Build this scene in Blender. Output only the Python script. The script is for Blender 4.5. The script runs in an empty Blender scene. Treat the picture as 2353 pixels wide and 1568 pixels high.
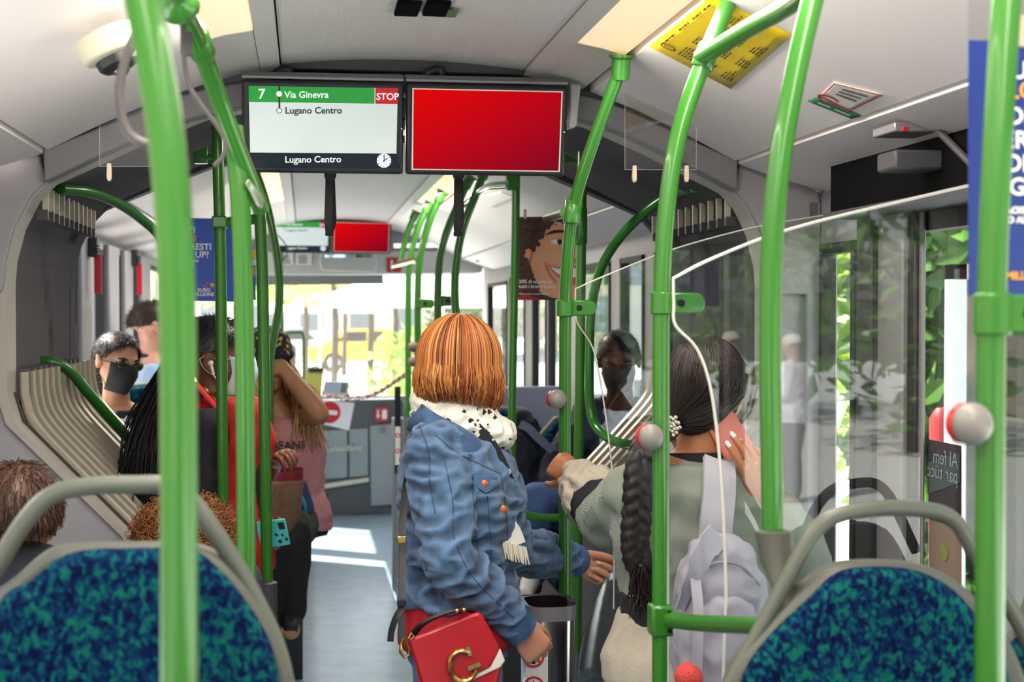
import bpy, bmesh, math, random
from mathutils import Vector, Matrix, Quaternion, noise as mnoise
R = math.radians
random.seed(7)
SC = bpy.context.scene
COL = SC.collection
CX = 0.27                      # centre line of the bus
CAM = Vector((0.0, 0.0, 1.60))
FPX = 3268.0
# ---------------------------------------------------------------- camera, sky, sun, exposure
cd = bpy.data.cameras.new('camera'); cam = bpy.data.objects.new('camera', cd); COL.objects.link(cam)
cam.location = CAM; cam.rotation_euler = (R(90 - 1.12), 0, R(-8.3))
cd.sensor_width = 36; cd.lens = 36 * FPX / 2353; cd.clip_start = 0.02; cd.clip_end = 300
cd.dof.use_dof = True; cd.dof.focus_distance = 3.75; cd.dof.aperture_fstop = 4.5
SC.camera = cam
SC.view_settings.view_transform = 'Standard'; SC.view_settings.look = 'None'
SC.view_settings.gamma = 1; SC.view_settings.use_curve_mapping = False
SC.view_settings.exposure = -0.05
SC.cycles.max_bounces = 9; SC.cycles.diffuse_bounces = 5; SC.cycles.glossy_bounces = 4
SC.cycles.transparent_max_bounces = 16; SC.cycles.transmission_bounces = 4
SC.cycles.caustics_reflective = False; SC.cycles.caustics_refractive = False
SC.cycles.sample_clamp_indirect = 6.0
w = bpy.data.worlds.new('world'); SC.world = w; w.use_nodes = True
wn = w.node_tree.nodes; wl = w.node_tree.links; wn.clear()
sky = wn.new('ShaderNodeTexSky'); sky.sky_type = 'NISHITA'; sky.sun_disc = False
sky.sun_elevation = R(48); sky.sun_rotation = R(-50); sky.air_density = 1.0; sky.dust_density = 2.5
bg = wn.new('ShaderNodeBackground'); bg.inputs[1].default_value = 0.75
wo = wn.new('ShaderNodeOutputWorld')
hs = wn.new('ShaderNodeHueSaturation'); hs.inputs['Saturation'].default_value = 0.45
wl.new(sky.outputs[0], hs.inputs['Color']); wl.new(hs.outputs[0], bg.inputs[0]); wl.new(bg.outputs[0], wo.inputs[0])
sd = bpy.data.lights.new('sun', 'SUN'); sun = bpy.data.objects.new('sun', sd); COL.objects.link(sun)
sd.energy = 24.0; sd.angle = R(0.6); sd.color = (1, 0.94, 0.85)
sun.rotation_euler = Vector((-0.62, 0.42, 0.78)).to_track_quat('Z', 'Y').to_euler()
sun.location = (-20, 20, 40)

# ---------------------------------------------------------------- pixel -> place
_rot = cam.rotation_euler.to_matrix()
def ray(px, py):
    return (_rot @ Vector(((px - 1176.5) / FPX, -(py - 784.0) / FPX, -1.0)))
def P(px, py, Y):
    d = ray(px, py); return CAM + d * (Y / d.y)
def PXp(px, py, X):
    d = ray(px, py); return CAM + d * (X / d.x)
def PZ(px, py, Z):
    d = ray(px, py); return CAM + d * ((Z - CAM.z) / d.z)

# ---------------------------------------------------------------- materials
def lin(c):
    if isinstance(c, str):
        c = c.lstrip('#'); c = [int(c[i:i+2], 16) for i in (0, 2, 4)]
    return tuple(((v/255)/12.92 if v/255 <= 0.04045 else ((v/255+0.055)/1.055)**2.4) for v in c) + (1.0,)
_M = {}
def mat(name, col, rough=0.5, metal=0.0, noise=None, bump=None, coat=0.0, emit=None, spec=0.5, sheen=0.0, sss=0.0, stretch=None):
    """noise=(scale, amount[, colour2]); bump=(scale, strength); emit=(colour, strength)"""
    if name in _M: return _M[name]
    m = bpy.data.materials.new(name); m.use_nodes = True; _M[name] = m
    nt = m.node_tree; b = nt.nodes['Principled BSDF']
    b.inputs['Base Color'].default_value = lin(col); b.inputs['Roughness'].default_value = rough
    b.inputs['Metallic'].default_value = metal; b.inputs['Coat Weight'].default_value = coat
    b.inputs['Coat Roughness'].default_value = 0.08
    b.inputs['Specular IOR Level'].default_value = spec; b.inputs['Sheen Weight'].default_value = sheen
    if sss:
        b.inputs['Subsurface Weight'].default_value = sss; b.inputs['Subsurface Radius'].default_value = (0.02, 0.008, 0.004); b.inputs['Subsurface Scale'].default_value = 0.3
    tc = None
    def coords():
        nonlocal tc
        if tc is None:
            t = nt.nodes.new('ShaderNodeTexCoord'); mp = nt.nodes.new('ShaderNodeMapping'); nt.links.new(t.outputs['Object'], mp.inputs[0])
            if stretch: mp.inputs['Scale'].default_value = stretch
            tc = mp
        return tc.outputs[0]
    if noise:
        n = nt.nodes.new('ShaderNodeTexNoise'); n.inputs['Scale'].default_value = noise[0]; n.inputs['Detail'].default_value = 5
        nt.links.new(coords(), n.inputs['Vector'])
        mx = nt.nodes.new('ShaderNodeMix'); mx.data_type = 'RGBA'
        c2 = lin(noise[2]) if len(noise) > 2 else tuple(v * 0.55 for v in lin(col)[:3]) + (1,)
        mx.inputs[6].default_value = lin(col); mx.inputs[7].default_value = c2
        mr = nt.nodes.new('ShaderNodeMapRange'); mr.inputs[1].default_value = 0.38; mr.inputs[2].default_value = 0.68; mr.inputs[4].default_value = noise[1]
        nt.links.new(n.outputs['Fac'], mr.inputs[0]); nt.links.new(mr.outputs[0], mx.inputs[0]); nt.links.new(mx.outputs[2], b.inputs['Base Color'])
    if bump:
        n = nt.nodes.new('ShaderNodeTexNoise'); n.inputs['Scale'].default_value = bump[0]; n.inputs['Detail'].default_value = 3
        nt.links.new(coords(), n.inputs['Vector'])
        bp = nt.nodes.new('ShaderNodeBump'); bp.inputs['Strength'].default_value = bump[1]; bp.inputs['Distance'].default_value = 0.004
        nt.links.new(n.outputs['Fac'], bp.inputs['Height']); nt.links.new(bp.outputs[0], b.inputs['Normal'])
    if emit:
        b.inputs['Emission Color'].default_value = lin(emit[0]); b.inputs['Emission Strength'].default_value = emit[1]
    return m
def ribbed(name, col, axis, per_m, depth, rough=0.6, col2=None):
    m = mat(name, col, rough, spec=.15); nt = m.node_tree; b = nt.nodes['Principled BSDF']
    t = nt.nodes.new('ShaderNodeTexCoord'); wv = nt.nodes.new('ShaderNodeTexWave'); wv.bands_direction = axis
    wv.inputs['Scale'].default_value = per_m / 20 * 6.2832
    nt.links.new(t.outputs['Object'], wv.inputs['Vector'])
    bp = nt.nodes.new('ShaderNodeBump'); bp.inputs['Distance'].default_value = depth; bp.inputs['Strength'].default_value = 0.7
    nt.links.new(wv.outputs['Fac'], bp.inputs['Height']); nt.links.new(bp.outputs[0], b.inputs['Normal'])
    if col2:
        mx = nt.nodes.new('ShaderNodeMix'); mx.data_type = 'RGBA'; mx.inputs[6].default_value = lin(col2); mx.inputs[7].default_value = lin(col)
        nt.links.new(wv.outputs['Fac'], mx.inputs[0]); nt.links.new(mx.outputs[2], b.inputs['Base Color'])
    return m
def glass(name, tint='ffffff', refl=1.0, haze=0.0):
    """thin pane: see-through with a Fresnel reflection, a little dust"""
    if name in _M: return _M[name]
    m = bpy.data.materials.new(name); m.use_nodes = True; _M[name] = m; nt = m.node_tree; nt.nodes.clear()
    o = nt.nodes.new('ShaderNodeOutputMaterial'); tr = nt.nodes.new('ShaderNodeBsdfTransparent'); gl = nt.nodes.new('ShaderNodeBsdfGlossy')
    gl.inputs['Roughness'].default_value = 0.0; tr.inputs[0].default_value = lin(tint)
    lw = nt.nodes.new('ShaderNodeLayerWeight'); lw.inputs[0].default_value = 0.5; pw = nt.nodes.new('ShaderNodeMath'); pw.operation = 'POWER'; pw.inputs[1].default_value = 5; nt.links.new(lw.outputs['Facing'], pw.inputs[0])
    fr = nt.nodes.new('ShaderNodeMath'); fr.operation = 'MULTIPLY_ADD'; fr.inputs[1].default_value = 0.96; fr.inputs[2].default_value = 0.04; nt.links.new(pw.outputs[0], fr.inputs[0])
    mu = nt.nodes.new('ShaderNodeMath'); mu.operation = 'MULTIPLY'; mu.use_clamp = True; mu.inputs[1].default_value = refl; nt.links.new(fr.outputs[0], mu.inputs[0])
    mx = nt.nodes.new('ShaderNodeMixShader'); nt.links.new(mu.outputs[0], mx.inputs[0]); nt.links.new(tr.outputs[0], mx.inputs[1]); nt.links.new(gl.outputs[0], mx.inputs[2])
    last = mx
    if haze:
        df = nt.nodes.new('ShaderNodeBsdfTranslucent'); df.inputs[0].default_value = (0.95, 0.95, 0.93, 1)
        m2 = nt.nodes.new('ShaderNodeMixShader'); m2.inputs[0].default_value = haze
        nt.links.new(mx.outputs[0], m2.inputs[1]); nt.links.new(df.outputs[0], m2.inputs[2]); last = m2
    nt.links.new(last.outputs[0], o.inputs[0]); return m
def emis(name, col, strength):
    return mat(name, col, 0.25, emit=(col, strength), spec=0.3)

# ---------------------------------------------------------------- mesh builder
def frame_of(d, hint=None):
    d = d.normalized(); h = hint or (Vector((0, 0, 1)) if abs(d.z) < 0.9 else Vector((0, 1, 0)))
    x = d.cross(h).normalized(); y = x.cross(d).normalized(); return x, y
def catmull(pts, n=8, closed=False):
    pts = [Vector(p) for p in pts]; out = []; N = len(pts)
    rng = range(N if closed else N - 1)
    for i in rng:
        if closed: a, b, c, d = pts[i-1], pts[i], pts[(i+1) % N], pts[(i+2) % N]
        else: a = pts[i-1] if i else pts[0]*2 - pts[1]; b = pts[i]; c = pts[i+1]; d = pts[i+2] if i+2 < N else pts[-1]*2 - pts[-2]
        for k in range(n):
            t = k / n
            out.append(0.5 * ((2*b) + (c-a)*t + (2*a-5*b+4*c-d)*t*t + (3*b-a-3*c+d)*t**3))
    if not closed: out.append(pts[-1])
    return out
def lerpr(rs, n):
    """resample a radius list to n values"""
    if not isinstance(rs, (list, tuple)): return [rs]*n
    out = []
    for i in range(n):
        t = i/(n-1)*(len(rs)-1); k = min(int(t), len(rs)-2); f = t-k; out.append(rs[k]*(1-f)+rs[k+1]*f)
    return out
class MB:
    def __init__(s): s.v = []; s.f = []; s.mi = []; s.cur = 0
    def _add(s, vs, fs):
        o = len(s.v); s.v += [Vector(v) for v in vs]; s.f += [tuple(i+o for i in f) for f in fs]; s.mi += [s.cur]*len(fs); return s
    def box(s, c, size, rot=None, M=None):
        hx, hy, hz = size[0]/2, size[1]/2, size[2]/2
        vs = [Vector((x, y, z)) for x in (-hx, hx) for y in (-hy, hy) for z in (-hz, hz)]
        if rot is not None: m = rot.to_matrix() if hasattr(rot, 'to_matrix') else rot; vs = [m @ v for v in vs]
        vs = [v + Vector(c) for v in vs]
        return s._add(vs, [(0,1,3,2),(4,6,7,5),(0,4,5,1),(2,3,7,6),(0,2,6,4),(1,5,7,3)])
    def span(s, a, b):
        a = Vector(a); b = Vector(b); return s.box((a+b)/2, [abs(b[i]-a[i]) for i in range(3)])
    def tube(s, path, r, n=12, cap=True, closed=False, flat=None, twist=None):
        """flat=(kx,ky) squashes the section"""
        path = [Vector(p) for p in path]; N = len(path); rs = lerpr(r, N); rings = []
        T = []
        for i in range(N):
            a = path[i-1] if (i or closed) else path[i]; b = path[(i+1) % N] if (i < N-1 or closed) else path[i]
            d = (b-a); T.append(d.normalized() if d.length > 1e-9 else Vector((0,0,1)))
        x, y = frame_of(T[0], twist)
        for i in range(N):
            if i:
                q = T[i-1].rotation_difference(T[i]); x = q @ x; y = q @ y
            kx, ky = flat or (1, 1)
            rings.append([path[i] + x*math.cos(a)*rs[i]*kx + y*math.sin(a)*rs[i]*ky for a in (2*math.pi*k/n for k in range(n))])
        return s.loft(rings, cap, closed)
    def loft(s, rings, cap=True, closed=False):
        n = len(rings[0]); vs = [p for r_ in rings for p in r_]; fs = []
        N = len(rings)
        for i in range(N if closed else N-1):
            a = i*n; b = ((i+1) % N)*n
            for k in range(n):
                k2 = (k+1) % n; fs.append((a+k, a+k2, b+k2, b+k))
        if cap and not closed:
            fs.append(tuple(range(n-1, -1, -1))); fs.append(tuple((N-1)*n + k for k in range(n)))
        return s._add(vs, fs)
    def ell(s, c, rad, M=None, nu=16, nv=10):
        c = Vector(c); rad = (rad,)*3 if not isinstance(rad, (tuple, list)) else rad
        vs = [Vector((0,0,-rad[2]))]; fs = []
        for j in range(1, nv):
            ph = -math.pi/2 + math.pi*j/nv
            for i in range(nu):
                th = 2*math.pi*i/nu; vs.append(Vector((rad[0]*math.cos(ph)*math.cos(th), rad[1]*math.cos(ph)*math.sin(th), rad[2]*math.sin(ph))))
        vs.append(Vector((0,0,rad[2]))); top = len(vs)-1
        for i in range(nu): fs.append((0, 1+(i+1) % nu, 1+i))
        for j in range(nv-2):
            for i in range(nu):
                a = 1+j*nu; i2 = (i+1) % nu; fs.append((a+i, a+i2, a+nu+i2, a+nu+i))
        a = 1+(nv-2)*nu
        for i in range(nu): fs.append((a+i, a+(i+1) % nu, top))
        if M is not None: vs = [M @ v for v in vs]
        return s._add([v+c for v in vs], fs)
    def prism(s, poly, ext):
        poly = [Vector(p) for p in poly]; ext = Vector(ext); n = len(poly)
        return s._add(poly+[p+ext for p in poly], [tuple(range(n-1,-1,-1)), tuple(range(n, 2*n))]+[(i,(i+1)%n,n+(i+1)%n,n+i) for i in range(n)])
    def lathe(s, c, prof, n=24, axis=Vector((0,0,1)), cap=True):
        x, y = frame_of(axis); c = Vector(c)
        return s.loft([[c + axis*h + x*math.cos(2*math.pi*k/n)*r + y*math.sin(2*math.pi*k/n)*r for k in range(n)] for r, h in prof], cap)
    def grid(s, rows):
        n = len(rows[0]); fs = []
        for i in range(len(rows)-1):
            for k in range(n-1): fs.append((i*n+k, i*n+k+1, (i+1)*n+k+1, (i+1)*n+k))
        return s._add([p for r_ in rows for p in r_], fs)
    def text(s, txt, o, xa, ya, size, align='LEFT', bold=0.0, ext=0.0004, depth=None):
        cu = bpy.data.curves.new('t', 'FONT'); cu.body = txt; cu.size = size; cu.align_x = align; cu.offset = bold; cu.extrude = 0; cu.resolution_u = 3
        ob = bpy.data.objects.new('t', cu); COL.objects.link(ob)
        dg = bpy.context.evaluated_depsgraph_get(); me = ob.evaluated_get(dg).to_mesh()
        xa = Vector(xa).normalized(); ya = Vector(ya).normalized(); za = xa.cross(ya); o = Vector(o)
        vs = [o + xa*v.co.x + ya*v.co.y + za*ext for v in me.vertices]; fs = [tuple(p.vertices) for p in me.polygons]
        s._add(vs, fs); ob.evaluated_get(dg).to_mesh_clear(); bpy.data.objects.remove(ob); bpy.data.curves.remove(cu); return s
    def disc(s, c, xa, ya, r, n=28, ext=0.0):
        xa = Vector(xa).normalized(); ya = Vector(ya).normalized(); c = Vector(c)+xa.cross(ya)*ext
        return s._add([c+xa*math.cos(2*math.pi*k/n)*r+ya*math.sin(2*math.pi*k/n)*r for k in range(n)], [tuple(range(n))])
    def ringd(s, c, xa, ya, r0, r1, n=28, ext=0.0, a0=0, a1=2*math.pi):
        xa = Vector(xa).normalized(); ya = Vector(ya).normalized(); c = Vector(c)+xa.cross(ya)*ext; rows = []
        for k in range(n+1):
            a = a0+(a1-a0)*k/n; d = xa*math.cos(a)+ya*math.sin(a); rows.append([c+d*r0, c+d*r1])
        return s.grid(rows)
    def poly(s, pts): return s._add(pts, [tuple(range(len(pts)))])
    def mesh(s, off=None):
        me = bpy.data.meshes.new('m'); o = off or Vector((0,0,0))
        me.from_pydata([v-o for v in s.v], [], s.f); me.update(); return me
    def bounds(s):
        return Vector([min(v[i] for v in s.v) for i in range(3)]), Vector([max(v[i] for v in s.v) for i in range(3)])
def remesh(mb, voxel, smooth=2, wr=None):
    """fuse overlapping closed shapes into one skin; wr=(amp, fx, fy, fz) folds it"""
    me = mb.mesh(); ob = bpy.data.objects.new('tmp', me); COL.objects.link(ob)
    m = ob.modifiers.new('r', 'REMESH'); m.mode = 'VOXEL'; m.voxel_size = voxel
    if smooth: sm = ob.modifiers.new('s', 'SMOOTH'); sm.iterations = smooth; sm.factor = 0.6
    dg = bpy.context.evaluated_depsgraph_get(); ev = ob.evaluated_get(dg); em = ev.to_mesh(); em.calc_loop_triangles()
    out = MB(); out.v = [v.co.copy() for v in em.vertices]; out.f = [tuple(p.vertices) for p in em.polygons]; out.mi = [0]*len(out.f)
    nr = [v.normal.copy() for v in em.vertices]
    ev.to_mesh_clear(); bpy.data.objects.remove(ob); bpy.data.meshes.remove(me)
    if wr:
        for i, v in enumerate(out.v):
            p = Vector((v.x*wr[1], v.y*wr[2], v.z*wr[3]))
            k = mnoise.noise(p) + 0.5*mnoise.noise(p*2.1+Vector((5,3,1)))
            k = 1-abs(k)*2.2
            out.v[i] = v + nr[i]*wr[0]*k
    return out
# ---------------------------------------------------------------- objects
ROOT = {}
def _off(parent):
    o = parent
    while o is not None:
        if o in ROOT: return ROOT[o]
        o = o.parent
    return Vector((0,0,0))
def obj(name, mb, m, parent=None, smooth=True, bevel=0, angle=35, sub=0, origin=None):
    off = _off(parent) if parent is not None else (Vector(origin) if origin is not None else Vector((0,0,0)))
    me = mb.mesh(off); me.name = name
    ms = m if isinstance(m, (list, tuple)) else [m]
    for x in ms: me.materials.append(x)
    if len(ms) > 1: me.polygons.foreach_set('material_index', mb.mi)
    bm = bmesh.new(); bm.from_mesh(me); bmesh.ops.recalc_face_normals(bm, faces=bm.faces); bm.to_mesh(me); bm.free()
    if smooth:
        me.polygons.foreach_set('use_smooth', [True]*len(me.polygons))
        if angle < 170: me.set_sharp_from_angle(angle=R(angle))
    o = bpy.data.objects.new(name, me); COL.objects.link(o)
    if parent is not None: o.parent = parent
    else: o.location = off; ROOT[o] = off
    if bevel:
        bv = o.modifiers.new('edge', 'BEVEL'); bv.width = bevel; bv.segments = 2; bv.limit_method = 'ANGLE'; bv.angle_limit = R(40); bv.harden_normals = False
    if sub:
        sv = o.modifiers.new('sub', 'SUBSURF'); sv.levels = sub; sv.render_levels = sub
    return o
def tag(o, label, cat, group=None):
    o['label'] = label; o['category'] = cat
    if group: o['group'] = group
    return o
def thing(name, label, cat, loc=(0,0,0), group=None):
    o = bpy.data.objects.new(name, None); COL.objects.link(o); o.location = loc; o.empty_display_size = 0.1
    ROOT[o] = Vector(loc); return tag(o, label, cat, group)
def solo(name, mb, m, label, cat, group=None, **k):
    lo, hi = mb.bounds(); o = obj(name, mb, m, None, origin=((lo.x+hi.x)/2, (lo.y+hi.y)/2, lo.z), **k); return tag(o, label, cat, group)
def struct(name, mb, m, **k):
    o = obj(name, mb, m, **k); o['kind'] = 'structure'; return o
def dup(root, loc=None, label=None, rotz=None):
    r = root.copy(); COL.objects.link(r)
    if loc is not None: r.location = loc
    if rotz is not None: r.rotation_euler = (0,0,rotz)
    if label: r['label'] = label
    for ch in list(root.children):
        c = ch.copy(); COL.objects.link(c); c.parent = r
        for g in list(ch.children):
            d = g.copy(); COL.objects.link(d); d.parent = c
    return r

# palette
GREEN = mat('green_paint', '337720', 0.30, coat=0.5, spec=0.5)
CEIL = mat('ceiling_white', 'efe7e6', 0.45, noise=(3, 0.06))
CEILG = mat('ceiling_grey', 'c9c4c2', 0.5)
GREYP = mat('grey_panel', 'a6a4ac', 0.5, noise=(40, 0.08))
GREYM = mat('mid_grey_plastic', '8a888c', 0.5, noise=(60, 0.1))
GREYD = mat('dark_grey_plastic', '4c4b50', 0.5)
CHAR = mat('charcoal', '2f2e34', 0.55, noise=(30, 0.15))
BLACK = mat('black_plastic', '17171b', 0.4)
RUBBER = mat('rubber', '1c1c20', 0.75)
CHROME = mat('brushed_steel', 'c8c8c8', 0.22, 1.0)
WHITE = mat('white_plastic', 'eceae6', 0.4)
BEIGE = mat('beige_plastic', 'c4bda9', 0.5)
PANE = glass('window_glass', 'f2f6f4')
PLEXI = glass('plexi', 'fafcfb', 2.0)
SCREWM = mat('screw', '222222', 0.4, 0.6)
# ================================================================ SETTING: the bus
XL, XR = CX - 1.22, CX + 1.22
YN0, YN1 = 4.0, 4.08           # near portal of the joint
YF0, YF1 = 5.2, 5.28           # far portal
YB, YE = -1.9, 11.9            # rear and front end
def vinyl():
    m = mat('vinyl_floor', '93a8b8', 0.30, noise=(9, 0.55, '73889b'), bump=(180, 0.12))
    return m
mb = MB(); mb.span((XL, YB, -0.06), (XR, YE, 0)); struct('floor', mb, vinyl())
# ceiling sections (u, z) across, drawn in from both sides
def prof_panel(name, pts, y0, y1, m, th=0.03, both=True, cls=struct):
    for sgn in ((1, -1) if both else (1,)):
        mb = MB(); p = [Vector((CX+sgn*u, y0, z)) for u, z in pts]
        q = p + [Vector((a.x, y0, a.z+th)) for a in reversed(p)]
        mb.prism(q, (0, y1-y0, 0)); cls(name, mb, m)
RIBC = ribbed('ribbed_ceiling', 'd2cdcb', 'X', 230, 0.0009)
for (y0, y1) in ((YB, 3.93), (YF1, 11.2)):
    mb = MB(); p = [Vector((CX+u, y0, 2.292-0.02*(u/0.33)**2)) for u in [i/8*0.33 for i in range(-8, 9)]]
    mb.prism(p+[Vector((a.x, y0, a.z+0.03)) for a in reversed(p)], (0, y1-y0, 0)); struct('ceiling', mb, RIBC)
    prof_panel('trim_1', [(0.334, 2.262), (0.385, 2.254)], y0, y1, CEILG, 0.04)
    prof_panel('ceiling', [(0.525, 2.222), (0.66, 2.172), (0.80, 2.108), (0.945, 2.035)], y0, y1, CEIL)
    prof_panel('ceiling', [(0.957, 2.025), (1.08, 1.985), (1.225, 1.95)], y0, y1, CEIL)
    prof_panel('trim_2', [(0.50, 2.26), (0.98, 2.06)], y0, y1, BLACK, 0.02)
mb = MB(); mb.span((XL-0.05, YB, 2.34), (XR+0.05, YE, 2.40)); struct('ceiling_roof', mb, GREYD)
# grooves across the rear ceiling slab: recessed slots
for k, (px, py) in enumerate(((937, 19), (1003, 19))):
    a = PZ(px, py, 2.286); mb = MB(); mb.box(a, (0.055, 0.13, 0.012)); solo('ceiling_slot', mb, mat('slot_black', '0b0b0e', .95, spec=.05), ('black recessed air slot in the ribbed ceiling, beside bare panel', 'black recessed air slot in the ribbed ceiling, touching the green sticker')[k], 'air vent', 'ceiling air slots', bevel=0.004)
# walls with window holes
def wall(name, X, th, Y0, Y1, Z0, Z1, holes, m):
    ys = sorted({Y0, Y1} | {h[0] for h in holes} | {h[1] for h in holes}); zs = sorted({Z0, Z1} | {h[2] for h in holes} | {h[3] for h in holes})
    mb = MB()
    for a, b in zip(ys, ys[1:]):
        for c, d in zip(zs, zs[1:]):
            if any(h[0] <= (a+b)/2 <= h[1] and h[2] <= (c+d)/2 <= h[3] for h in holes): continue
            mb.span((X, a, c), (X+th, b, d))
    return struct(name, mb, m)
WN = [0]
def window(X, s, y0, y1, z0, z1, fr=0.025, m=None, gm=None):
    """pane set in a dark gasket; s = direction out of the bus"""
    WN[0] += 1; mb = MB(); X0 = X+s*0.004
    for a, b in (((y0, z0), (y1, z0+fr)), ((y0, z1-fr), (y1, z1)), ((y0, z0), (y0+fr, z1)), ((y1-fr, z0), (y1, z1))):
        mb.span((X0-s*0.012, a[0], a[1]), (X0+s*0.03, b[0], b[1]))
    w_ = struct('window_%d' % WN[0], mb, m or RUBBER)
    g = MB(); g.span((X0+s*0.01, y0+fr*.5, z0+fr*.5), (X0+s*0.0105, y1-fr*.5, z1-fr*.5)); g2 = MB(); g2._add([Vector(v) for v in g.v[:4]], [(0, 1, 3, 2)])
    obj('pane', g2, gm or PANE, w_, smooth=False); return w_
# rear part
LH = [(-1.5, -0.1, .78, 1.92), (0.0, 1.5, .78, 1.92), (1.6, 3.0, .78, 1.92)]
RH = [(-1.5, 0.45, .78, 1.92), (0.55, 2.15, 0.78, 1.92), (2.3, 3.42, 0.06, 1.86), (3.70, 3.975, 0.8, 1.80)]
wall('wall_left', XL, -0.05, YB, YN0+0.01, -0.3, 2.35, LH, GREYP)
wall('wall_right', XR, 0.05, YB, YN0+0.01, -0.3, 2.35, RH, GREYP)
for h in LH: window(XL, -1, *h)
for h in RH[:2]: window(XR, 1, *h)
window(XR, 1, *RH[3], fr=0.03)
mb = MB(); mb.span((XL, YB-0.05, 0), (XR, YB, 2.4)); struct('wall_back', mb, GREYP)
# front part
FL = [(5.45, 6.12, 0.95, 1.90), (6.46, 7.0, 0.95, 1.90), (7.38, 7.62, 0.95, 1.90), (7.97, 8.40, 0.95, 1.90), (8.86, 10.2, 0.95, 1.90), (10.4, 11.7, 0.95, 1.85)]
FR = [(5.45, 5.95, 0.95, 1.86), (6.15, 6.62, 0.95, 1.86), (6.85, 7.7, 0.95, 1.86), (8.05, 8.62, 0.10, 1.84), (8.72, 9.25, 0.10, 1.84), (9.6, 10.3, 0.95, 1.86), (10.45, 11.55, 0.1, 1.84)]
wall('wall_left', XL, -0.05, YF0, YE, -0.3, 2.35, FL, GREYP)
wall('wall_right', XR, 0.05, YF0, YE, -0.3, 2.35, FR, GREYM)
for h in FL: window(XL, -1, *h)
for h in FR: window(XR, 1, *h, gm=glass('tinted_glass', 'a9b6bc'))
# proud pillars on the left of the front part
for i, (a, b) in enumerate(((6.14, 6.44), (7.02, 7.36), (7.64, 7.95), (8.42, 8.84))):
    mb = MB(); mb.span((XL, a, 0.6), (XL+0.03, b, 1.93)); struct('trim_%d' % (3+i), mb, mat('pillar_grey', '9698a2', 0.5), bevel=0.01)
# joint portals
NP = [(0, 2.215), (-.27, 2.20), (-.54, 2.145), (-.72, 2.07), (-.955, 1.957), (-1.0, 1.91), (-1.04, 1.83), (-1.063, 1.74), (-1.068, 1.68), (-1.068, 1.38), (-1.045, 1.30), (-.75, .99), (-.72, .93), (-.72, 0.0)]
FP = [(0, 2.20), (-.30, 2.185), (-.604, 2.122), (-.90, 2.0), (-.978, 1.966), (-1.04, 1.90), (-1.075, 1.807), (-1.09, 1.71), (-1.09, 1.38), (-1.06, 1.30), (-.78, .99), (-.75, .93), (-.75, 0.0)]
def full(prof):
    L = [(u, z) for u, z in prof]; return L + [(-u, z) for u, z in reversed(L[1:])]
def portal(name, prof, y0, y1, m, zlim=None, side=None, outer_top=2.345):
    mb = MB(); F = full(prof)[::-1]
    def out(u, z):
        if z > 1.98: return (u*1.14 if abs(u) < 1.0 else math.copysign(1.215, u), outer_top)
        return (math.copysign(1.215, u), z)
    pts = [(u, z) for u, z in F if (zlim is None or zlim[0] <= z <= zlim[1])]
    for a, b in zip(F, F[1:]):
        if zlim and not (zlim[0] <= (a[1]+b[1])/2 <= zlim[1]): continue
        if side and (a[0]+b[0])*side < 0: continue
        oa, ob = out(*a), out(*b)
        q = [Vector((CX+a[0], y0, a[1])), Vector((CX+b[0], y0, b[1])), Vector((CX+ob[0], y0, ob[1])), Vector((CX+oa[0], y0, oa[1]))]
        mb.prism(q, (0, y1-y0, 0))
    bm = bmesh.new(); me = mb.mesh(); bm.from_mesh(me); bmesh.ops.remove_doubles(bm, verts=bm.verts, dist=1e-4); bm.to_mesh(me); bm.free()
    r = MB(); r.v = [v.co.copy() for v in me.vertices]; r.f = [tuple(p.vertices) for p in me.polygons]; r.mi = [0]*len(r.f)
    return struct(name, r, m, smooth=False)
portal('wall_joint_near', NP, YN0, YN1, GREYP)
portal('wall_joint_far', FP, YF0, YF1, CHAR)
# thick grey lip around the near opening, and the arched valance in front of it
lip = MB(); F = full(NP)
rows = []
for (u, z) in F:
    if z < 0.02: z = 0.0
    rows.append([Vector((CX+u*.996, YN0-0.012, z)), Vector((CX+u*.996, YN1+0.03, z)), Vector((CX+u*1.022, YN1+0.03, z+(0.012 if z > 1.95 else 0))), Vector((CX+u*1.022, YN0-0.012, z+(0.012 if z > 1.95 else 0)))])
lip.loft(rows, True); struct('trim_8', lip, mat('lip_grey', 'b4afa8', 0.45))
# flat arch cover (lighter upper cheeks) and seam at window height
for s in (-1, 1):
    mb = MB()
    arch = [(u, z) for u, z in NP if 1.64 <= z <= 1.99]
    poly = [(-.955, 1.957)] + [a for a in arch if a[1] < 1.957] + [(-1.075, 1.655), (-1.215, 1.655), (-1.215, 1.95), (-1.1, 2.0), (-.975, 2.035)]
    mb.prism([Vector((CX - s*u*1.0, YN0-0.03, z)) for u, z in poly], (0, 0.028, 0)); struct('trim_9', mb, mat('arch_cover', '9d9a9e', 0.5), bevel=0.006)
    mb = MB(); mb.tube(catmull([Vector((CX-s*u, YN0-0.035, z)) for u, z in ((-.957, 2.043), (-1.06, 2.015), (-1.15, 1.985), (-1.215, 1.955))], 6), 0.007, 8); struct('trim_10', mb, BEIGE)
    val = [(0, 2.205, 2.262), (-.27, 2.19, 2.25), (-.54, 2.135, 2.205), (-.72, 2.065, 2.135), (-.955, 1.95, 2.035)]
    lo = [Vector((CX-s*u, 3.93, a)) for u, a, b in val]; hi = [Vector((CX-s*u, 3.93, b)) for u, a, b in reversed(val)]
    lo = catmull(lo, 6); hi = catmull(hi, 6)
    mb = MB(); mb.prism(lo+hi, (0, 0.075, 0)); struct('trim_11', mb, mat('valance_grey', '7f7c80', 0.55), bevel=0.006)
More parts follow.
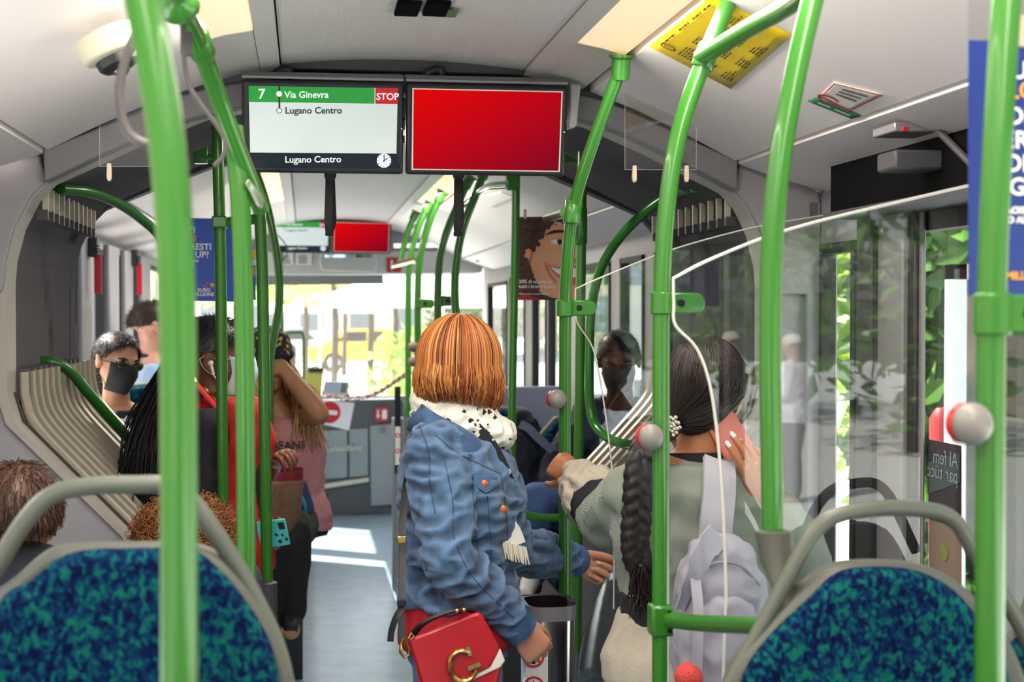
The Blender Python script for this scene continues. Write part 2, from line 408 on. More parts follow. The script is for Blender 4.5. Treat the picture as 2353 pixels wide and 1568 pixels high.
# the folded bellows between the portals
NF = 14
def bell_section(prof, filt, amp, base, name, m):
    for s in (-1, 1):
        pts = [(u, z) for u, z in prof if filt(u, z)]
        # normals of the profile
        rows = []
        for k in range(NF*4+1):
            y = YN1-0.01 + (YF0-YN1+0.02)*k/(NF*4); ph = (k % 4); d = base + amp*(0, 0.75, 1, 0.75)[ph]
            row = []
            for i, (u, z) in enumerate(pts):
                a = pts[max(i-1, 0)]; b = pts[min(i+1, len(pts)-1)]; t = Vector((b[0]-a[0], b[1]-a[1])).normalized(); n = Vector((t.y, -t.x))
                if n.x*u + n.y*(z-1.2) < 0: n = -n
                row.append(Vector((CX - s*(u+n.x*d), y, z+n.y*d)))
            rows.append(row)
        mb = MB(); mb.grid(rows); struct(name, mb, m, smooth=False)
bell_section(NP, lambda u, z: z >= 1.29, 0.075, 0.012, 'wall_bellows', mat('bellows_dark', '5d5b61', 0.55))
bell_section(NP, lambda u, z: z <= 1.40, 0.075, -0.012, 'wall_bellows', mat('bellows_pale', '4e4a45', 0.5))
bell_section([(-.70, .93), (-.70, 0.0)], lambda u, z: True, 0.03, 0.0, 'wall_bellows', mat('bellows_dark', '5d5b61', 0.55))
# stacked pale fold rails on the slanting lower part, one behind the other
for s in (-1, 1):
    for k in range(13):
        y = YN1+0.03+k*0.085; e = 0.003*k
        prof = [(-1.055, 1.43), (-1.05, 1.35), (-1.02, 1.275), (-.9, 1.14), (-.75, .98), (-.715, .92)]
        path = catmull([Vector((CX-s*(u+0.012+e), y, z+0.006)) for u, z in prof], 5)
        mb = MB(); mb.tube(path, 0.013, 6, flat=(1.0, 0.5)); struct('trim_12', mb, mat('fold_rail', 'b9b0a0', 0.3, 0.3))
# corner clips of the folds
for s in (-1, 1):
    for k in range(11):
        y = YN1+0.05+k*0.09; mb = MB(); mb.box((CX+s*0.985, y, 1.918), (0.016, 0.012, 0.065)); c = struct('trim_13', mb, BEIGE)
        mb = MB(); mb.box((CX+s*(.993), y, 1.875), (0.03, 0.02, 0.028)); struct('trim_13', mb, GREYD)
        mb = MB(); mb.box((CX+s*(1.055), y, 1.40), (0.045, 0.03, 0.09)); struct('trim_13', mb, GREYD)
# header dark box above the near portal (between ceiling end and valance)
mb = MB(); mb.span((CX-.6, 3.90, 2.262), (CX+.6, 4.0, 2.33)); struct('trim_14', mb, GREYD)
# steps / podiums under the seats
POD = mat('podium', '35343a', 0.5, noise=(60, 0.2))
mb = MB(); mb.span((XL, YB, 0), (-0.06, 2.5, 0.33)); struct('floor_podium', mb, POD)
mb = MB(); mb.span((0.60, YB, 0), (XR, 2.2, 0.33)); struct('floor_podium', mb, POD)
mb = MB(); mb.span((XL, 6.25, 0), (-0.012, 9.3, 0.64)); struct('floor_podium', mb, POD)
mb = MB(); mb.span((0.72, 5.35, 0), (XR, 7.4, 0.42)); struct('floor_podium', mb, POD)
# ---------------------------------------------------------------- driver end
DG = mat('cab_panel', '9fa7a9', 0.45, noise=(20, 0.06)); DGd = mat('cab_dark', '5c6164', 0.5)
# bulkhead beside the aisle, slightly slanting: lower dark skirt, doors, handrail
def slab(name, pts, m, ext=(0, 0.05, 0), bevel=0.004, parent=None):
    mb = MB(); mb.prism(pts, ext); return obj(name, mb, m, parent, bevel=bevel) if parent else struct(name, mb, m, bevel=bevel)
YC = 11.3
def C(px, py, Y=YC): return P(px, py, Y)
wallc = MB(); wallc.prism([C(560, 925), C(925, 918), C(925, 1170), C(560, 1210)], (0, 0.06, 0)); struct('wall_cab', wallc, DGd)
cabn = thing('cab_cabinet', 'grey-green cabinet wall with flap and lock under the windscreen', 'cabinet', tuple(C(760, 1180)))
YD = YC-0.025
mb = MB(); mb.prism([C(560, 1000, YD), C(798, 988, YD), C(798, 1098, YD), C(560, 1118, YD)], (0, 0.03, 0)); flap = obj('flap_door', mb, DG, cabn, bevel=0.006)
mb = MB(); mb.text('Mercedes-Benz', C(718, 1040, YD-0.003), (1, 0, 0.03), (0, 0, 1), 0.062, bold=0.001); obj('lettering', mb, mat('silver_letters', 'dcdccd', 0.3, 0.3), flap, smooth=False)
mb = MB(); mb.prism([C(803, 988, YD), C(846, 985, YD), C(846, 1094, YD), C(803, 1098, YD)], (0, 0.03, 0)); dr = obj('locker_door', mb, DG, cabn, bevel=0.006)
mb = MB(); mb.lathe(C(812, 1022, YD-0.005), [(0.014, 0), (0.014, 0.012)], 16, Vector((0, 1, 0))); obj('lock', mb, CHROME, dr)
mb = MB(); mb.prism([C(850, 980, YD), C(921, 973, YD), C(921, 1160, YD), C(852, 1165, YD)], (0, 0.035, 0)); dr = obj('cabinet_door', mb, DG, cabn, bevel=0.012)
mb = MB(); mb.lathe(C(880, 988, YD-0.006), [(0.03, 0), (0.03, 0.01)], 20, Vector((0, 1, 0))); obj('pull_latch', mb, GREYM, dr)
mb = MB(); mb.prism([C(640, 1128, YD-.01), C(848, 1098, YD-.01), C(848, 1108, YD-.01), C(640, 1140, YD-.01)], (0, 0.03, 0)); obj('bumper_strip', mb, mat('cream_strip', 'ddd8c8', 0.4), cabn, bevel=0.004)
for a in (712, 735):
    mb = MB()
    for k in range(6):
        x0 = a+k*3.2; mb.prism([C(x0, 1136, YD+.015), C(x0+1.8, 1136, YD+.015), C(x0+1.8, 1170, YD+.015), C(x0, 1172, YD+.015)], (0, 0.02, 0))
    obj('vent_grille', mb, BLACK, cabn)
# dashboard and windscreen
mb = MB(); mb.prism([C(560, 930, 11.35), C(930, 922, 11.35), C(930, 975, 11.35), C(560, 985, 11.35)], (0, 0.5, 0)); struct('trim_15', mb, mat('dash', '6e7578', 0.5), bevel=0.02)
wsz0, wsz1 = P(700, 912, YE).z, P(700, 640, YE).z
mb = MB(); mb.span((XL, YE, -0.3), (XR, YE+0.06, wsz0)); mb.span((XL, YE, 1.98), (XR, YE+0.06, 2.4)); struct('wall_front', mb, GREYM)
mb = MB(); mb.poly([Vector((XL, YE+0.03, wsz0)), Vector((XR, YE+0.03, wsz0)), Vector((XR, YE-0.05, 2.0)), Vector((XL, YE-0.05, 2.0))]); struct('window_50', mb, glass('windscreen_glass', 'f6f8f6', 1.0, 0.03), smooth=False)
# header above the windscreen
HG = mat('header_grey', 'c9c8c6', 0.5)
mb = MB(); mb.prism([P(540, 575, 11.2), P(1110, 575, 11.2), P(1110, 628, 11.2), P(540, 634, 11.2)], (0, 0.55, 0)); struct('trim_16', mb, HG, bevel=0.02)
mb = MB(); mb.prism([P(540, 440, 11.2), P(1120, 440, 11.2), P(1120, 575, 11.2), P(540, 575, 11.2)], (0, 0.04, 0)); struct('trim_17', mb, GREYM)
# ---------------------------------------------------------------- right doorway of the rear part
DK = mat('door_frame_black', '1d1d21', 0.45)
dw = thing('door_1', 'x', 'door', (XR, 2.86, 0.05)); del dw['label']; del dw['category']; dw['kind'] = 'structure'
mb = MB()
for a, b in (((2.3, 0.06), (2.36, 1.86)), ((3.36, 0.06), (3.42, 1.86)), ((2.3, 0.06), (3.42, 0.2)), ((2.3, 1.80), (3.42, 1.86)), ((2.82, 0.06), (2.88, 1.86))): mb.span((XR+0.0, a[0], a[1]), (XR+0.04, b[0], b[1]))
obj('door_frame', mb, DK, dw)
for a, b in ((2.36, 2.82), (2.88, 3.36)):
    mb = MB(); mb.poly([Vector((XR+0.02, y, z)) for y, z in ((a, 0.2), (b, 0.2), (b, 1.8), (a, 1.8))]); obj('pane', mb, glass('door_glass', 'dfe6e2'), dw, smooth=False)
# posts beside the doorway
for (pa, pb, dX, m, nm) in ((1966, 2000, 0.06, CHAR, 18), (2000, 2072, 0.04, GREYM, 19), (2072, 2100, 0.025, DK, 20), (2100, 2118, 0.012, GREYM, 21)):
    ya = XR*FPX; y0 = PXp(pb, 700, XR-dX).y; y1 = PXp(pa, 700, XR-dX).y
    mb = MB(); mb.span((XR-dX, y0, 0), (XR, y1, 1.93)); struct('trim_%d' % nm, mb, m, bevel=0.006)
# bright strip pillar next to the portal
mb = MB(); mb.span((XR-0.045, 3.97, 0.5), (XR, 3.995, 1.93)); struct('trim_22', mb, mat('pillar_grey', '9698a2', 0.5), bevel=0.008)
# door machinery header, black box open at the front
mb = MB(); mb.span((XR-0.13, 2.2, 1.86), (XR, 3.56, 1.995)); struct('trim_23', mb, mat('machine_black', '0b0b0e', .8, spec=.1))
mb = MB(); mb.span((XR-0.15, 2.2, 1.845), (XR, 3.56, 1.86)); struct('trim_23', mb, GREYD)
mb = MB(); mb.prism([P(a, b, 3.54) for a, b in ((1822, 330), (1990, 322), (1990, 446), (1962, 444), (1940, 425), (1922, 385), (1890, 360), (1830, 340))], (0, .04, 0)); struct('trim_24', mb, GREYM, bevel=.004)
# ================================================================ ceiling lamps
LIT = mat('lamp_diffuser_lit', 'fff0d8', 0.4, emit=('ffcf9c', 0.74))
UNLIT = mat('lamp_diffuser_plain', 'c9c5bf', 0.4)
def lamp_band(s, segs, label):
    y0 = min(a for a, b, l in segs); t = thing('ceiling_lamp', label, 'ceiling light', (CX+s*0.44, y0, 2.22), 'ceiling light bands')
    for a, b, lit in segs:
        p = [Vector((CX+s*u, a, z)) for u, z in ((0.387, 2.256), (0.45, 2.244), (0.503, 2.228))]
        mb = MB(); mb.prism(p+[q+Vector((0, 0, 0.02)) for q in reversed(p)], (0, b-a, 0)); obj('lit_diffuser' if lit else 'cover_panel', mb, LIT if lit else UNLIT, t)
lamp_band(-1, [(YB, 3.36, 1), (3.37, 3.93, 0)], 'glowing light band in the ceiling behind the pole clamp and camera dome')
lamp_band(1, [(YB, 3.40, 1), (3.41, 3.93, 0)], 'glowing light band in the ceiling beside the yellow sticker')
lamp_band(-1, [(YF1, 6.6, 0), (6.61, 8.4, 1), (8.41, 11.2, 0)], 'ceiling light band in the front part, seen under the stop display')
lamp_band(1, [(YF1, 6.6, 0), (6.61, 8.4, 1), (8.41, 11.2, 0)], 'ceiling light band in the front part, seen under the red display')
def area(name, loc, size, e, col, rot=(0, 0, 0)):
    l = bpy.data.lights.new(name, 'AREA'); l.shape = 'RECTANGLE'; l.size, l.size_y = size; l.energy = e; l.color = col
    o = bpy.data.objects.new(name, l); COL.objects.link(o); o.location = loc; o.rotation_euler = rot; return o
for s in (-1, 1):
    area('ceiling_lamp_light', (CX+s*0.44, 1.2, 2.215), (0.11, 4.2), 44, (1, 0.91, 0.80), (0, R(-s*12), 0))
    area('ceiling_lamp_light', (CX+s*0.44, 7.5, 2.215), (0.11, 1.8), 24, (1, 0.91, 0.80), (0, R(-s*12), 0))
jl = thing('added_fill_lamp', 'added fill light for the posters under the bellows roof, hidden behind the displays', 'ceiling light', (CX, 4.64, 2.19)); mb = MB(); mb.box((CX, 4.64, 2.205), (.5, .12, .03)); obj('housing', mb, GREYM, jl); mb = MB(); mb.box((CX, 4.64, 2.187), (.46, .09, .006)); obj('lit_diffuser', mb, LIT, jl)  # added fill light, unseen behind the displays, to brighten the posters
area('added_fill_light', (CX, 4.64, 2.18), (0.46, 0.09), 12, (1, 0.94, 0.86))
# ================================================================ grab poles
D = 0.0345
def clamp(t, c, w=0.085, h=0.04, r=D/2, m=GREEN, side=1, ax=Vector((1, 0, 0))):
    mb = MB(); mb.lathe(c-Vector((0, 0, h/2)), [(r+.0035, 0), (r+.006, .003), (r+.006, h-.003), (r+.0035, h)], 20)
    a = c+ax*side*0.0; n = 10; rows = []
    pts = []
    for k in range(n+1):
        an = -math.pi/2+math.pi*k/n; pts.append((w-h/2*0.9+math.cos(an)*h*.45, math.sin(an)*h*.45))
    pts = [(0, -h*.45)]+pts+[(0, h*.45)]
    mb.prism([c+ax*side*p[0]+Vector((0, -0.011, p[1])) for p in pts], (0, 0.022, 0))
    cl = obj('clamp', mb, m, t, bevel=0.003)
    mb = MB(); mb.lathe(c+ax*side*w*0.42+Vector((0, -0.014, 0)), [(0.0075, 0), (0.0075, 0.004), (0.003, 0.004), (0.003, 0.002)], 16, Vector((0, 1, 0))); obj('screw', mb, SCREWM, cl)
    return cl
REDM = mat('button_red', 'c8202a', 0.35); BUTG = mat('button_grey', '85817d', 0.4, noise=(200, .25, '6f6b69'))
def stop_button(t, c, r=0.028, d=Vector((-0.42, 0.90, 0))):
    d = d.normalized(); q = d.to_track_quat('Z', 'Y').to_matrix()
    mb = MB(); mb.ell(c, (r, r, r*0.9), q, 20, 14); b = obj('stop_button', mb, BUTG, t)
    mb = MB(); mb.lathe(c+d*r*0.45, [(r*.93, 0), (r*.93, r*.25), (r*.75, r*.5), (r*.3, r*.62)], 24, d); obj('push_face', mb, REDM, b)
def pole(path, Y, label, dia=D, name='grab_pole', n=10, cat='grab pole', flange=None, m=GREEN, top=None):
    Ys = Y if isinstance(Y, (list, tuple)) else [Y]*len(path)
    pts = [P(px, py, y) for (px, py), y in zip(path, Ys)]
    lowest = min(pts, key=lambda p: p.z); t = thing(name, label, cat, tuple(lowest))
    cur = catmull(pts, n); mb = MB(); mb.tube(cur, dia/2, 16); obj('tube', mb, m, t)
    if flange:
        for e in flange:
            a, b = (cur[0], cur[min(4, len(cur)-1)]) if e == 0 else (cur[-1], cur[-5])
            d = (b-a).normalized(); mb = MB(); mb.lathe(a, [(dia*.95, 0), (dia*.95, .006), (dia*.72, .012), (dia*.66, .06), (dia*.5, .062)], 18, d); obj('socket', mb, m, t)
    return t, cur
def sleeve(t, c, d, L=0.05, r=D/2+.005, m=GREEN):
    d = d.normalized(); mb = MB(); mb.lathe(c-d*L/2, [(r-.002, 0), (r, .003), (r, L-.003), (r-.002, L)], 18, d); return obj('sleeve', mb, m, t)
# A: closest pole, rear
tA, _ = pole([(300, -140), (322, -30), (350, 110), (384, 330), (402, 560), (409, 800), (411, 1100), (412, 1568), (412, 2300)], 1.42, 'thick out-of-focus green pole in front of the teal seat back beside the boy', dia=0.0365)
# J: closest pole near the door
tJ, _ = pole([(2335, -200), (2316, -20), (2300, 200), (2285, 500), (2277, 800), (2275, 1200), (2274, 1568), (2274, 2300)], 1.62, 'thick out-of-focus green pole with clamp, in front of the hanging blue poster by the door', dia=0.0355)
clamp(tJ, P(2281, 722, 1.62)+Vector((0, 0, 0)), w=0.10, h=0.052); stop_button(tJ, P(2234, 975, 1.60), 0.026)
# I: pole rising out of the seat bracket
tI, cI = pole([(1905, -150), (1872, -20), (1832, 150), (1795, 350), (1774, 560), (1769, 800), (1772, 1000), (1776, 1235)], 2.12, 'green pole standing in the grey bracket of the seat shell next to the lilac rucksack')
# G
tG, cG = pole([(1720, -110), (1684, -20), (1622, 130), (1562, 300), (1532, 480), (1520, 700), (1519, 1000), (1518, 1568), (1518, 2400)], 2.72, 'green pole crossing the phone woman\'s braid, joined to a level rail')
clamp(tG, P(1521, 697, 2.72), w=0.085, h=0.045); stop_button(tG, P(1496, 1005, 2.69), 0.026)
sleeve(tG, P(1622, 130, 2.72), P(1562, 300, 2.72)-P(1684, -20, 2.72), 0.05)
mb = MB(); c = P(1518, 1424, 2.72); mb.box(c, (0.046, 0.046, 0.062)); j = obj('tee_joint', mb, GREEN, tG, bevel=0.006)
for dz in (-.018, .018):
    mb = MB(); mb.lathe(c+Vector((.012, -.026, dz)), [(.004, 0), (.004, .004)], 10, Vector((0, 1, 0))); obj('screw', mb, SCREWM, j)
# H: short rail from G to I under the ceiling
tH, _ = pole([(1612, 132), (1720, 65), (1800, 20), (1862, -25)], [2.72, 2.48, 2.3, 2.13], 'green level rail under the ceiling crossing the yellow sticker', name='grab_rail', cat='grab rail')
# lower level rail from G to seat
tL, _ = pole([(1530, 1424), (1600, 1432), (1680, 1436), (1780, 1438)], [2.72, 2.6, 2.45, 2.25], 'green level rail at waist height running from the pole to the seat shell', name='grab_rail', cat='grab rail', dia=0.032)
# E: pole held by the phone woman
tE, cE = pole([(1428, 125), (1424, 160), (1398, 232), (1352, 360), (1318, 480), (1304, 600), (1299, 720), (1298, 1000), (1298, 1385), (1298, 1700), (1298, 2050)], [3.38, 3.39, 3.42, 3.48, 3.55, 3.6, 3.64, 3.7, 3.74, 3.75, 3.75], 'green pole gripped by the phone woman, standing behind the steel litter bin', dia=0.0325, flange=[0])
clamp(tE, P(1299, 708, 3.64), w=0.082, h=0.045); stop_button(tE, P(1281, 918, 3.67), 0.026)
sleeve(tE, P(1316, 487, 3.55), Vector((0.12, 0, 1)), 0.06)
# rail end-on from E: runs along the bus
def shiny_rail(a, b, label):
    t = thing('grab_rail', label, 'grab rail', tuple((a+b)/2)); mb = MB(); mb.tube([a, b], 0.016, 14); obj('tube', mb, mat('green_gloss', '5f9a50', 0.08, coat=1.0), t)
    mb = MB(); mb.ell(b, 0.0165); obj('end_cap', mb, GREEN, t)
shiny_rail(P(1300, 488, 3.6), P(1256, 500, 5.15), 'short shiny rail end beside the smiling face poster')
# F
tF, _ = pole([(1338, 225), (1337, 400), (1334, 700), (1330, 1000), (1327, 1262), (1325, 1500)], 4.62, 'darker green pole just behind the pole with the grey stop button, in the joint', dia=0.033)
sleeve(tF, P(1338, 250, 4.62), Vector((0, 0, 1)), 0.06); sleeve(tF, P(1334, 520, 4.62), Vector((0, 0, 1)), 0.12, m=GREEN)
# brackets with short bars in the joint ceiling
GDK = mat('green_dark', '286824', 0.35, coat=.3)
for px, s, lb in ((462, 1, 'square green bracket under the bellows roof behind the pair of poles'), (1352, -1, 'square green bracket under the bellows roof beside the red display')):
    t = thing('rail_bracket', lb, 'rail bracket', tuple(P(px, 375, 4.75))); mb = MB(); mb.box(P(px, 350, 4.75), (0.045, 0.03, 0.075)); obj('plate', mb, GDK, t, bevel=.004)
    a = P(px, 364, 4.75); mb = MB(); mb.tube([a, a+Vector((s*0.10, 0, 0))], 0.016, 12); obj('stub_rail', mb, GDK, t)
# B: slanting pole from the ceiling, joined by a vertical pole
tB, cB = pole([(395, -60), (425, 30), (462, 110), (502, 225), (548, 350), (578, 425), (600, 480)], [2.2, 2.35, 2.5, 2.62, 2.7, 2.75, 2.8], 'slanting green pole from the ceiling, cable looped round it', dia=0.034)
sleeve(tB, P(458, 100, 2.49), P(500, 220, 2.6)-P(420, 20, 2.4), 0.06)
mb = MB(); mb.ell(P(408, 12, 2.3), (.035, .035, .03)); obj('ball_joint', mb, GREEN, tB)
mb = MB(); mb.box(P(428, 90, 2.4), (0.018, 0.02, 0.055)); obj('cable_clip', mb, GREYD, tB, bevel=.003)
mb = MB(); mb.prism([P(563, 420, 2.68), P(572, 410, 2.68), P(606, 455, 2.74), P(604, 480, 2.74), P(590, 475, 2.72)], (0, 0.012, 0)); obj('highlight_plate', mb, mat('highlight_pale', 'cfe0c8', 0.12, .6), tB, bevel=.003)  # pale plate put in as the bright highlight on the rail end
tB2, _ = pole([(536, 290), (545, 380), (553, 480), (560, 700), (564, 1000), (566, 1340), (568, 1800)], 2.72, 'middle green pole of three, crossing the white surgical mask', dia=0.0365)
tC, _ = pole([(498, 230), (502, 400), (505, 520), (508, 700), (511, 1000), (513, 1210), (514, 1500)], 4.35, 'thin green pole crossing the black braided head and earbud', dia=0.0345)
mb = MB(); mb.box(P(505, 511, 4.33), (0.045, 0.045, 0.036)); obj('tee_joint', mb, GREEN, tC, bevel=.005)
tC2, _ = pole([(515, 511), (560, 508), (602, 500)], [4.33, 4.3, 4.25], 'short level green rail tying two poles above the braided head', name='grab_rail', cat='grab rail', dia=.03)
tD, _ = pole([(596, 480), (602, 600), (606, 800), (610, 1100), (614, 1345)], 4.25, 'green pole rising from a grey socket before the pink top', dia=0.0345)
mb = MB(); mb.lathe(P(614, 1425, 4.25), [(.03, 0), (.03, .11), (.022, .115)], 18); obj('base_socket', mb, GREYD, tD)
mb = MB(); mb.lathe(P(614, 1425, 4.25)-Vector((0, 0, .62)), [(.02, 0), (.02, .62)], 12); obj('lower_tube', mb, GREYD, tD)
shiny_rail(P(596, 480, 4.25), P(578, 425, 3.6), 'short shiny rail end on the poles near the stop display')
# bowed pole behind
tB3, _ = pole([(560, 330), (600, 430), (624, 520), (640, 620), (641, 700), (628, 780), (620, 840), (618, 1000), (617, 1200)], 5.9, 'bowed green pole beside the blue sky of the windscreen, behind the printed headscarf', dia=0.034)
# hoops at the joint
t, _ = pole([(1668, 433), (1610, 432), (1545, 446), (1480, 490), (1420, 552), (1378, 625), (1358, 720), (1354, 850), (1358, 950), (1382, 995), (1430, 1020), (1490, 1018), (1550, 990)], [4.2, 4.35, 4.5, 4.6, 4.7, 4.75, 4.8, 4.8, 4.8, 4.75, 4.65, 4.55, 4.4], 'large dark green hoop rail curving beside the masked seated man', name='hoop_rail', cat='grab rail', dia=.033, m=mat('green_deep', '2f7a2a', 0.22, coat=.5))
t, _ = pole([(140, 434), (200, 440), (262, 462), (320, 500), (372, 552), (396, 620), (402, 800), (402, 1000)], [4.2, 4.3, 4.45, 4.6, 4.7, 4.75, 4.8, 4.8], 'dark green hoop rail curving down from the joint arch toward the blue lottery poster', name='hoop_rail', cat='grab rail', dia=.033, m=GDK)
t, _ = pole([(78, 832), (120, 833), (160, 852), (200, 900), (260, 968), (330, 1045), (400, 1115)], [4.6, 4.6, 4.62, 4.65, 4.7, 4.75, 4.8], 'dark green rail sloping down along the pale bellows folds', name='hoop_rail', cat='grab rail', dia=.034, m=GDK)
# loop rail with rounded corner in front of the seated man
t, _ = pole([(1186, 400), (1184, 560), (1179, 800), (1176, 1000), (1176, 1110), (1184, 1155), (1208, 1182), (1245, 1190), (1290, 1191)], 5.35, 'slim green pole bending into a level rail beside the rucksack on the seat', dia=.031)
mb = MB(); mb.box(P(1178, 420, 5.35), (.05, .04, .06)); obj('tee_joint', mb, GREEN, t, bevel=.005)
t, _ = pole([(1170, 425), (1125, 430), (1095, 448), (1072, 470)], [5.35, 5.6, 6.0, 6.3], 'shiny green rail bending from the slim pole under the red display', name='grab_rail', cat='grab rail', dia=.034, m=mat('green_gloss', '5f9a50', 0.08, coat=1.0))
# row of curved poles along the doors of the front part
ROWP = [([(1118, 380), (1096, 440), (1062, 530), (1047, 620), (1046, 700), (1054, 760)], 5.95, 'curved green pole just above the copper bob, behind the hanging strap'),
        ([(1082, 405), (1052, 470), (1018, 560), (1007, 640), (1006, 800), (1004, 960)], 6.42, 'curved green pole with side clamp, second row above the copper bob'),
        ([(1018, 440), (990, 500), (966, 590), (960, 680), (960, 820), (962, 1000)], 7.2, 'curved green pole with clamp and stop button beside the bob hair'),
        ([(988, 466), (962, 520), (942, 600), (938, 700), (938, 960)], 7.95, 'thin green pole rising to the ceiling edge by the windscreen, third in its row'),
        ([(957, 486), (938, 530), (922, 590), (918, 606)], 8.62, 'short curved green handle at the front end of the ceiling edge')]
for k, (pp, Y, lb) in enumerate(ROWP):
    t, cu = pole(pp, Y, lb, dia=.035, flange=[0])
    if k == 1: clamp(t, P(1012, 692, Y), .08, .05)
    if k == 2: clamp(t, P(962, 698, Y), .08, .05); stop_button(t, P(951, 798, Y-.03), .027); stop_button(t, P(950, 832, Y-.03), .025)
shiny_rail(P(958, 597, 7.2), P(905, 610, 8.8), 'bright shiny rail joining the front curved handles')
t, _ = pole([(648, 770), (650, 766), (690, 765), (697, 775), (698, 800), (698, 890), (698, 1190)], 10.6, 'thin green frame rail beside the driver seat', name='cab_rail', cat='grab rail', dia=.022)
t, _ = pole([(645, 560), (647, 700), (648, 800)], 10.7, 'thin green upright along the windscreen edge behind the printed headscarf', dia=.03)
# ================================================================ ceiling fittings
# camera dome
cdm = thing('camera_dome', 'cream security camera dome on the sloping ceiling', 'security camera', tuple(P(250, 110, 2.9)))
_n = Vector((0.42, 0, -0.90)).normalized(); _c = P(266, 132, 2.85)
mb = MB(); mb.lathe(_c-_n*0.05, [(.066, 0), (.066, .028), (.06, .046), (.04, .05)], 28, _n); obj('housing', mb, BEIGE, cdm, bevel=.004)
mb = MB(); mb.lathe(_c+_n*0.004, [(.042, -.004), (.04, .012), (.032, .02), (.024, .022)], 24, _n); obj('lens_ring', mb, BLACK, cdm)
mb = MB(); mb.ell(_c+_n*0.018, .021); obj('lens', mb, mat('lens', '2a2230', 0.05, coat=1.0), cdm)
# cables
def cable(pts, Ys, r, m, label):
    cu = catmull([P(a, b, y) for (a, b), y in zip(pts, Ys)], 8); mb = MB(); mb.tube(cu, r, 8); return solo('cable', mb, m, label, 'cable')
cable([(335, 30), (298, 110), (276, 190), (278, 260), (300, 310), (345, 330), (400, 300)], [2.0]*7, .0065, mat('grey_cable', '4b4745', 0.5), 'grey cable looping down below the camera dome')
cable([(440, -10), (420, 60), (430, 180), (462, 240), (500, 290), (518, 330), (512, 360), (492, 382)], [2.35]*8, .004, mat('grey_cable', '4b4745', 0.5), 'thin dark cable hanging round the slanting pole')
cable([(612, 510), (628, 530), (655, 560), (660, 580), (650, 597), (630, 600)], [9.8]*6, .004, BLACK, 'thin wire dangling below the far stop display')
# displays
BEZ = mat('bezel_black', '24252c', 0.35); LCDW = emis('lcd_pale', 'c3cdcb', 0.6)
def quad3(c): # corners TL TR BR BL
    def q(u, v): return (c[0]*(1-u)+c[1]*u)*(1-v)+(c[3]*(1-u)+c[2]*u)*v
    return q
def display_unit(cs, Yt, Yb, label, draw, name='display'):
    c = [P(*cs[0], Yt), P(*cs[1], Yt), P(*cs[2], Yb), P(*cs[3], Yb)]
    t = thing(name, label, 'display', tuple((c[2]+c[3])/2)); xa = (c[1]-c[0]).normalized(); ya = (c[0]-c[3]).normalized(); na = xa.cross(ya)  # towards camera
    mb = MB(); mb.prism([p for p in c], -na*0.045); obj('casing', mb, BEZ, t, bevel=.008)
    mb = MB(); mb.prism([c[0]+ya*.004+na*-.01, c[1]+ya*.004+na*-.01, c[1]+ya*.012-na*.05, c[0]+ya*.012-na*.05], ya*.006); obj('top_cover', mb, GREYM, t)
    draw(t, c, xa, ya, na, quad3(c)); return t
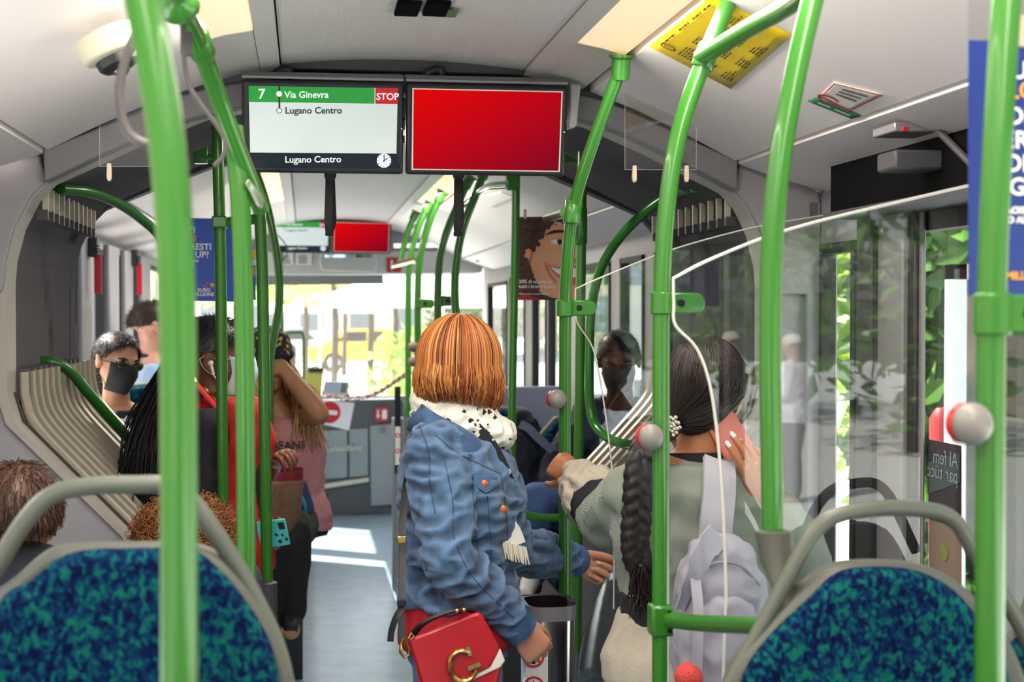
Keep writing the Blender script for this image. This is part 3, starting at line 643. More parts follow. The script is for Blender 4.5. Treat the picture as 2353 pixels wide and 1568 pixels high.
def stop_face(dim):
    def draw(t, c, xa, ya, na, q):
        W = (c[1]-c[0]).length; H = (c[0]-c[3]).length; k = W/374.0
        def at(x, y, e=.002): return q((x-555)/372.0, (y-(183+(x-555)*.022))/213.0)+na*e
        e1 = .0015
        mb = MB(); mb.poly([at(571, 197, e1), at(913, 203, e1), at(911, 354, e1), at(573, 349, e1)]); sc_ = obj('screen', mb, LCDW, t, smooth=False)
        mb = MB(); mb.poly([at(571, 197, .002), at(859, 202, .002), at(859, 238, .002), at(571, 233, .002)]); obj('line_bar', mb, emis('lcd_green', '2f9a3e', 0.36), sc_, smooth=False)
        mb = MB(); mb.poly([at(861, 202, .002), at(913, 203, .002), at(913, 239, .002), at(861, 238, .002)]); obj('stop_field', mb, emis('lcd_red', 'c2242c', 0.4), sc_, smooth=False)
        mb = MB(); mb.poly([at(573, 350, .001), at(911, 355, .001), at(920, 388, .001), at(575, 386, .001)]); obj('footer', mb, emis('lcd_navy', '1c2230', 0.15), sc_, smooth=False)
        xt = (at(900, 215)-at(600, 215)); 
        ink = mat('lcd_ink', '20262a', 0.4); wh = emis('lcd_white', 'e6eeee', 0.5)
        for tx, x, y, sz, bd, m_ in (('7', 592, 226, 33, .0006, wh), ('Via Ginevra', 652, 224, 21.5, .0004, wh), ('STOP', 863, 229, 22, .0005, wh), ('Lugano Centro', 652, 373, 21.5, .0004, wh), ('Lugano Centro', 653, 260, 21.5, .0004, ink)):
            m1 = MB(); m1.text(tx, at(x, y), xt, ya, sz*k, bold=bd, ext=.001); obj('lettering', m1, m_, sc_, smooth=False)
        m2 = MB(); m2._add([at(638.5, 197, .0025), at(642.5, 197, .0025), at(642.5, 250, .0025), at(638.5, 250, .0025)], [(0, 1, 2, 3)]); obj('route_line', m2, ink, sc_, smooth=False)
        for yy, e_ in ((215, .0015), (253, .0012)):
            m3 = MB(); m3.disc(at(640, yy), xa, ya, 6.5*k, ext=e_); obj('route_dot', m3, wh, sc_, smooth=False)
        m3 = MB(); m3.ringd(at(640, 253), xa, ya, 5*k, 6.5*k, ext=.0018); obj('route_ring', m3, ink, sc_, smooth=False)
        m4 = MB(); cc = at(882, 370); m4.disc(cc, xa, ya, 17*k, 36, .0012); ck = obj('clock_face', m4, emis('lcd_white', 'e6eeee', 0.5), t, smooth=False)
        m5 = MB()
        for i in range(12):
            a = math.pi*i/6; d = xa*math.sin(a)+ya*math.cos(a); p = xa*math.cos(a)-ya*math.sin(a)
            m5._add([cc+d*12.5*k+p*.7*k+na*.002, cc+d*12.5*k-p*.7*k+na*.002, cc+d*16*k-p*.7*k+na*.002, cc+d*16*k+p*.7*k+na*.002], [(0, 1, 2, 3)])
        for a, L, wd in ((0.02, 12, 1.0), (1.0, 11, 1.1)):
            d = xa*math.sin(a)+ya*math.cos(a); p = xa*math.cos(a)-ya*math.sin(a); m5._add([cc-d*3*k+p*wd*k+na*.0022, cc-d*3*k-p*wd*k+na*.0022, cc+d*L*k-p*wd*k+na*.0022, cc+d*L*k+p*wd*k+na*.0022], [(0, 1, 2, 3)])
        obj('clock_hands', m5, mat('lcd_ink', '20262a', 0.4), ck, smooth=False)
        m6 = MB(); m6.disc(cc+ya*11*k, xa, ya, 1.8*k, 12, .0025); obj('second_dot', m6, emis('lcd_red', 'c2242c', 0.4), ck, smooth=False)
        m7 = MB(); m7.disc(at(923, 296), xa, ya, 2*k, 10, .001); obj('sensor', m7, WHITE, t, smooth=False)
    return draw
def red_mat():
    if 'lcd_redfade' in _M: return _M['lcd_redfade']
    m = mat('lcd_redfade', 'd00000', 0.6, spec=.05); nt = m.node_tree; b = nt.nodes['Principled BSDF']
    tc = nt.nodes.new('ShaderNodeTexCoord'); sp = nt.nodes.new('ShaderNodeSeparateXYZ'); nt.links.new(tc.outputs['Generated'], sp.inputs[0])
    mt = nt.nodes.new('ShaderNodeMath'); mt.operation = 'SUBTRACT'; nt.links.new(sp.outputs[0], mt.inputs[0]); nt.links.new(sp.outputs[2], mt.inputs[1])
    r = nt.nodes.new('ShaderNodeValToRGB'); r.color_ramp.elements[0].position = 0.05; r.color_ramp.elements[0].color = lin('f20000'); r.color_ramp.elements[1].position = 0.95; r.color_ramp.elements[1].color = lin('8c0022')
    a = nt.nodes.new('ShaderNodeMath'); a.operation = 'MULTIPLY_ADD'; a.inputs[1].default_value = 0.5; a.inputs[2].default_value = 0.5; nt.links.new(mt.outputs[0], a.inputs[0]); nt.links.new(a.outputs[0], r.inputs[0])
    nt.links.new(r.outputs[0], b.inputs['Emission Color']); b.inputs['Emission Strength'].default_value = 0.86; b.inputs['Base Color'].default_value = (0.02, 0, 0, 1); return m
def red_face(t, c, xa, ya, na, q):
    mb = MB(); mb.poly([q(.036, .052)+na*.001, q(.966, .052)+na*.001, q(.966, .943)+na*.001, q(.036, .943)+na*.001]); b = obj('glowing_edge', mb, emis('lcd_cream', 'e8e4cc', 0.16), t, smooth=False)
    mb = MB(); mb.poly([q(.045, .065)+na*.002, q(.957, .065)+na*.002, q(.957, .93)+na*.002, q(.045, .93)+na*.002]); obj('screen', mb, red_mat(), b, smooth=False)
    mb = MB(); mb.disc(q(.985, .5), xa, ya, .0025, 10, .001); obj('sensor', mb, WHITE, t, smooth=False)
display_unit([(555, 183), (928, 191), (926, 402), (557, 397)], 3.80, 3.86, 'black ceiling display listing the next stops, close one', stop_face(0))
display_unit([(934, 191), (1306, 199), (1298, 407), (932, 402)], 3.80, 3.86, 'black ceiling display with plain red picture, close large one', red_face)
sc2 = 0.372
def far(cs): return [(762+ (x-934)*sc2, 506+(y-191)*sc2*.98) for x, y in cs]
display_unit(far([(555, 183), (928, 191), (926, 402), (557, 397)]), 10.55, 10.68, 'small far ceiling display listing stops above the windscreen', stop_face(0))
display_unit(far([(934, 191), (1306, 199), (1298, 407), (932, 402)]), 10.55, 10.68, 'small far ceiling display with plain red picture', red_face)
mb = MB(); mb.prism([P(560, 455, 10.75), P(620, 435, 10.75), P(760, 425, 10.75), P(860, 435, 10.75), P(930, 490, 10.75), P(930, 510, 10.75), P(560, 510, 10.75)], (0, .06, 0)); struct('trim_30', mb, BLACK)
# cable loops above the close displays
for px in (655, 1003):
    cable([(px-34, 182), (px-20, 166), (px, 158), (px+12, 163), (px+12, 184)], [3.86]*5, .010, BLACK, 'black cable loop on top of the %s display' % ('stop listing' if px < 800 else 'red picture'))
# curved side bracket of the red display
mb = MB(); mb.prism([P(1310, 190, 3.84), P(1336, 195, 3.84), P(1330, 240, 3.84), P(1326, 290, 3.84), P(1306, 297, 3.84), P(1310, 250, 3.84)], (0, .03, 0)); solo('display_bracket', mb, mat('bracket_grey', 'b3aeb0', .4), 'grey curved metal bracket beside the red display', 'bracket', bevel=.004)
# hanging straps
for px, y1, lb in ((757, 542, 'black hanging strap below the stop display'), (1053, 543, 'black hanging strap below the red display')):
    t = thing('hanging_strap', lb, 'hanging strap', tuple(P(px, y1, 3.98)), 'hanging straps')
    c = P(px+2, 398, 3.98); mb = MB(); mb.prism([c+Vector(v) for v in ((-.018, 0, .012), (.018, 0, .012), (.016, 0, -.012), (.006, 0, -.022), (-.006, 0, -.022), (-.016, 0, -.012))], (0, .02, 0)); obj('hanger', mb, BLACK, t, bevel=.003)
    a = P(px+2, 405, 3.98); b = P(px, y1, 3.98); L = (a.z-b.z); mb = MB()
    for s in (-1, 1):
        pth = [a+Vector((s*.002, s*.004+.01, 0)), a+Vector((s*.004, s*.012+.01, -L*.35)), a+Vector((s*.006, s*.02+.01, -L*.75)), b+Vector((0, s*.008+.01, .01)), b+Vector((0, .01, 0))]
        rows = [[p+Vector((-.011, 0, 0)), p+Vector((.011, 0, 0)), p+Vector((.011, .003, 0)), p+Vector((-.011, .003, 0))] for p in catmull(pth, 5)]
        mb.loft(rows)
    obj('loop', mb, RUBBER, t)
# clear hanger plates with clips
def hanger(quad, Y, clips, label):
    c = [P(*p, Y) for p in quad]; t = thing('poster_hanger', label, 'poster holder', tuple((c[2]+c[3])/2)); mb = MB(); mb.prism(c, (0, .003, 0)); obj('clear_plate', mb, glass('plate', 'f4f4f4', 1.5), t, smooth=False)
    mb = MB(); mb.tube([c[0], c[3], c[2], c[1]], .0009, 6, cap=True); obj('rim', mb, mat('clear_rim', '9c9a9c', .2), t)
    for (px, py) in clips:
        mb = MB(); a = P(px, py, Y-.004); mb.prism([a+Vector(v) for v in ((-.005, 0, 0), (.005, 0, 0), (.006, 0, -.035), (.003, 0, -.043), (-.003, 0, -.043), (-.006, 0, -.035))], (0, .012, 0)); obj('clip', mb, mat('clip_tan', 'c9b79f', .4), t, bevel=.002)
hanger([(1436, 215), (1600, 292), (1600, 390), (1436, 390)], 3.55, [(1459, 380), (1579, 380)], 'clear plate with two tan clips hanging from the white ceiling')
hanger([(229, 290), (360, 232), (360, 383), (229, 383)], 3.55, [(250, 375)], 'clear plate with a tan clip below the camera dome')
# stickers on the ceiling: a frame on the slanted side panel
def slope_pt(px, py):
    """point on the slanted right ceiling panel"""
    d = ray(px, py); prof = [(0.525, 2.222), (0.66, 2.172), (0.80, 2.108), (0.945, 2.035)]
    for (u0, z0), (u1, z1) in zip(prof, prof[1:]):
        n = Vector((z1-z0, 0, -(u1-u0))); a = Vector((CX+u0, 0, z0)); k = n.dot(a-CAM)/n.dot(d); p = CAM+d*k
        if u0-.02 <= p.x-CX <= u1+.02: return p
    return p
def sticker(corners, m, name, label, cat):
    nn = Vector((-.42, 0, -.9)).normalized()*.003
    def q(u, v):
        a, b, c_, d = corners; px = (a[0]*(1-u)+b[0]*u)*(1-v)+(d[0]*(1-u)+c_[0]*u)*v; py = (a[1]*(1-u)+b[1]*u)*(1-v)+(d[1]*(1-u)+c_[1]*u)*v; return slope_pt(px, py)+nn
    c = [q(0, 0), q(1, 0), q(1, 1), q(0, 1)]; t = thing(name, label, cat, tuple(c[3]))
    mb = MB(); mb.grid([[q(i/8, j/8) for i in range(9)] for j in range(9)]); o = obj('sheet', mb, m, t); sd_ = o.modifiers.new('th', 'SOLIDIFY'); sd_.thickness = .001; sd_.offset = 1; return t, c, q
YEL = mat('yellow_film', 'e2c514', 0.3, coat=.4)
# yellow rules sheet: corners in reading order of the sheet
t, c, q = sticker([(1632, -12), (1822, 78), (1680, 202), (1492, 104)], YEL, 'rules_sticker', 'large yellow sticker full of small print on the ceiling', 'sticker')
INK = mat('sticker_ink', '3a3520', .5)
def tinyrows(t, q, blocks, m=INK, e=.0025, nm='printed_pattern'):
    mb = MB()
    for (u0, v0, u1, n, dv, rnd) in blocks:
        for i in range(n):
            v = v0+dv*i; L = u1-(rnd*random.random()*(u1-u0)); x = u0
            while x < L:
                wl_ = random.uniform(.02, .06); x2 = min(x+wl_, L); mb._add([q(x, v)-Vector((0, 0, e)), q(x2, v)-Vector((0, 0, e)), q(x2, v+dv*.5)-Vector((0, 0, e)), q(x, v+dv*.5)-Vector((0, 0, e))], [(0, 1, 2, 3)]); x = x2+.012
    return obj(nm, mb, m, t, smooth=False)
def along(q, a0, a1, b, e=.0025):
    """writing direction helper"""
    return q(a1, b)-q(a0, b)
# text runs parallel to the window: lines across short side
tinyrows(t, lambda u, v: q(v, 1-u), [(0.14, 0.06, .34, 1, .05, .1), (.40, .06, .56, 1, .05, .1), (.62, .06, .76, 1, .05, .1), (.80, .06, .93, 1, .05, .1)] + [(.1+.23*k, .28, .28+.23*k, 5, .035, .5) for k in range(4)] + [(.1+.23*k, .56, .28+.23*k, 4, .035, .5) for k in range(4)]+[(.1+.23*k, .80, .28+.23*k, 4, .035, .6) for k in range(3)])
mb = MB(); cc = q(.14, .87)-Vector((0, 0, .003)); xa = (q(.3, .87)-q(.14, .87)); ya = (q(.14, .7)-q(.14, .87))
mb.ringd(cc, xa, ya, .016, .021); mb.ringd(cc, xa, ya, .008, .011, a0=.5, a1=5.6); obj('round_sign', mb, INK, t, smooth=False)
t, c, q = sticker([(1918, 186), (2031, 214), (1952, 252), (1885, 218)], mat('white_film', 'e4dedd', .35, coat=.3), 'warning_sticker', 'white ceiling sticker with red border, above the green strip', 'sticker')
mb = MB(); f = .05
for a in (((0, 0), (1, f)), ((0, 1-f), (1, 1)), ((0, 0), (f*.7, 1)), ((1-f*.7, 0), (1, 1))):
    (u0, v0), (u1, v1) = a; mb._add([q(u0, v0)-Vector((0, 0, .002)), q(u1, v0)-Vector((0, 0, .002)), q(u1, v1)-Vector((0, 0, .002)), q(u0, v1)-Vector((0, 0, .002))], [(0, 1, 2, 3)])
cc = q(.28, .93)-Vector((0, 0, .003)); mb.ringd(cc, xa, ya, .022, .032); obj('red_border', mb, mat('sign_red', 'c8282c', .4), t, smooth=False)
tinyrows(t, q, [(.25, .18, .85, 3, .16, .3)], mat('sticker_dark', '504a50', .5))
t, c, q = sticker([(1876, 222), (1980, 264), (1958, 271), (1856, 230)], mat('sign_green', '157a50', .4), 'green_sticker', 'green emergency strip sticker next to the red bordered one', 'sticker')
tinyrows(t, q, [(.12, .3, .4, 1, .4, .1), (.5, .3, .85, 1, .4, .1)], WHITE)
# green sticker between the slots
mb = MB(); a = PZ(1026, 31, 2.283); mb.box(a, (.048, .075, .002)); s_ = solo('exit_sticker', mb, mat('sign_green', '157a50', .4), 'small green and white exit sticker by the ceiling slot', 'sticker')
# screw dots on the white panels
# white card standing in for a bright light patch on the front ceiling
def slopeF(px, py): return slope_pt(px, py)
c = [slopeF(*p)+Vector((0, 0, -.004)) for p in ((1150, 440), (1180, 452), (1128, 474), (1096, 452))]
mb = MB(); mb.prism(c, Vector((0, 0, .002))); solo('bright_patch_card', mb, WHITE, 'white card put in for a bright light patch on the front ceiling', 'sticker', smooth=False)
# ================================================================ OUTSIDE
mb = MB(); mb.span((-70, -50, -0.5), (70, 110, -0.34)); struct('ground', mb, mat('pavement', 'e3e3e1', 0.8, noise=(.8, .25, 'd0cfcd')))
def leafmat(n, a, b, e): return mat(n, a, 0.35, noise=(1.6, e, b), spec=.6)
def foliage(c, rad, n, size, rng):
    mb = MB()
    for i in range(n):
        while True:
            p = Vector((rng.uniform(-1, 1), rng.uniform(-1, 1), rng.uniform(-1, 1)))
            if .25 < p.length < 1: break
        p = Vector(c)+Vector((p.x*rad[0], p.y*rad[1], p.z*rad[2])); d = Vector((rng.gauss(0, 1), rng.gauss(0, 1), rng.gauss(0, .7))).normalized(); x, y = frame_of(d, Vector((rng.random(), rng.random(), rng.random()+.1))); s = size*rng.uniform(.6, 1.2)
        mb._add([p-d*s, p+x*s*.42-y*s*.08, p+d*s, p-x*s*.42-y*s*.08], [(0, 1, 2), (0, 2, 3)])
    return mb
def tree(base, h, rad, n, size, m, label, seed, tr=.12, group=None, cz=None):
    rng = random.Random(seed); t = thing('tree', label, 'tree', tuple(base), group); b = Vector(base)
    mb = MB(); mb.tube([b, b+Vector((.05, 0, h*.4)), b+Vector((-.03, .05, h*.8))], [tr, tr*.8, tr*.5], 10); obj('trunk', mb, mat('bark', '40362e', .9, noise=(8, .5)), t)
    obj('crown', foliage(b+Vector((0, 0, cz or h*.8)), rad, n, size, rng), m, t, smooth=False)
LG = leafmat('leaf_bright', 'a9c24a', '4f7a2a', .8); LD = leafmat('leaf_glossy', '5f8f33', '1f3f18', .9); LP = leafmat('leaf_plaza', 'c3c968', '7f9c40', .7)
GZ = -0.34
for k, (px, Y, w_) in enumerate(((765, 24, .13), (700, 36, .16), (790, 44, .16), (905, 30, .14), (640, 28, .14), (1010, 36, .15), (850, 40, .2), (540, 32, .15))):
    a = P(px, 900, Y); tree((a.x, a.y, GZ), 4.4, (1.9, 1.9, 1.25), 800, .2, LP, ('plaza tree with thin dark trunk in the middle of the windscreen', 'plaza tree just beside the driver seat edge of the windscreen', 'plaza tree behind the thin dark trunk', 'plaza tree seen by the stack of front poles', 'plaza tree behind the small frame rail', 'plaza tree beyond the white parasol', 'plaza tree at the far end of the square', 'plaza tree hidden behind the driver seat')[k], 10+k, w_*.55, 'plaza trees ahead', 3.35)
for k, (x, y, h, rr) in enumerate(((4.9, 10.6, 3.4, 1.05), (4.1, 8.4, 2.8, .75), (7.2, 13.6, 5.0, 1.7), (6.2, 9.2, 3.2, 1.0), (7.6, 11.0, 5.5, 1.5))):
    tree((x, y, GZ), h, (rr, rr*1.2, h*.52), 1500, .16, LD if k % 2 else LG, ('bright broad-leaved tree past the narrow window and the doorway', 'glossy dark broad-leaved shrub close behind the doorway glass', 'tall bright tree standing behind the other doorway shrubs', 'glossy shrub outside the doorway beside the glass stand', 'tall dark tree behind the glass display stand')[k], 30+k, .1, 'trees beyond the doorway', h*.55)
# buildings far off
def building(x0, x1, y, h, col, label, depth=6):
    t = thing('building', label, 'building', ((x0+x1)/2, y, GZ)); mb = MB(); mb.span((x0, y, GZ), (x1, y+depth, h)); obj('facade', mb, mat('plaster_'+col, col, .8), t)
    n = int((x1-x0)/2.4)
    for f in range(int(h/3.2)):
        for i in range(n):
            x = x0+1.0+i*2.4; mb = MB(); mb.span((x, y-.04, GZ+1.1+f*3.2), (x+1.1, y-.005, GZ+2.7+f*3.2)); obj('window', mb, mat('far_glass', '6d7c86', .15), t)
building(12, 24, 14, 9, 'b9aa95', 'tan house beyond the lawn, seen through the front windows', 20)
building(-26, -8, 62, 14, 'd9cdb4', 'cream building far across the plaza behind the trees')
building(-6, 9, 70, 13, 'cfc8bd', 'pale grey building at the end of the plaza')
building(11, 30, 58, 15, 'c9b79c', 'tan building across the plaza beyond the parasol')
mb = MB(); mb.span((-14, -10, GZ), (-8, 30, 4.5)); solo('building', mb, mat('wall_beige', 'd8d0a8', .8, noise=(3, .3, 'b8ad84')), 'pale yellow wall of a house beside the bus windows', 'building')
mb = MB(); mb.span((13, -20, GZ), (14, 12, 2.6)); solo('garden_wall', mb, mat('stone_wall', 'a39c90', .9, noise=(4, .5, '7b746a')), 'grey stone wall behind the shrubs beyond the doorway', 'wall')
# cafe parasol
def parasol(c, r, label):
    t = thing('parasol', label, 'parasol', (c.x, c.y, GZ)); rows = []
    for rr, dz in ((.02, .55), (r*.5, .3), (r, 0), (r, -.18)): rows.append([c+Vector((math.cos(a)*rr, math.sin(a)*rr, dz)) for a in [2*math.pi*k/8 for k in range(9)]])
    mb = MB(); mb.grid(rows); obj('canopy', mb, mat('canopy_white', 'efeeea', .8), t, smooth=False); mb = MB(); mb.tube([Vector((c.x, c.y, GZ)), c+Vector((0, 0, .5))], .03, 8); obj('mast', mb, WHITE, t)
parasol(P(1015, 676, 19), 1.5, 'large white cafe parasol beyond the front poles'); parasol(P(735, 705, 40), 1.6, 'small white parasol far off on the plaza')
def car(c, rz, m, label):
    t = thing('car', label, 'car', tuple(c)); q = Matrix.Rotation(rz, 3, 'Z')
    prof = [(-2.1, .35), (-2.1, .8), (-1.5, .95), (-.9, 1.4), (.6, 1.42), (1.2, .98), (2.0, .85), (2.1, .4)]
    mb = MB(); mb.prism([c+q @ Vector((x, -.85, z)) for x, z in prof], q @ Vector((0, 1.7, 0))); obj('body', mb, m, t, bevel=.05)
    for pr in ([(-1.25, 1.0), (-.8, 1.33), (-.2, 1.34), (-.2, 1.0)], [(-.1, 1.0), (-.1, 1.34), (.5, 1.35), (.95, 1.0)]):
        mb = MB(); mb.prism([c+q @ Vector((x, -.87, z)) for x, z in pr], q @ Vector((0, 1.74, 0))); obj('window', mb, mat('car_glass', '1d242a', .1), t)
    for x in (-1.3, 1.3):
        for y in (-.8, .8):
            mb = MB(); ax = q @ Vector((0, 1, 0)); mb.lathe(c+q @ Vector((x, y-.1, .33)), [(.32, 0), (.33, .02), (.33, .18), (.32, .2)], 20, ax); w_ = obj('wheel', mb, RUBBER, t); mb = MB(); mb.lathe(c+q @ Vector((x, y-.11, .33)), [(.2, 0), (.2, .22)], 16, ax); obj('hubcap', mb, CHROME, w_)
c = P(848, 860, 48); car(Vector((c.x, c.y, GZ)), .1, mat('car_yellow', 'e0b62a', .25, coat=.6), 'yellow car far off in the windscreen')
c = PXp(1218, 880, 5.2); car(Vector((3.75, 21.0, GZ)), 1.5, mat('car_dark', '3a4656', .2, coat=.8), 'dark car outside the middle door of the front part')
c = P(660, 860, 52); car(Vector((c.x, c.y, GZ)), .1, mat('car_blue', '9ab0cc', .25, coat=.6), 'pale blue car far off behind the small frame rail')
# planters
for k, (px, Y) in enumerate(((930, 20), (985, 23))):
    a = P(px, 880, Y); t = thing('planter', ('round planter with shrub close to the parasol', 'round planter with shrub behind the curved poles')[k], 'planter', (a.x, a.y, GZ)); mb = MB(); mb.lathe(Vector((a.x, a.y, GZ)), [(.3, 0), (.42, .6), (.38, .6), (.36, .5)], 20); obj('pot', mb, mat('pot_grey', 'b5aea6', .7), t)
    obj('foliage', foliage(Vector((a.x, a.y, .75)), (.55, .55, .7), 350, .12, random.Random(60+k)), LG, t, smooth=False)
# red notice board beyond the front windows, glass stand beyond the doorway
a = Vector((-3.2, 13.0, GZ)); t = thing('notice_board', 'dark red notice board outside the windows by the first red strap', 'notice board', tuple(a))
mb = MB(); mb.box(a+Vector((0, 0, 1.9)), (.12, .9, 2.6)); obj('board', mb, mat('board_red', '8f2a2c', .4), t)
for k in range(4):
    mb = MB(); mb.box(a+Vector((.066, .0, 2.9-k*.55)), (.006, .5, .32)); obj('notice', mb, WHITE, t)
a = P(2196, 760, 6.2); t = thing('display_stand', 'glass display stand with white frame outside the doorway', 'display stand', (a.x, a.y, GZ)); zt = P(2190, 608, 6.2).z
for dx in (0, .75):
    mb = MB(); mb.span((a.x+dx-.035, a.y-.04, GZ), (a.x+dx+.035, a.y+.04, zt)); obj('upright', mb, mat('alu_white', 'd7d9dc', .35, .3), t)
mb = MB(); mb.span((a.x-.035, a.y-.04, zt-.07), (a.x+.785, a.y+.04, zt)); obj('top_rail', mb, mat('alu_white', 'd7d9dc', .35, .3), t)
mb = MB(); mb.span((a.x+.035, a.y-.01, .5), (a.x+.715, a.y+.01, zt-.07)); obj('panel', mb, mat('stand_panel', '5b5c5e', .25, noise=(5, .5, 'a58f78')), t)
a = P(2165, 985, 6.6); mb = MB(); mb.lathe(Vector((a.x, a.y, GZ)), [(.06, 0), (.06, a.z-GZ+.05), (.03, a.z-GZ+.1)], 14); solo('bollard', mb, mat('bollard_red', 'b3242a', .4), 'red bollard outside the doorway beside the shrubs', 'bollard')
mb = MB(); mb.span((8, 16, GZ-.01), (12.5, 26, GZ+.02)); g = solo('lawn', mb, mat('lawn_green', '9fb84e', .9, noise=(8, .5, '7d9a3a')), 'bright grass strip beyond the seated man', 'lawn'); g['kind'] = 'structure'
for k, (x, y, h, rr) in enumerate(((5.6, 23.5, 3.4, 1.3), (5.2, 30.0, 4.4, 1.8), (3.2, 27.5, 2.6, 1.0))):
    tree((x, y, GZ), h, (rr, rr, h*.5), 900, .16, LD, ('dark shrub past the dark car outside the middle door', 'dark tree standing further along than the dark car', 'small dark shrub at the kerb ahead of the dark car')[k], 50+k, .1, 'shrubs past the dark car', h*.55)
a = P(1462, 770, 15.0); t = thing('info_board', 'grey information board outside behind the seated man', 'info board', (a.x, a.y, GZ)); mb = MB(); mb.box((a.x, a.y, a.z+.2), (.5, .08, 1.1)); obj('board', mb, mat('board_grey', '9aa0a6', .5), t); mb = MB(); mb.box((a.x, a.y, (a.z-.3+GZ)/2), (.06, .06, a.z-.3-GZ)); obj('post', mb, GREYM, t)
# ================================================================ SEATS
def seat_fabric():
    m = mat('seat_fabric', '0c1a4a', 1.0, spec=.08); nt = m.node_tree; b = nt.nodes['Principled BSDF']; tc = nt.nodes.new('ShaderNodeTexCoord')
    n = nt.nodes.new('ShaderNodeTexNoise'); n.inputs['Scale'].default_value = 105; n.inputs['Detail'].default_value = 1.5; n.inputs['Distortion'].default_value = .6
    r = nt.nodes.new('ShaderNodeValToRGB'); e = r.color_ramp.elements; e[0].position = .36; e[0].color = lin('070d33'); e[1].position = .5; e[1].color = lin('08294c')
    for p_, c_ in ((.58, '0b4a50'), (.68, '145f4f')): x = e.new(p_); x.color = lin(c_)
    mp = nt.nodes.new('ShaderNodeMapping'); mp.inputs['Scale'].default_value = (1, .6, .75); nt.links.new(tc.outputs['Object'], mp.inputs[0]); nt.links.new(mp.outputs[0], n.inputs[0]); nt.links.new(n.outputs['Fac'], r.inputs[0]); nt.links.new(r.outputs[0], b.inputs['Base Color'])
    bp = nt.nodes.new('ShaderNodeBump'); bp.inputs['Strength'].default_value = .5; bp.inputs['Distance'].default_value = .002; nt.links.new(n.outputs['Fac'], bp.inputs['Height']); nt.links.new(bp.outputs[0], b.inputs['Normal']); return m
FAB = seat_fabric(); SHELL = mat('seat_shell', '5a5b53', .45, noise=(300, .2)); HOOP = mat('seat_hoop', '5c6056', .38)
def near_seat(name_label, pad, shell, hoop, Y, zfloor, xr, hr=.0125):
    cx = sum(P(a, b, Y).x for a, b in pad)/len(pad); t = thing('bus_seat', name_label, 'bus seat', (cx, Y+.2, zfloor))
    def plate(pts, y, th, nm, m, bulge=0.0, bev=.012):
        c = [P(a, b, y) for a, b in pts]; c = catmull(c, 5); zb = zfloor+.5
        c = c+[Vector((c[-1].x, y, zb)), Vector((c[0].x, y, zb))]
        mb = MB(); mb.prism(c, (0, th, 0)); return obj(nm, mb, m, t, bevel=bev)
    plate(shell, Y+.03, .055, 'shell', SHELL); plate(pad, Y-.012, .045, 'back_pad', FAB, bev=.018)
    hp = catmull([P(a, b, Y+.05) for a, b in hoop], 7); mb = MB(); mb.tube(hp, hr, 14); obj('grab_hoop', mb, HOOP, t)
    mb = MB(); mb.span((xr[0], Y+.085, zfloor+.42), (xr[1], Y+.5, zfloor+.50)); obj('cushion', mb, FAB, t, bevel=.025)
    mb = MB(); mb.span((xr[0]+.12, Y+.1, zfloor), (xr[1]-.12, Y+.42, zfloor+.42)); obj('pedestal', mb, GREYD, t, bevel=.02)
    return t
t1 = near_seat('teal patterned seat back with grey hoop behind the thick pole, by the boy',
    [(-40, 1640), (-10, 1400), (60, 1345), (120, 1295), (190, 1272), (300, 1268), (420, 1268), (478, 1295), (560, 1385), (625, 1500), (650, 1640)],
    [(-90, 1640), (-60, 1420), (20, 1340), (110, 1268), (190, 1258), (300, 1256), (440, 1258), (520, 1300), (610, 1410), (660, 1520), (690, 1640)],
    [(-110, 1560), (-60, 1400), (0, 1290), (60, 1195), (120, 1138), (200, 1118), (300, 1114), (400, 1120), (462, 1178), (530, 1280), (590, 1385), (640, 1500), (670, 1640)], 1.9, .33, (-.42, -.04))
t2 = near_seat('teal patterned seat back with grey hoop and pole bracket, beside the lilac rucksack',
    [(1690, 1640), (1735, 1530), (1800, 1450), (1870, 1385), (1935, 1325), (2015, 1310), (2110, 1316), (2180, 1345), (2240, 1400), (2310, 1500), (2350, 1640)],
    [(1660, 1640), (1700, 1530), (1780, 1430), (1850, 1360), (1920, 1308), (2010, 1296), (2120, 1302), (2200, 1335), (2270, 1400), (2340, 1500), (2390, 1640)],
    [(1650, 1640), (1690, 1555), (1760, 1425), (1830, 1290), (1880, 1212), (1940, 1180), (2040, 1168), (2140, 1174), (2196, 1200), (2235, 1262), (2290, 1345), (2350, 1450), (2400, 1560)], 2.0, .33, (.64, .98))
c0 = P(1778, 1222, 2.1); mb = MB(); mb.loft([[c + Vector((math.cos(a)*rx, math.sin(a)*.025, 0)) for a in [2*math.pi*k/16 for k in range(16)]] for c, rx in ((c0, .029), (P(1785, 1290, 2.1), .026), (P(1800, 1350, 2.08), .018), (P(1790, 1420, 2.06), .012))]); obj('pole_bracket', mb, SHELL, t2)
t3 = near_seat('teal seat back at the frame edge beside the near pole with the clamp',
    [(2322, 1640), (2325, 1560), (2335, 1500), (2380, 1455), (2460, 1430), (2600, 1440), (2700, 1640)], [(2318, 1640), (2322, 1550), (2330, 1490), (2380, 1445), (2460, 1420), (2610, 1430), (2720, 1640)],
    [(2330, 1640), (2350, 1440), (2410, 1320), (2500, 1280), (2600, 1300), (2700, 1500)], 2.14, .33, (1.02, 1.38))
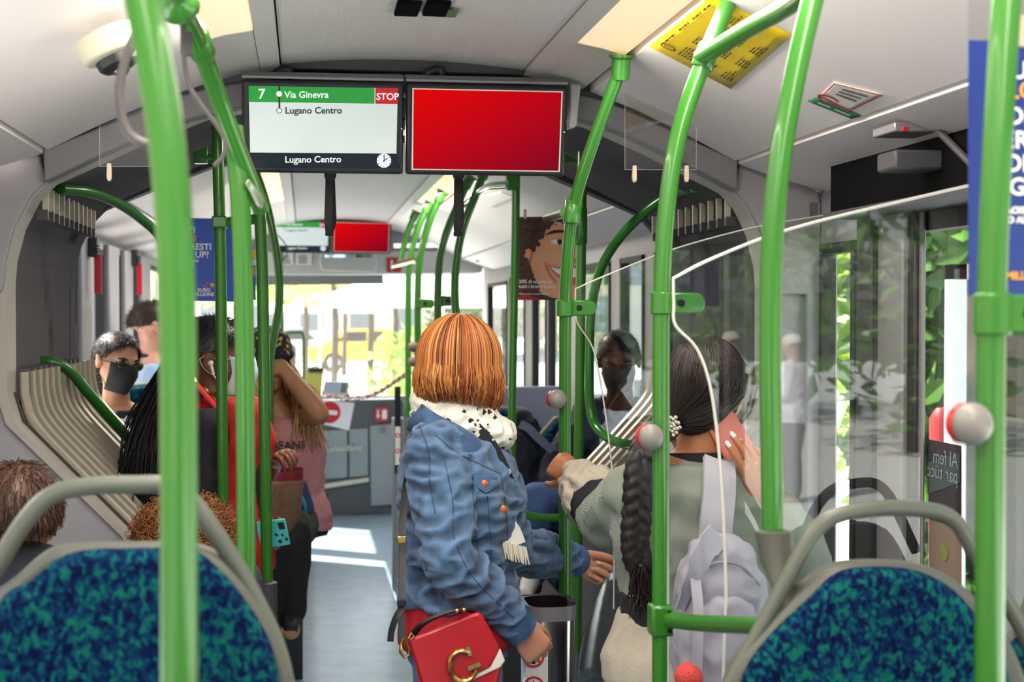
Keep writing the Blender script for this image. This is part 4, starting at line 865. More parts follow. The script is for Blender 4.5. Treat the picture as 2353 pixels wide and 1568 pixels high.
def seat(x, y, z, rz, label, w_=.42, h=.62, ped=True):
    t = thing('bus_seat', label, 'bus seat', (0, 0, 0))
    def rr(y0, y1, s=1.0, z0=.41, ht=h, top=.10):
        pts = [(-w_/2*s, z0), (w_/2*s, z0), (w_/2*s, z0+ht-top), (w_/2*s-top*.8, z0+ht-.01), (0, z0+ht), (-w_/2*s+top*.8, z0+ht-.01), (-w_/2*s, z0+ht-top)]
        mb = MB(); mb.prism([Vector((a, y0, b)) for a, b in pts], (0, y1-y0, 0)); return mb
    obj('shell', rr(-.05, 0, 1.03, .41, h+.015), SHELL, t, bevel=.012); obj('back_pad', rr(0.0, .05), FAB, t, bevel=.015)
    mb = MB(); mb.span((-w_/2, .05, .41), (w_/2, .45, .48)); obj('cushion', mb, FAB, t, bevel=.02)
    if ped: mb = MB(); mb.span((-.12, .02, 0), (.12, .34, .41)); obj('pedestal', mb, GREYD, t, bevel=.01)
    t.location = (x, y, z); t.rotation_euler = (0, 0, rz); return t
# ================================================================ LITTER BIN
bc = P(1258, 1382, 3.62); bt = thing('litter_bin', 'brushed steel litter bin with red prohibition stickers below the copper-haired woman\'s hand', 'litter bin', (bc.x, 3.62, .30))
def rrect(c, hx, hy, r, n=5):
    out = []
    for sx, sy, a0 in ((1, 1, 0), (-1, 1, 90), (-1, -1, 180), (1, -1, 270)):
        for k in range(n+1):
            a = R(a0+90*k/n); out.append(c+Vector((sx*(hx-r)+math.cos(a)*r, sy*(hy-r)+math.sin(a)*r, 0)))
    return out
def at_(z): return Vector((bc.x, 3.62, z))
zt = bc.z
mb = MB(); mb.loft([rrect(at_(z), hx, hy, .04) for z, hx, hy in ((.30, .052, .07), (.32, .06, .08), (zt-.03, .064, .085), (zt, .064, .085), (zt, .056, .077), (zt-.10, .056, .077))], False); obj('body', mb, mat('bin_steel', 'b9b4b2', .18, 1.0), bt, bevel=0)
mb = MB(); mb.loft([rrect(at_(z), .0665, .0875, .042) for z in (zt-.035, zt+.002)], False); obj('rim', mb, mat('rim_grey', '77767a', .4), bt)
mb = MB(); mb.loft([rrect(at_(z), .055, .076, .04) for z in (zt-.12, zt-.118)]); obj('liner', mb, BLACK, bt)
mb = MB(); mb.box(P(1314, 1400, 3.6), (.022, .03, .05)); obj('bracket', mb, GREYD, bt, bevel=.003)
yb = 3.62-.087
mb = MB(); mb.poly([P(1207, 1474, yb), P(1259, 1474, yb), P(1259, 1640, yb), P(1207, 1640, yb)]); lb = obj('sticker', mb, mat('label_white', 'e3e0de', .35), bt, smooth=False)
X, Z = Vector((1, 0, 0)), Vector((0, 0, 1)); RED = mat('sign_red', 'c8282c', .4)
for py in (1510, 1580):
    cc = P(1226, py, yb-.001); mb = MB(); mb.ringd(cc, X, Z, .022, .028, ext=0.0005); d = (X+Z*-.9).normalized(); n = Vector((d.z, 0, -d.x)); mb._add([cc-d*.024+n*.003+Vector((0, -.001, 0)), cc-d*.024-n*.003+Vector((0, -.001, 0)), cc+d*.024-n*.003+Vector((0, -.001, 0)), cc+d*.024+n*.003+Vector((0, -.001, 0))], [(0, 1, 2, 3)]); rg = obj('prohibition_ring', mb, RED, lb, smooth=False)
    mb = MB(); mb.poly([cc+Vector(v) for v in ((-.005, 0, -.018), (.005, 0, -.018), (.005, 0, .004), (.002, 0, .009), (.002, 0, .017), (-.002, 0, .017), (-.002, 0, .009), (-.005, 0, .004))]); obj('bottle_symbol', mb, BLACK, lb, smooth=False)
# second slim bin with red rings beyond the bob woman
sb = P(915, 1000, 8.2); t = thing('slim_bin', 'slim dark bin column with red ring stickers behind the denim jacket', 'litter bin', (sb.x, sb.y, 0)); mb = MB(); mb.box((sb.x, sb.y, .5), (.07, .10, 1.0)); obj('body', mb, mat('column_grey', '7c8289', .4), t, bevel=.01)
mb = MB(); mb.box((sb.x-.006, sb.y-.052, .93), (.035, .004, .5)); st = obj('sticker', mb, BLACK, t)
mb = MB(); mb.box((sb.x-.006, sb.y-.055, .84), (.03, .004, .22)); st = obj('sticker', mb, WHITE, t)
for dz in (.90, .81):
    mb = MB(); mb.ringd(Vector((sb.x-.006, sb.y-.0575, dz)), X, Z, .008, .014); obj('prohibition_ring', mb, RED, st, smooth=False)
# steel guard sheet near the phone woman's legs
mb = MB(); rows = []
for k in range(9):
    f = k/8; a = P(1397-70*math.sin(f*1.6), 1318+f*250, 3.82); b = P(1475, 1300+f*280, 3.92-.05*math.sin(f*3)); rows.append([a, a*.66+b*.34+Vector((0, .03, 0)), a*.33+b*.67+Vector((0, .04, 0)), b])
mb.grid(rows); g = solo('guard_sheet', mb, mat('guard_steel', '9a9b9c', .25, .9), 'curved shiny steel guard sheet beside the litter bin', 'guard sheet'); sm = g.modifiers.new('th', 'SOLIDIFY'); sm.thickness = .004
# ================================================================ CLEAR PARTITIONS
RIMM = mat('plexi_edge', 'd9d6cf', .2, emit=None)
def partition(top, side, Y, label, th, x1px, zb):
    c_top = catmull([P(a, b, Y) for a, b in top], 4); c_side = catmull([P(a, b, Y) for a, b in side], 5)
    xr_ = XR-.06; pl = c_side[::-1]+c_top[1:]; e = c_top[-1]; out = pl+[Vector((e.x, Y, zb)), Vector((c_side[-1].x, Y, zb))]
    t = thing('clear_partition', label, 'partition', (c_side[-1].x, Y, zb))
    mb = MB(); mb.poly(out); obj('clear_sheet', mb, PLEXI, t, smooth=False)
    mb = MB(); mb.tube(pl, th/2, 8); obj('edge_trim', mb, RIMM, t)
    mb = MB(); mb.box((c_side[-1].x, Y, zb/2), (.03, .03, zb)); mb.box((e.x-.03, Y, zb/2), (.03, .03, zb)); obj('foot', mb, GREYM, t)
partition([(1547, 640), (1620, 602), (1745, 550), (1850, 517), (1960, 489), (2100, 456), (2220, 428), (2430, 384)], [(1547, 640), (1548, 700), (1552, 748), (1600, 800), (1630, 880), (1648, 1000), (1660, 1150), (1668, 1350), (1665, 1450), (1660, 1640)], 2.7, 'large clear partition whose curved edge crosses the phone woman\'s hair', .0065, 2400, .42)
partition([(1322, 664), (1400, 630), (1540, 575), (1700, 530), (1800, 510), (1900, 494), (1925, 490)], [(1322, 664), (1322, 712), (1328, 745), (1362, 800), (1380, 880), (1395, 980), (1405, 1070), (1410, 1180), (1410, 1400)], 3.75, 'smaller clear partition reaching from the bin pole to the wall', .0045, 1920, .42)
# ================================================================ POSTERS
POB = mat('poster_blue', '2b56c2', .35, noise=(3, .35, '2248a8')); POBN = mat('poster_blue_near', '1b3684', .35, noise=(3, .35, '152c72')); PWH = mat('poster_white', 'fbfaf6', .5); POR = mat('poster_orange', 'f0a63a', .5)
def star(mb, c, xa, ya, r, e):
    p = []
    for k in range(10):
        a = math.pi/2+math.pi*k/5; q = r if k % 2 == 0 else r*.42; p.append(c+xa*math.cos(a)*q+ya*math.sin(a)*q+xa.cross(ya)*e)
    mb.poly(p)
def hang_strip(t, a, b, Y, h=.2):
    mb = MB(); p, q = P(*a, Y), P(*b, Y); mb.prism([p, q, q+Vector((0, 0, h)), p+Vector((0, 0, h))], (0, .002, 0)); obj('clear_hanger', mb, glass('plate', 'f4f4f4', 1.5), t, smooth=False)
def blue_poster(cs, Y, label, lines, k, logo, name='hanging_poster'):
    c = [P(*p, Y) for p in cs]; t = thing(name, label, 'poster', tuple((c[2]+c[3])/2)); xa = (c[1]-c[0]).normalized(); ya = (c[0]-c[3]).normalized(); na = xa.cross(ya); e = .0015
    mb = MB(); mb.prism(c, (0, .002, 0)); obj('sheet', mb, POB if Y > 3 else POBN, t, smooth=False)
    for tx, px, py, sz, m in lines:
        mb = MB(); mb.text(tx, P(px, py, Y), xa, ya, sz*Y/FPX*1.42, bold=.0006, ext=e); obj('lettering', mb, m, t, smooth=False)
    if logo:
        for dx, dy, r in ((0, 0, 8), (-12, -4, 2.6), (-14, 3, 2), (-19, 3, 1.8), (-13, -9+14, 1.6), (-24, 1, 1.4)):
            mb = MB(); star(mb, P(logo[0]+dx*k, logo[1]+dy*k, Y), xa, ya, r*k*Y/FPX, e); obj('star', mb, POR, t, smooth=False)
        for tx, ddx, dy in (('EURO', 0, 15), ('MILLIONS', -11, 25)):
            mb = MB(); mb.text(tx, P(logo[0]-34*k+ddx*k, logo[1]+dy*k, Y), xa, ya, 7.6*k*Y/FPX*1.42, bold=.0004, ext=e); obj('logo_lettering', mb, PWH, t, smooth=False)
    mb = MB(); cx_, cy_ = (c[0]+c[1])/2, 0; p = c[1]*.36+c[0]*.64+Vector((0, -.004, .004)); mb.prism([p+Vector(v) for v in ((-.005, 0, .03), (.005, 0, .03), (.006, 0, -.012), (-.006, 0, -.012))], (0, .012, 0)); obj('clip', mb, mat('clip_tan', 'c9b79f', .4), t, bevel=.002)
    hang_strip(t, cs[0], cs[1], Y); return t
blue_poster([(367, 500), (541, 503), (541, 694), (367, 690)], 5.55, 'blue lottery poster with white lettering hanging above the masked man', [('EVENTI', 381, 535, 14, PWH), ('I VICINI', 381, 554, 14, POR), ('PARTIRESTI', 381, 573, 14, PWH), ('START UP?', 381, 591, 14, PWH), ('JACKPOT D\'EUROPA', 381, 602, 5.5, PWH), ('TANTO E ALTRO.', 381, 609, 5.5, PWH)], 1.0, (488, 655))
blue_poster([(2226, 92), (2560, 100), (2560, 690), (2226, 680)], 1.78, 'big blurred blue poster hanging close by the doorway pole', [('U', 2322, 180, 42, PWH), ('LO', 2314, 226, 42, POR), ('ON', 2308, 285, 42, PWH), ('ER', 2304, 340, 42, PWH), ('ON', 2304, 394, 42, PWH), ('IG', 2304, 448, 42, PWH), ('JACKPOT', 2306, 490, 15, PWH), ('ED ALTRO', 2306, 512, 15, PWH), ('MILLIONI', 2310, 642, 18, POR)], 3.0, None)
# picture poster beyond: yellow, blue blocks
c = [P(*p, 6.6) for p in ((528, 574), (588, 576), (588, 690), (528, 688))]; t = thing('hanging_poster', 'small yellow and blue picture poster hanging behind the lottery poster', 'poster', tuple((c[2]+c[3])/2)); mb = MB(); mb.prism(c, (0, .002, 0)); obj('sheet', mb, mat('pic_blue', '3f8fc0', .4, noise=(14, .9, '16233a')), t, smooth=False); q = quad3(c); e = Vector((0, -.002, 0))
for (u0, v0, u1, v1, col) in ((0, 0, 1, .16, 'e8b52a'), (0, .17, 1, .3, 'dfe6ec'), (.05, .33, .95, .5, 'e0a22e'), (.3, .58, .75, .95, 'c08a6a')):
    mb = MB(); mb.poly([q(u0, v0)+e, q(u1, v0)+e, q(u1, v1)+e, q(u0, v1)+e]); obj('colour_field', mb, mat('pic_'+col, col, .4), t, smooth=False)
hang_strip(t, (528, 574), (588, 576), 6.6, .35)
# smiling face poster
Yp = 5.55; t = thing('hanging_poster', 'poster of a smiling curly-haired face hanging beside the slim green pole', 'poster', tuple(P(1250, 690, Yp)))
def pq(pts, lay): return [P(a, b, Yp)+Vector((0, -.0006*lay, 0)) for a, b in pts]
mb = MB(); mb.prism(pq([(1187, 499), (1326, 497), (1326, 690), (1187, 690)], 0), (0, .002, 0)); obj('sheet', mb, mat('face_hair', '3a2723', .5, noise=(60, .8, '6b4536')), t, smooth=False)
SK1 = mat('face_skin', 'f4b48e', .45, noise=(9, .35, 'dc946c')); SK2 = mat('face_shade', 'c47c58', .45); LIP = mat('face_lip', 'd8707a', .4)
for nm, lay, m, pts, sm_ in (
    ('face_print', 1, SK1, [(1236, 540), (1250, 522), (1275, 512), (1326, 508), (1326, 690), (1290, 688), (1252, 678), (1226, 655), (1218, 630), (1214, 600), (1222, 570)], 1),
    ('ear_print', 1, SK1, [(1205, 580), (1212, 568), (1222, 576), (1222, 600), (1213, 606), (1206, 596)], 1),
    ('neck_print', 1, mat('face_red', 'b32a2e', .5), [(1187, 684), (1205, 676), (1230, 684), (1250, 690), (1187, 690)], 0),
    ('brow_print', 2, mat('face_brow', '2a1614', .5), [(1252, 541), (1270, 530), (1296, 529), (1316, 534), (1316, 538), (1292, 535), (1270, 537)], 1),
    ('eye_print', 2, PWH, [(1265, 556), (1277, 551), (1292, 552), (1302, 558), (1290, 562), (1274, 561)], 1),
    ('iris_print', 3, mat('face_iris', '2a1a18', .3), [(1281, 551), (1290, 551), (1292, 557), (1288, 562), (1282, 561)], 1),
    ('nose_print', 2, SK2, [(1308, 565), (1314, 585), (1326, 600), (1326, 606), (1310, 602), (1303, 592)], 1),
    ('cheek_print', 2, SK2, [(1254, 600), (1258, 612), (1266, 630), (1280, 650), (1276, 650), (1262, 634), (1252, 612)], 1),
    ('lip_print', 2, LIP, [(1258, 608), (1280, 614), (1326, 612), (1326, 652), (1300, 648), (1278, 634)], 1),
    ('teeth_print', 3, PWH, [(1266, 614), (1284, 618), (1326, 618), (1326, 636), (1300, 636), (1280, 628)], 1)):
    p = pq(pts, lay); p = catmull(p, 4, True) if sm_ else p; mb = MB(); mb.poly(p); obj(nm, mb, m, t, smooth=False)
rng = random.Random(21); mb = MB(); edge = catmull([Vector((a, b, 0)) for a, b in ((1322, 503), (1300, 506), (1275, 511), (1255, 521), (1243, 534), (1234, 548), (1228, 562), (1222, 566), (1205, 566), (1200, 590), (1206, 606), (1213, 615), (1215, 632), (1222, 650), (1232, 664))], 8)
for p in edge:
    for _ in range(3):
        r_ = rng.uniform(.004, .010); mb.disc(P(p.x+rng.gauss(-1, 3.5), p.y+rng.gauss(-2, 3.5), Yp)+Vector((0, -.0026-.0002*rng.random(), 0)), X, Z, r_, 12)
obj('curl_pattern', mb, mat('face_hair', '3a2723', .5, noise=(60, .8, '6b4536')), t, smooth=False)
for tx, px, py, sz in (('20% di sconto su', 1192, 651, 8.0), ('tutti i brand beauty.', 1192, 662, 8.0), ('Al best su zalando con il codice ZBEAUTY', 1192, 677, 2.9), ('Zalan', 1272, 515, 6.0)):
    mb = MB(); mb.text(tx, P(px, py, Yp)+Vector((0, -.003, 0)), X, Z, sz*Yp/FPX*1.42, bold=.0003); obj('lettering', mb, PWH, t, smooth=False)
mb = MB(); p = P(1207, 492, Yp-.004); mb.prism([p+Vector(v) for v in ((-.005, 0, .02), (.005, 0, .02), (.006, 0, -.018), (-.006, 0, -.018))], (0, .012, 0)); obj('clip', mb, mat('clip_tan', 'c9b79f', .4), t, bevel=.002)
hang_strip(t, (1190, 499), (1326, 497), Yp, .26)
# door poster with mirrored writing, seen from behind
c = [PXp(2135, 1010, XR+.015), PXp(2209, 1025, XR+.015), PXp(2209, 1350, XR+.015), PXp(2135, 1325, XR+.015)]
t = thing('door_poster', 'notice on the door glass seen from behind, writing mirrored', 'poster', tuple((c[2]+c[3])/2)); mb = MB(); mb.prism(c, (.001, 0, 0)); obj('sheet', mb, mat('notice_tan', '9c8474', .6), t, smooth=False); q = quad3(c); xa = -(c[1]-c[0]).normalized(); ya = (c[0]-c[3]).normalized()
e = Vector((-.002, 0, 0))
mb = MB(); mb.poly([q(0, 0)+e, q(1, 0)+e, q(1, .58)+e, q(0, .58)+e]); obj('picture', mb, mat('notice_dark', '3a2c38', .5), t, smooth=False)
mb = MB(); mb.poly([q(0, .17)+e*2, q(1, .05)+e*2, q(1, .26)+e*2, q(0, .40)+e*2]); obj('band', mb, mat('notice_teal', '4a5a60', .5), t, smooth=False)
for tx, u, v in (('Al fem', .97, .16), ('par tücc', .97, .27)):
    mb = MB(); mb.text(tx, q(u, v)+e*3, xa, ya, .05, ext=0); obj('lettering', mb, mat('notice_pale', '9fb0b4', .5), t, smooth=False)
mb = MB(); mb.disc(q(.5, .79)+e, xa, ya, .02); obj('green_dot', mb, mat('dot_green', '8fa83a', .5), t, smooth=False)
# ================================================================ WINDOW HAMMERS with red straps
for k, (px, py, Y) in enumerate(((228, 590, 6.35), (321, 610, 7.9))):
    a = PXp(px, py, XL+.05); a = Vector((XL+.06, P(px, py, Y).y, P(px, py, Y).z)); t = thing('hammer_holder', ('grey emergency hammer box with red strap, on the pillar above the woman in sunglasses', 'grey emergency hammer box with red strap, on the second pillar above the masked man')[k], 'emergency hammer', tuple(a), 'emergency hammers')
    mb = MB(); mb.box(a+Vector((-.012, 0, .04)), (.045, .07, .085)); obj('box', mb, mat('hammer_grey', '3f4045', .5), t, bevel=.01)
    for i in range(3):
        mb = MB(); mb.box(a+Vector((.006, -.037, .02+i*.012)), (.03, .004, .005)); obj('vent_slot', mb, BLACK, t)
    mb = MB(); mb.box(a+Vector((.008, -.01, -.085+.01)), (.03, .012, .17)); obj('strap', mb, mat('strap_red', 'd42a35', .5), t, bevel=.002)
# ================================================================ DRIVER END FITTINGS
Y = 11.0
t = thing('driver_chair', 'beige driver seat back at the windscreen edge', 'driver seat', tuple(P(650, 1100, Y))); mb = MB(); c = [P(a, b, Y) for a, b in ((610, 1050), (680, 1050), (680, 800), (670, 788), (640, 790), (610, 795))]; mb.prism(c, (0, .12, 0)); obj('backrest', mb, BEIGE, t, bevel=.02)
mb = MB(); c = [P(a, b, Y-.01) for a, b in ((618, 1040), (668, 1040), (668, 808), (618, 808))]; mb.prism(c, (0, .02, 0)); obj('back_panel', mb, mat('seat_grey', 'c4beb0', .6), t, bevel=.01); a = P(645, 1050, Y); mb = MB(); mb.span((a.x-.1, Y, 0), (a.x+.1, Y+.3, a.z+.02)); obj('pedestal', mb, GREYD, t)
Y = 11.38
t = thing('clipboard', 'clipboard with yellow sheet standing on the dashboard', 'clipboard', tuple(P(722, 910, Y))); mb = MB(); mb.prism([P(a, b, Y) for a, b in ((704, 850), (744, 848), (737, 915), (702, 905))], (0, .006, 0)); obj('board', mb, mat('yellow_paper', 'd8d26a', .6), t); mb = MB(); mb.prism([P(a, b, Y-.012) for a, b in ((708, 846), (742, 846), (740, 856), (710, 856))], (0, .012, 0)); mb.tube([P(718, 846, Y-.01), P(722, 842, Y-.01), P(728, 842, Y-.01), P(732, 846, Y-.01)], .006, 8); obj('clip', mb, mat('clip_steel', '55554f', .3, .8), t)
t = thing('ticket_terminal', 'white ticket terminal with screen on the dashboard beside the clipboard', 'terminal', tuple(P(770, 915, Y))); mb = MB(); mb.prism([P(a, b, Y) for a, b in ((746, 876), (803, 878), (800, 912), (740, 905))], (0, .05, 0)); obj('case', mb, WHITE, t, bevel=.008); mb = MB(); mb.prism([P(a, b, Y-.005) for a, b in ((748, 879), (780, 880), (777, 903), (743, 900))], (0, .006, 0)); obj('screen', mb, emis('term_screen', '8fa0b8', .35), t, smooth=False); mb = MB(); mb.prism([P(a, b, Y-.005) for a, b in ((784, 881), (798, 881), (795, 903), (781, 903))], (0, .006, 0)); obj('keypad', mb, mat('keys', '7d8784', .5), t, smooth=False)
mb = MB(); mb.tube(catmull([P(802, 890, Y), P(808, 892, Y), P(806, 900, Y), P(800, 912, Y)], 5), .006, 8); obj('cable', mb, BLACK, t)
Y = 10.47
t = thing('no_entry_sign', 'white sheet with red no-entry disc hanging from the chain by the cab', 'sign', tuple(P(760, 985, Y))); c = [P(a, b, Y) for a, b in ((690, 914), (815, 926), (802, 990), (690, 962))]; mb = MB(); mb.prism(c, (0, .004, 0)); obj('sheet', mb, mat('sheet_white', 'e9e6ee', .6), t, smooth=False); xa = (P(815, 926, Y)-P(690, 914, Y)).normalized(); xz = Vector((xa.z, 0, -xa.x))*-1
mb = MB(); cc = P(757, 948, Y-.003); mb.disc(cc, xa, xz if xz.z > 0 else -xz, 25*Y/FPX); obj('red_disc', mb, RED, t, smooth=False)
mb = MB(); za = xz if xz.z > 0 else -xz; w1, h1 = 18*Y/FPX, 5*Y/FPX; cc = cc+Vector((0, -.002, 0)); mb.poly([cc-xa*w1-za*h1, cc+xa*w1-za*h1, cc+xa*w1+za*h1, cc-xa*w1+za*h1]); obj('white_bar', mb, mat('sheet_white', 'e9e6ee', .6), t, smooth=False)
# chain red and white
t = thing('barrier_chain', 'red and white barrier chain from the front pole to the cab', 'chain', tuple(P(830, 917, 10.3)), None)
pts = catmull([P(938, 858, 9.6), P(915, 872, 9.8), P(890, 890, 10.0), P(860, 906, 10.2), P(820, 915, 10.4), P(770, 912, 10.45), P(738, 905, 10.5)], 8)
for i in range(0, len(pts)-1):
    a, b = pts[i], pts[i+1]; d = (b-a); mb = MB(); s1 = d.normalized(); o = frame_of(s1)[i % 2]*.014
    mb.tube(catmull([a-s1*.004+o*.6, a*.7+b*.3+o, a*.3+b*.7+o, b+s1*.004+o*.6, b+s1*.004-o*.6, a*.3+b*.7-o, a*.7+b*.3-o, a-s1*.004-o*.6], 3, True), .0045, 6, cap=False, closed=True); obj('link', mb, mat('chain_red', 'b8283a', .4) if (i//2) % 2 else mat('chain_white', 'dcdce0', .4), t)
t = thing('extinguisher_sign', 'red fire extinguisher sticker on the cab panel', 'sign', tuple(P(878, 970, 11.26))); Y = 11.26; mb = MB(); mb.prism([P(a, b, Y) for a, b in ((863, 938), (894, 936), (892, 968), (863, 970))], (0, .004, 0)); obj('sheet', mb, mat('ext_red', 'd4443c', .4), t, smooth=False)
mb = MB(); mb.poly([P(a, b, Y-.002) for a, b in ((878, 944), (884, 941), (889, 944), (889, 963), (878, 964))]); obj('bottle_symbol', mb, PWH, t, smooth=False); mb = MB(); mb.poly([P(a, b, Y-.002) for a, b in ((867, 942), (870, 942), (870, 954), (874, 954), (868, 962), (864, 954), (867, 954))]); obj('arrow_symbol', mb, PWH, t, smooth=False)
Y = 11.0
t = thing('driver_mirror', 'wide rear-view mirror under the far displays', 'mirror', tuple(P(800, 622, Y))); c = [P(a, b, Y) for a, b in ((738, 582), (862, 582), (868, 600), (862, 626), (740, 622), (733, 600))]; mb = MB(); mb.prism(c, (0, .05, 0)); obj('housing', mb, HG, t, bevel=.01)
a0 = P(800, 592, Y+.04); mb = MB(); mb.span(a0-Vector((.03, 0, .02)), Vector((a0.x+.03, 11.22, a0.z+.02))); obj('bracket', mb, HG, t)
mb = MB(); mb.poly([P(a, b, Y-.004+ (0.02 if b > 600 else 0)) for a, b in ((746, 585), (854, 585), (855, 619), (748, 617))]); obj('mirror_glass', mb, mat('mirror', 'e8ecf0', .02, 1.0), t, smooth=False)
for k, px in enumerate((656, 698)):
    mb = MB(); mb.prism([P(a, b, 11.18) for a, b in ((px-18, 582), (px+18, 582), (px+18, 609), (px-18, 609))], (0, .006, 0)); t = thing('notice_sheet', ('white notice above the sunshade, close to the mirror', 'white notice above the sunshade, by the dangling wire')[1-k], 'notice', tuple(P(px, 609, 11.18))); obj('sheet', mb, WHITE, t); mb = MB()
    for i in range(4): a = P(px-12, 587+i*5, 11.178); b = P(px+random.uniform(2, 13), 590+i*5, 11.178); mb._add([a, Vector((b.x, a.y, a.z)), b, Vector((a.x, a.y, b.z))], [(0, 1, 2, 3)])
    obj('small_print', mb, GREYM, t, smooth=False)
t = thing('exit_notice', 'red notice beside the mirror, behind the shiny rail', 'sign', tuple(P(905, 625, 11.18))); mb = MB(); mb.prism([P(a, b, 11.18) for a, b in ((889, 592), (922, 592), (922, 626), (889, 626))], (0, .006, 0)); obj('sheet', mb, mat('notice_red', 'b4232a', .4), t); mb = MB(); mb.poly([P(a, b, 11.178) for a, b in ((898, 598), (903, 598), (903, 620), (898, 620))]); obj('white_mark', mb, PWH, t, smooth=False)
mb = MB(); mb.prism([P(a, b, 11.25) for a, b in ((560, 634), (881, 632), (881, 653), (560, 656))], (0, .012, 0)); solo('sunshade', mb, mat('shade_grey', '8b8c90', .7), 'grey roller sunshade pulled down over the top of the windscreen', 'sunshade')
for (a, b, lb) in (((905, 565), (1062, 563), 'white tube lamp across the header near the front door'),):
    mb = MB(); mb.tube([P(*a, 11.1), P(*b, 11.1)], .018, 10); solo('tube_lamp', mb, emis('tube_white', 'fbfaf4', 1.0), lb, 'lamp')
mb = MB(); mb.tube(catmull([P(1062, 568, 10.9), P(1090, 578, 10.8), P(1098, 600, 10.7)], 5), .014, 8); solo('bent_rod', mb, WHITE, 'white bent door rod by the header lamp', 'rod')
# seat-back screen in the front part on the right
mb = MB(); mb.span(Vector((P(1142, 889, 7.3).x, 7.3, .42)), Vector((P(1300, 889, 7.3).x, 7.34, P(1142, 889, 7.3).z))); solo('seat_screen', mb, mat('screen_blue', '767c92', .5), 'grey-blue screen wall behind the seats of the masked man', 'screen wall', bevel=.008)
# door machinery
t = thing('door_drive', 'grey door drive with arm in the black box above the doorway', 'door drive', tuple(P(2080, 400, 3.3))); mb = MB(); a = P(2090, 372, 2.95); mb.box(a, (.11, .10, .042)); obj('motor', mb, GREYD, t, bevel=.006); mb = MB(); mb.tube([P(2140, 285, 2.9), P(2240, 385, 2.75)], .008, 8); obj('arm', mb, GREYD, t)
mb = MB(); mb.box(P(2080, 300, 2.95), (.10, .12, .02)); obj('bracket', mb, mat('bracket_pale', 'a7a5a8', .3, .6), t, bevel=.003); mb = MB(); mb.box(P(2080, 297, 2.88), (.012, .01, .008)); obj('indicator', mb, REDM, t)
# seats of the front part
seat(.95, 6.95, .015, R(180), 'teal patterned seat behind the dark rucksack, close to the slim pole', h=.70, ped=False)
seat(1.27-.02, 6.35, .265-.25, R(180), 'teal patterned seat the masked man in navy sits on, by the window', h=.70, ped=False, w_=.40)
seat(.83, 8.7, 0, 0, 'teal seat edge behind the denim collar, near the curved poles')
seat(-.26, 6.75, .235, R(180), 'teal seat on the podium behind the turquoise phone case', ped=False)
seat(-.715, 6.75, .235, R(180), 'teal seat by the window under the woman in sunglasses', ped=False)
seat(-.715, 7.3, .235, 0, 'teal seat by the window under the man with the ear strap', ped=False)
seat(-.70, 2.75, 0, 0, 'seat of the boy with short brown hair', w_=.4)
# ================================================================ PEOPLE: tools
def basis(fwd, up=Vector((0, 0, 1))):
    f = Vector(fwd).normalized(); r = f.cross(up).normalized(); u = r.cross(f).normalized(); return Matrix((r, f, u)).transposed()   # columns right, forward, up
def skel(x, y, z, h, fwd, seat=None, sw=.108, lean=(0, 0)):
    B = basis((fwd[0], fwd[1], 0)); J = {'B': B, 'h': h}
    def at(r, f, u): return Vector((x, y, z)) + B @ Vector((r, f, 0)) + Vector((lean[0]*u, lean[1]*u, u))
    if seat is None: pz = .52*h; b = lambda k: k*h
    else: pz = seat+.10; b = lambda k: seat+.10+(k-.52)*h
    J['pelvis'] = at(0, 0, b(.52)); J['waist'] = at(0, .005, b(.61)); J['chest'] = at(0, .012, b(.72)); J['yoke'] = at(0, -.005, b(.80)); J['neck'] = at(0, -.012, b(.845)); J['head'] = at(0, .02, b(.925))
    for s, n in ((1, 'R'), (-1, 'L')):
        J['sh'+n] = at(s*sw*h, -.005, b(.805)); J['el'+n] = at(s*(sw+.025)*h, -.03, b(.63)); J['wr'+n] = at(s*(sw+.02)*h, .05, b(.485)); J['hip'+n] = at(s*.055*h, 0, b(.50))
        if seat is None: J['kn'+n] = at(s*.055*h, .015, .28*h); J['an'+n] = at(s*.055*h, -.01, .05*h); J['toe'+n] = at(s*.065*h, .14, .02*h)
        else: J['kn'+n] = at(s*.075*h, .25*h, seat+.06); J['an'+n] = at(s*.075*h, .24*h, max(.08, seat-.40)); J['toe'+n] = at(s*.08*h, .24*h+.15, max(.05, seat-.44))
    return J
def torso(mb, J, infl=0.0, lo=0.0, hi=1.0, k=1.0, flare=0.0):
    """sections from hips to neck base; lo..hi picks part of it"""
    B = J['B']; h = J['h']
    secs = [(J['pelvis']-Vector((0, 0, .045*h)), .098, .066), (J['pelvis']+Vector((0, 0, .01*h)), .102, .070), (J['waist'], .080, .058), (J['waist']*.5+J['chest']*.5, .086, .063), (J['chest'], .098, .070), (J['yoke']*.6+J['chest']*.4, .100, .064), (J['yoke'], .090, .050), (J['neck'], .042, .036)]
    c = catmull([s[0] for s in secs], 4); rx = lerpr([s[1]*h*k for s in secs], len(c)); ry = lerpr([s[2]*h*k for s in secs], len(c)); rings = []
    i0, i1 = int(lo*(len(c)-1)), int(hi*(len(c)-1))
    for i in range(i0, i1+1):
        f = flare*(1-(i-i0)/max(1, i1-i0))
        rings.append([c[i]+B @ Vector(((rx[i]+infl+f)*math.cos(a), (ry[i]+infl+f)*math.sin(a), 0)) for a in [2*math.pi*q/20 for q in range(20)]])
    mb.loft(rings); return mb
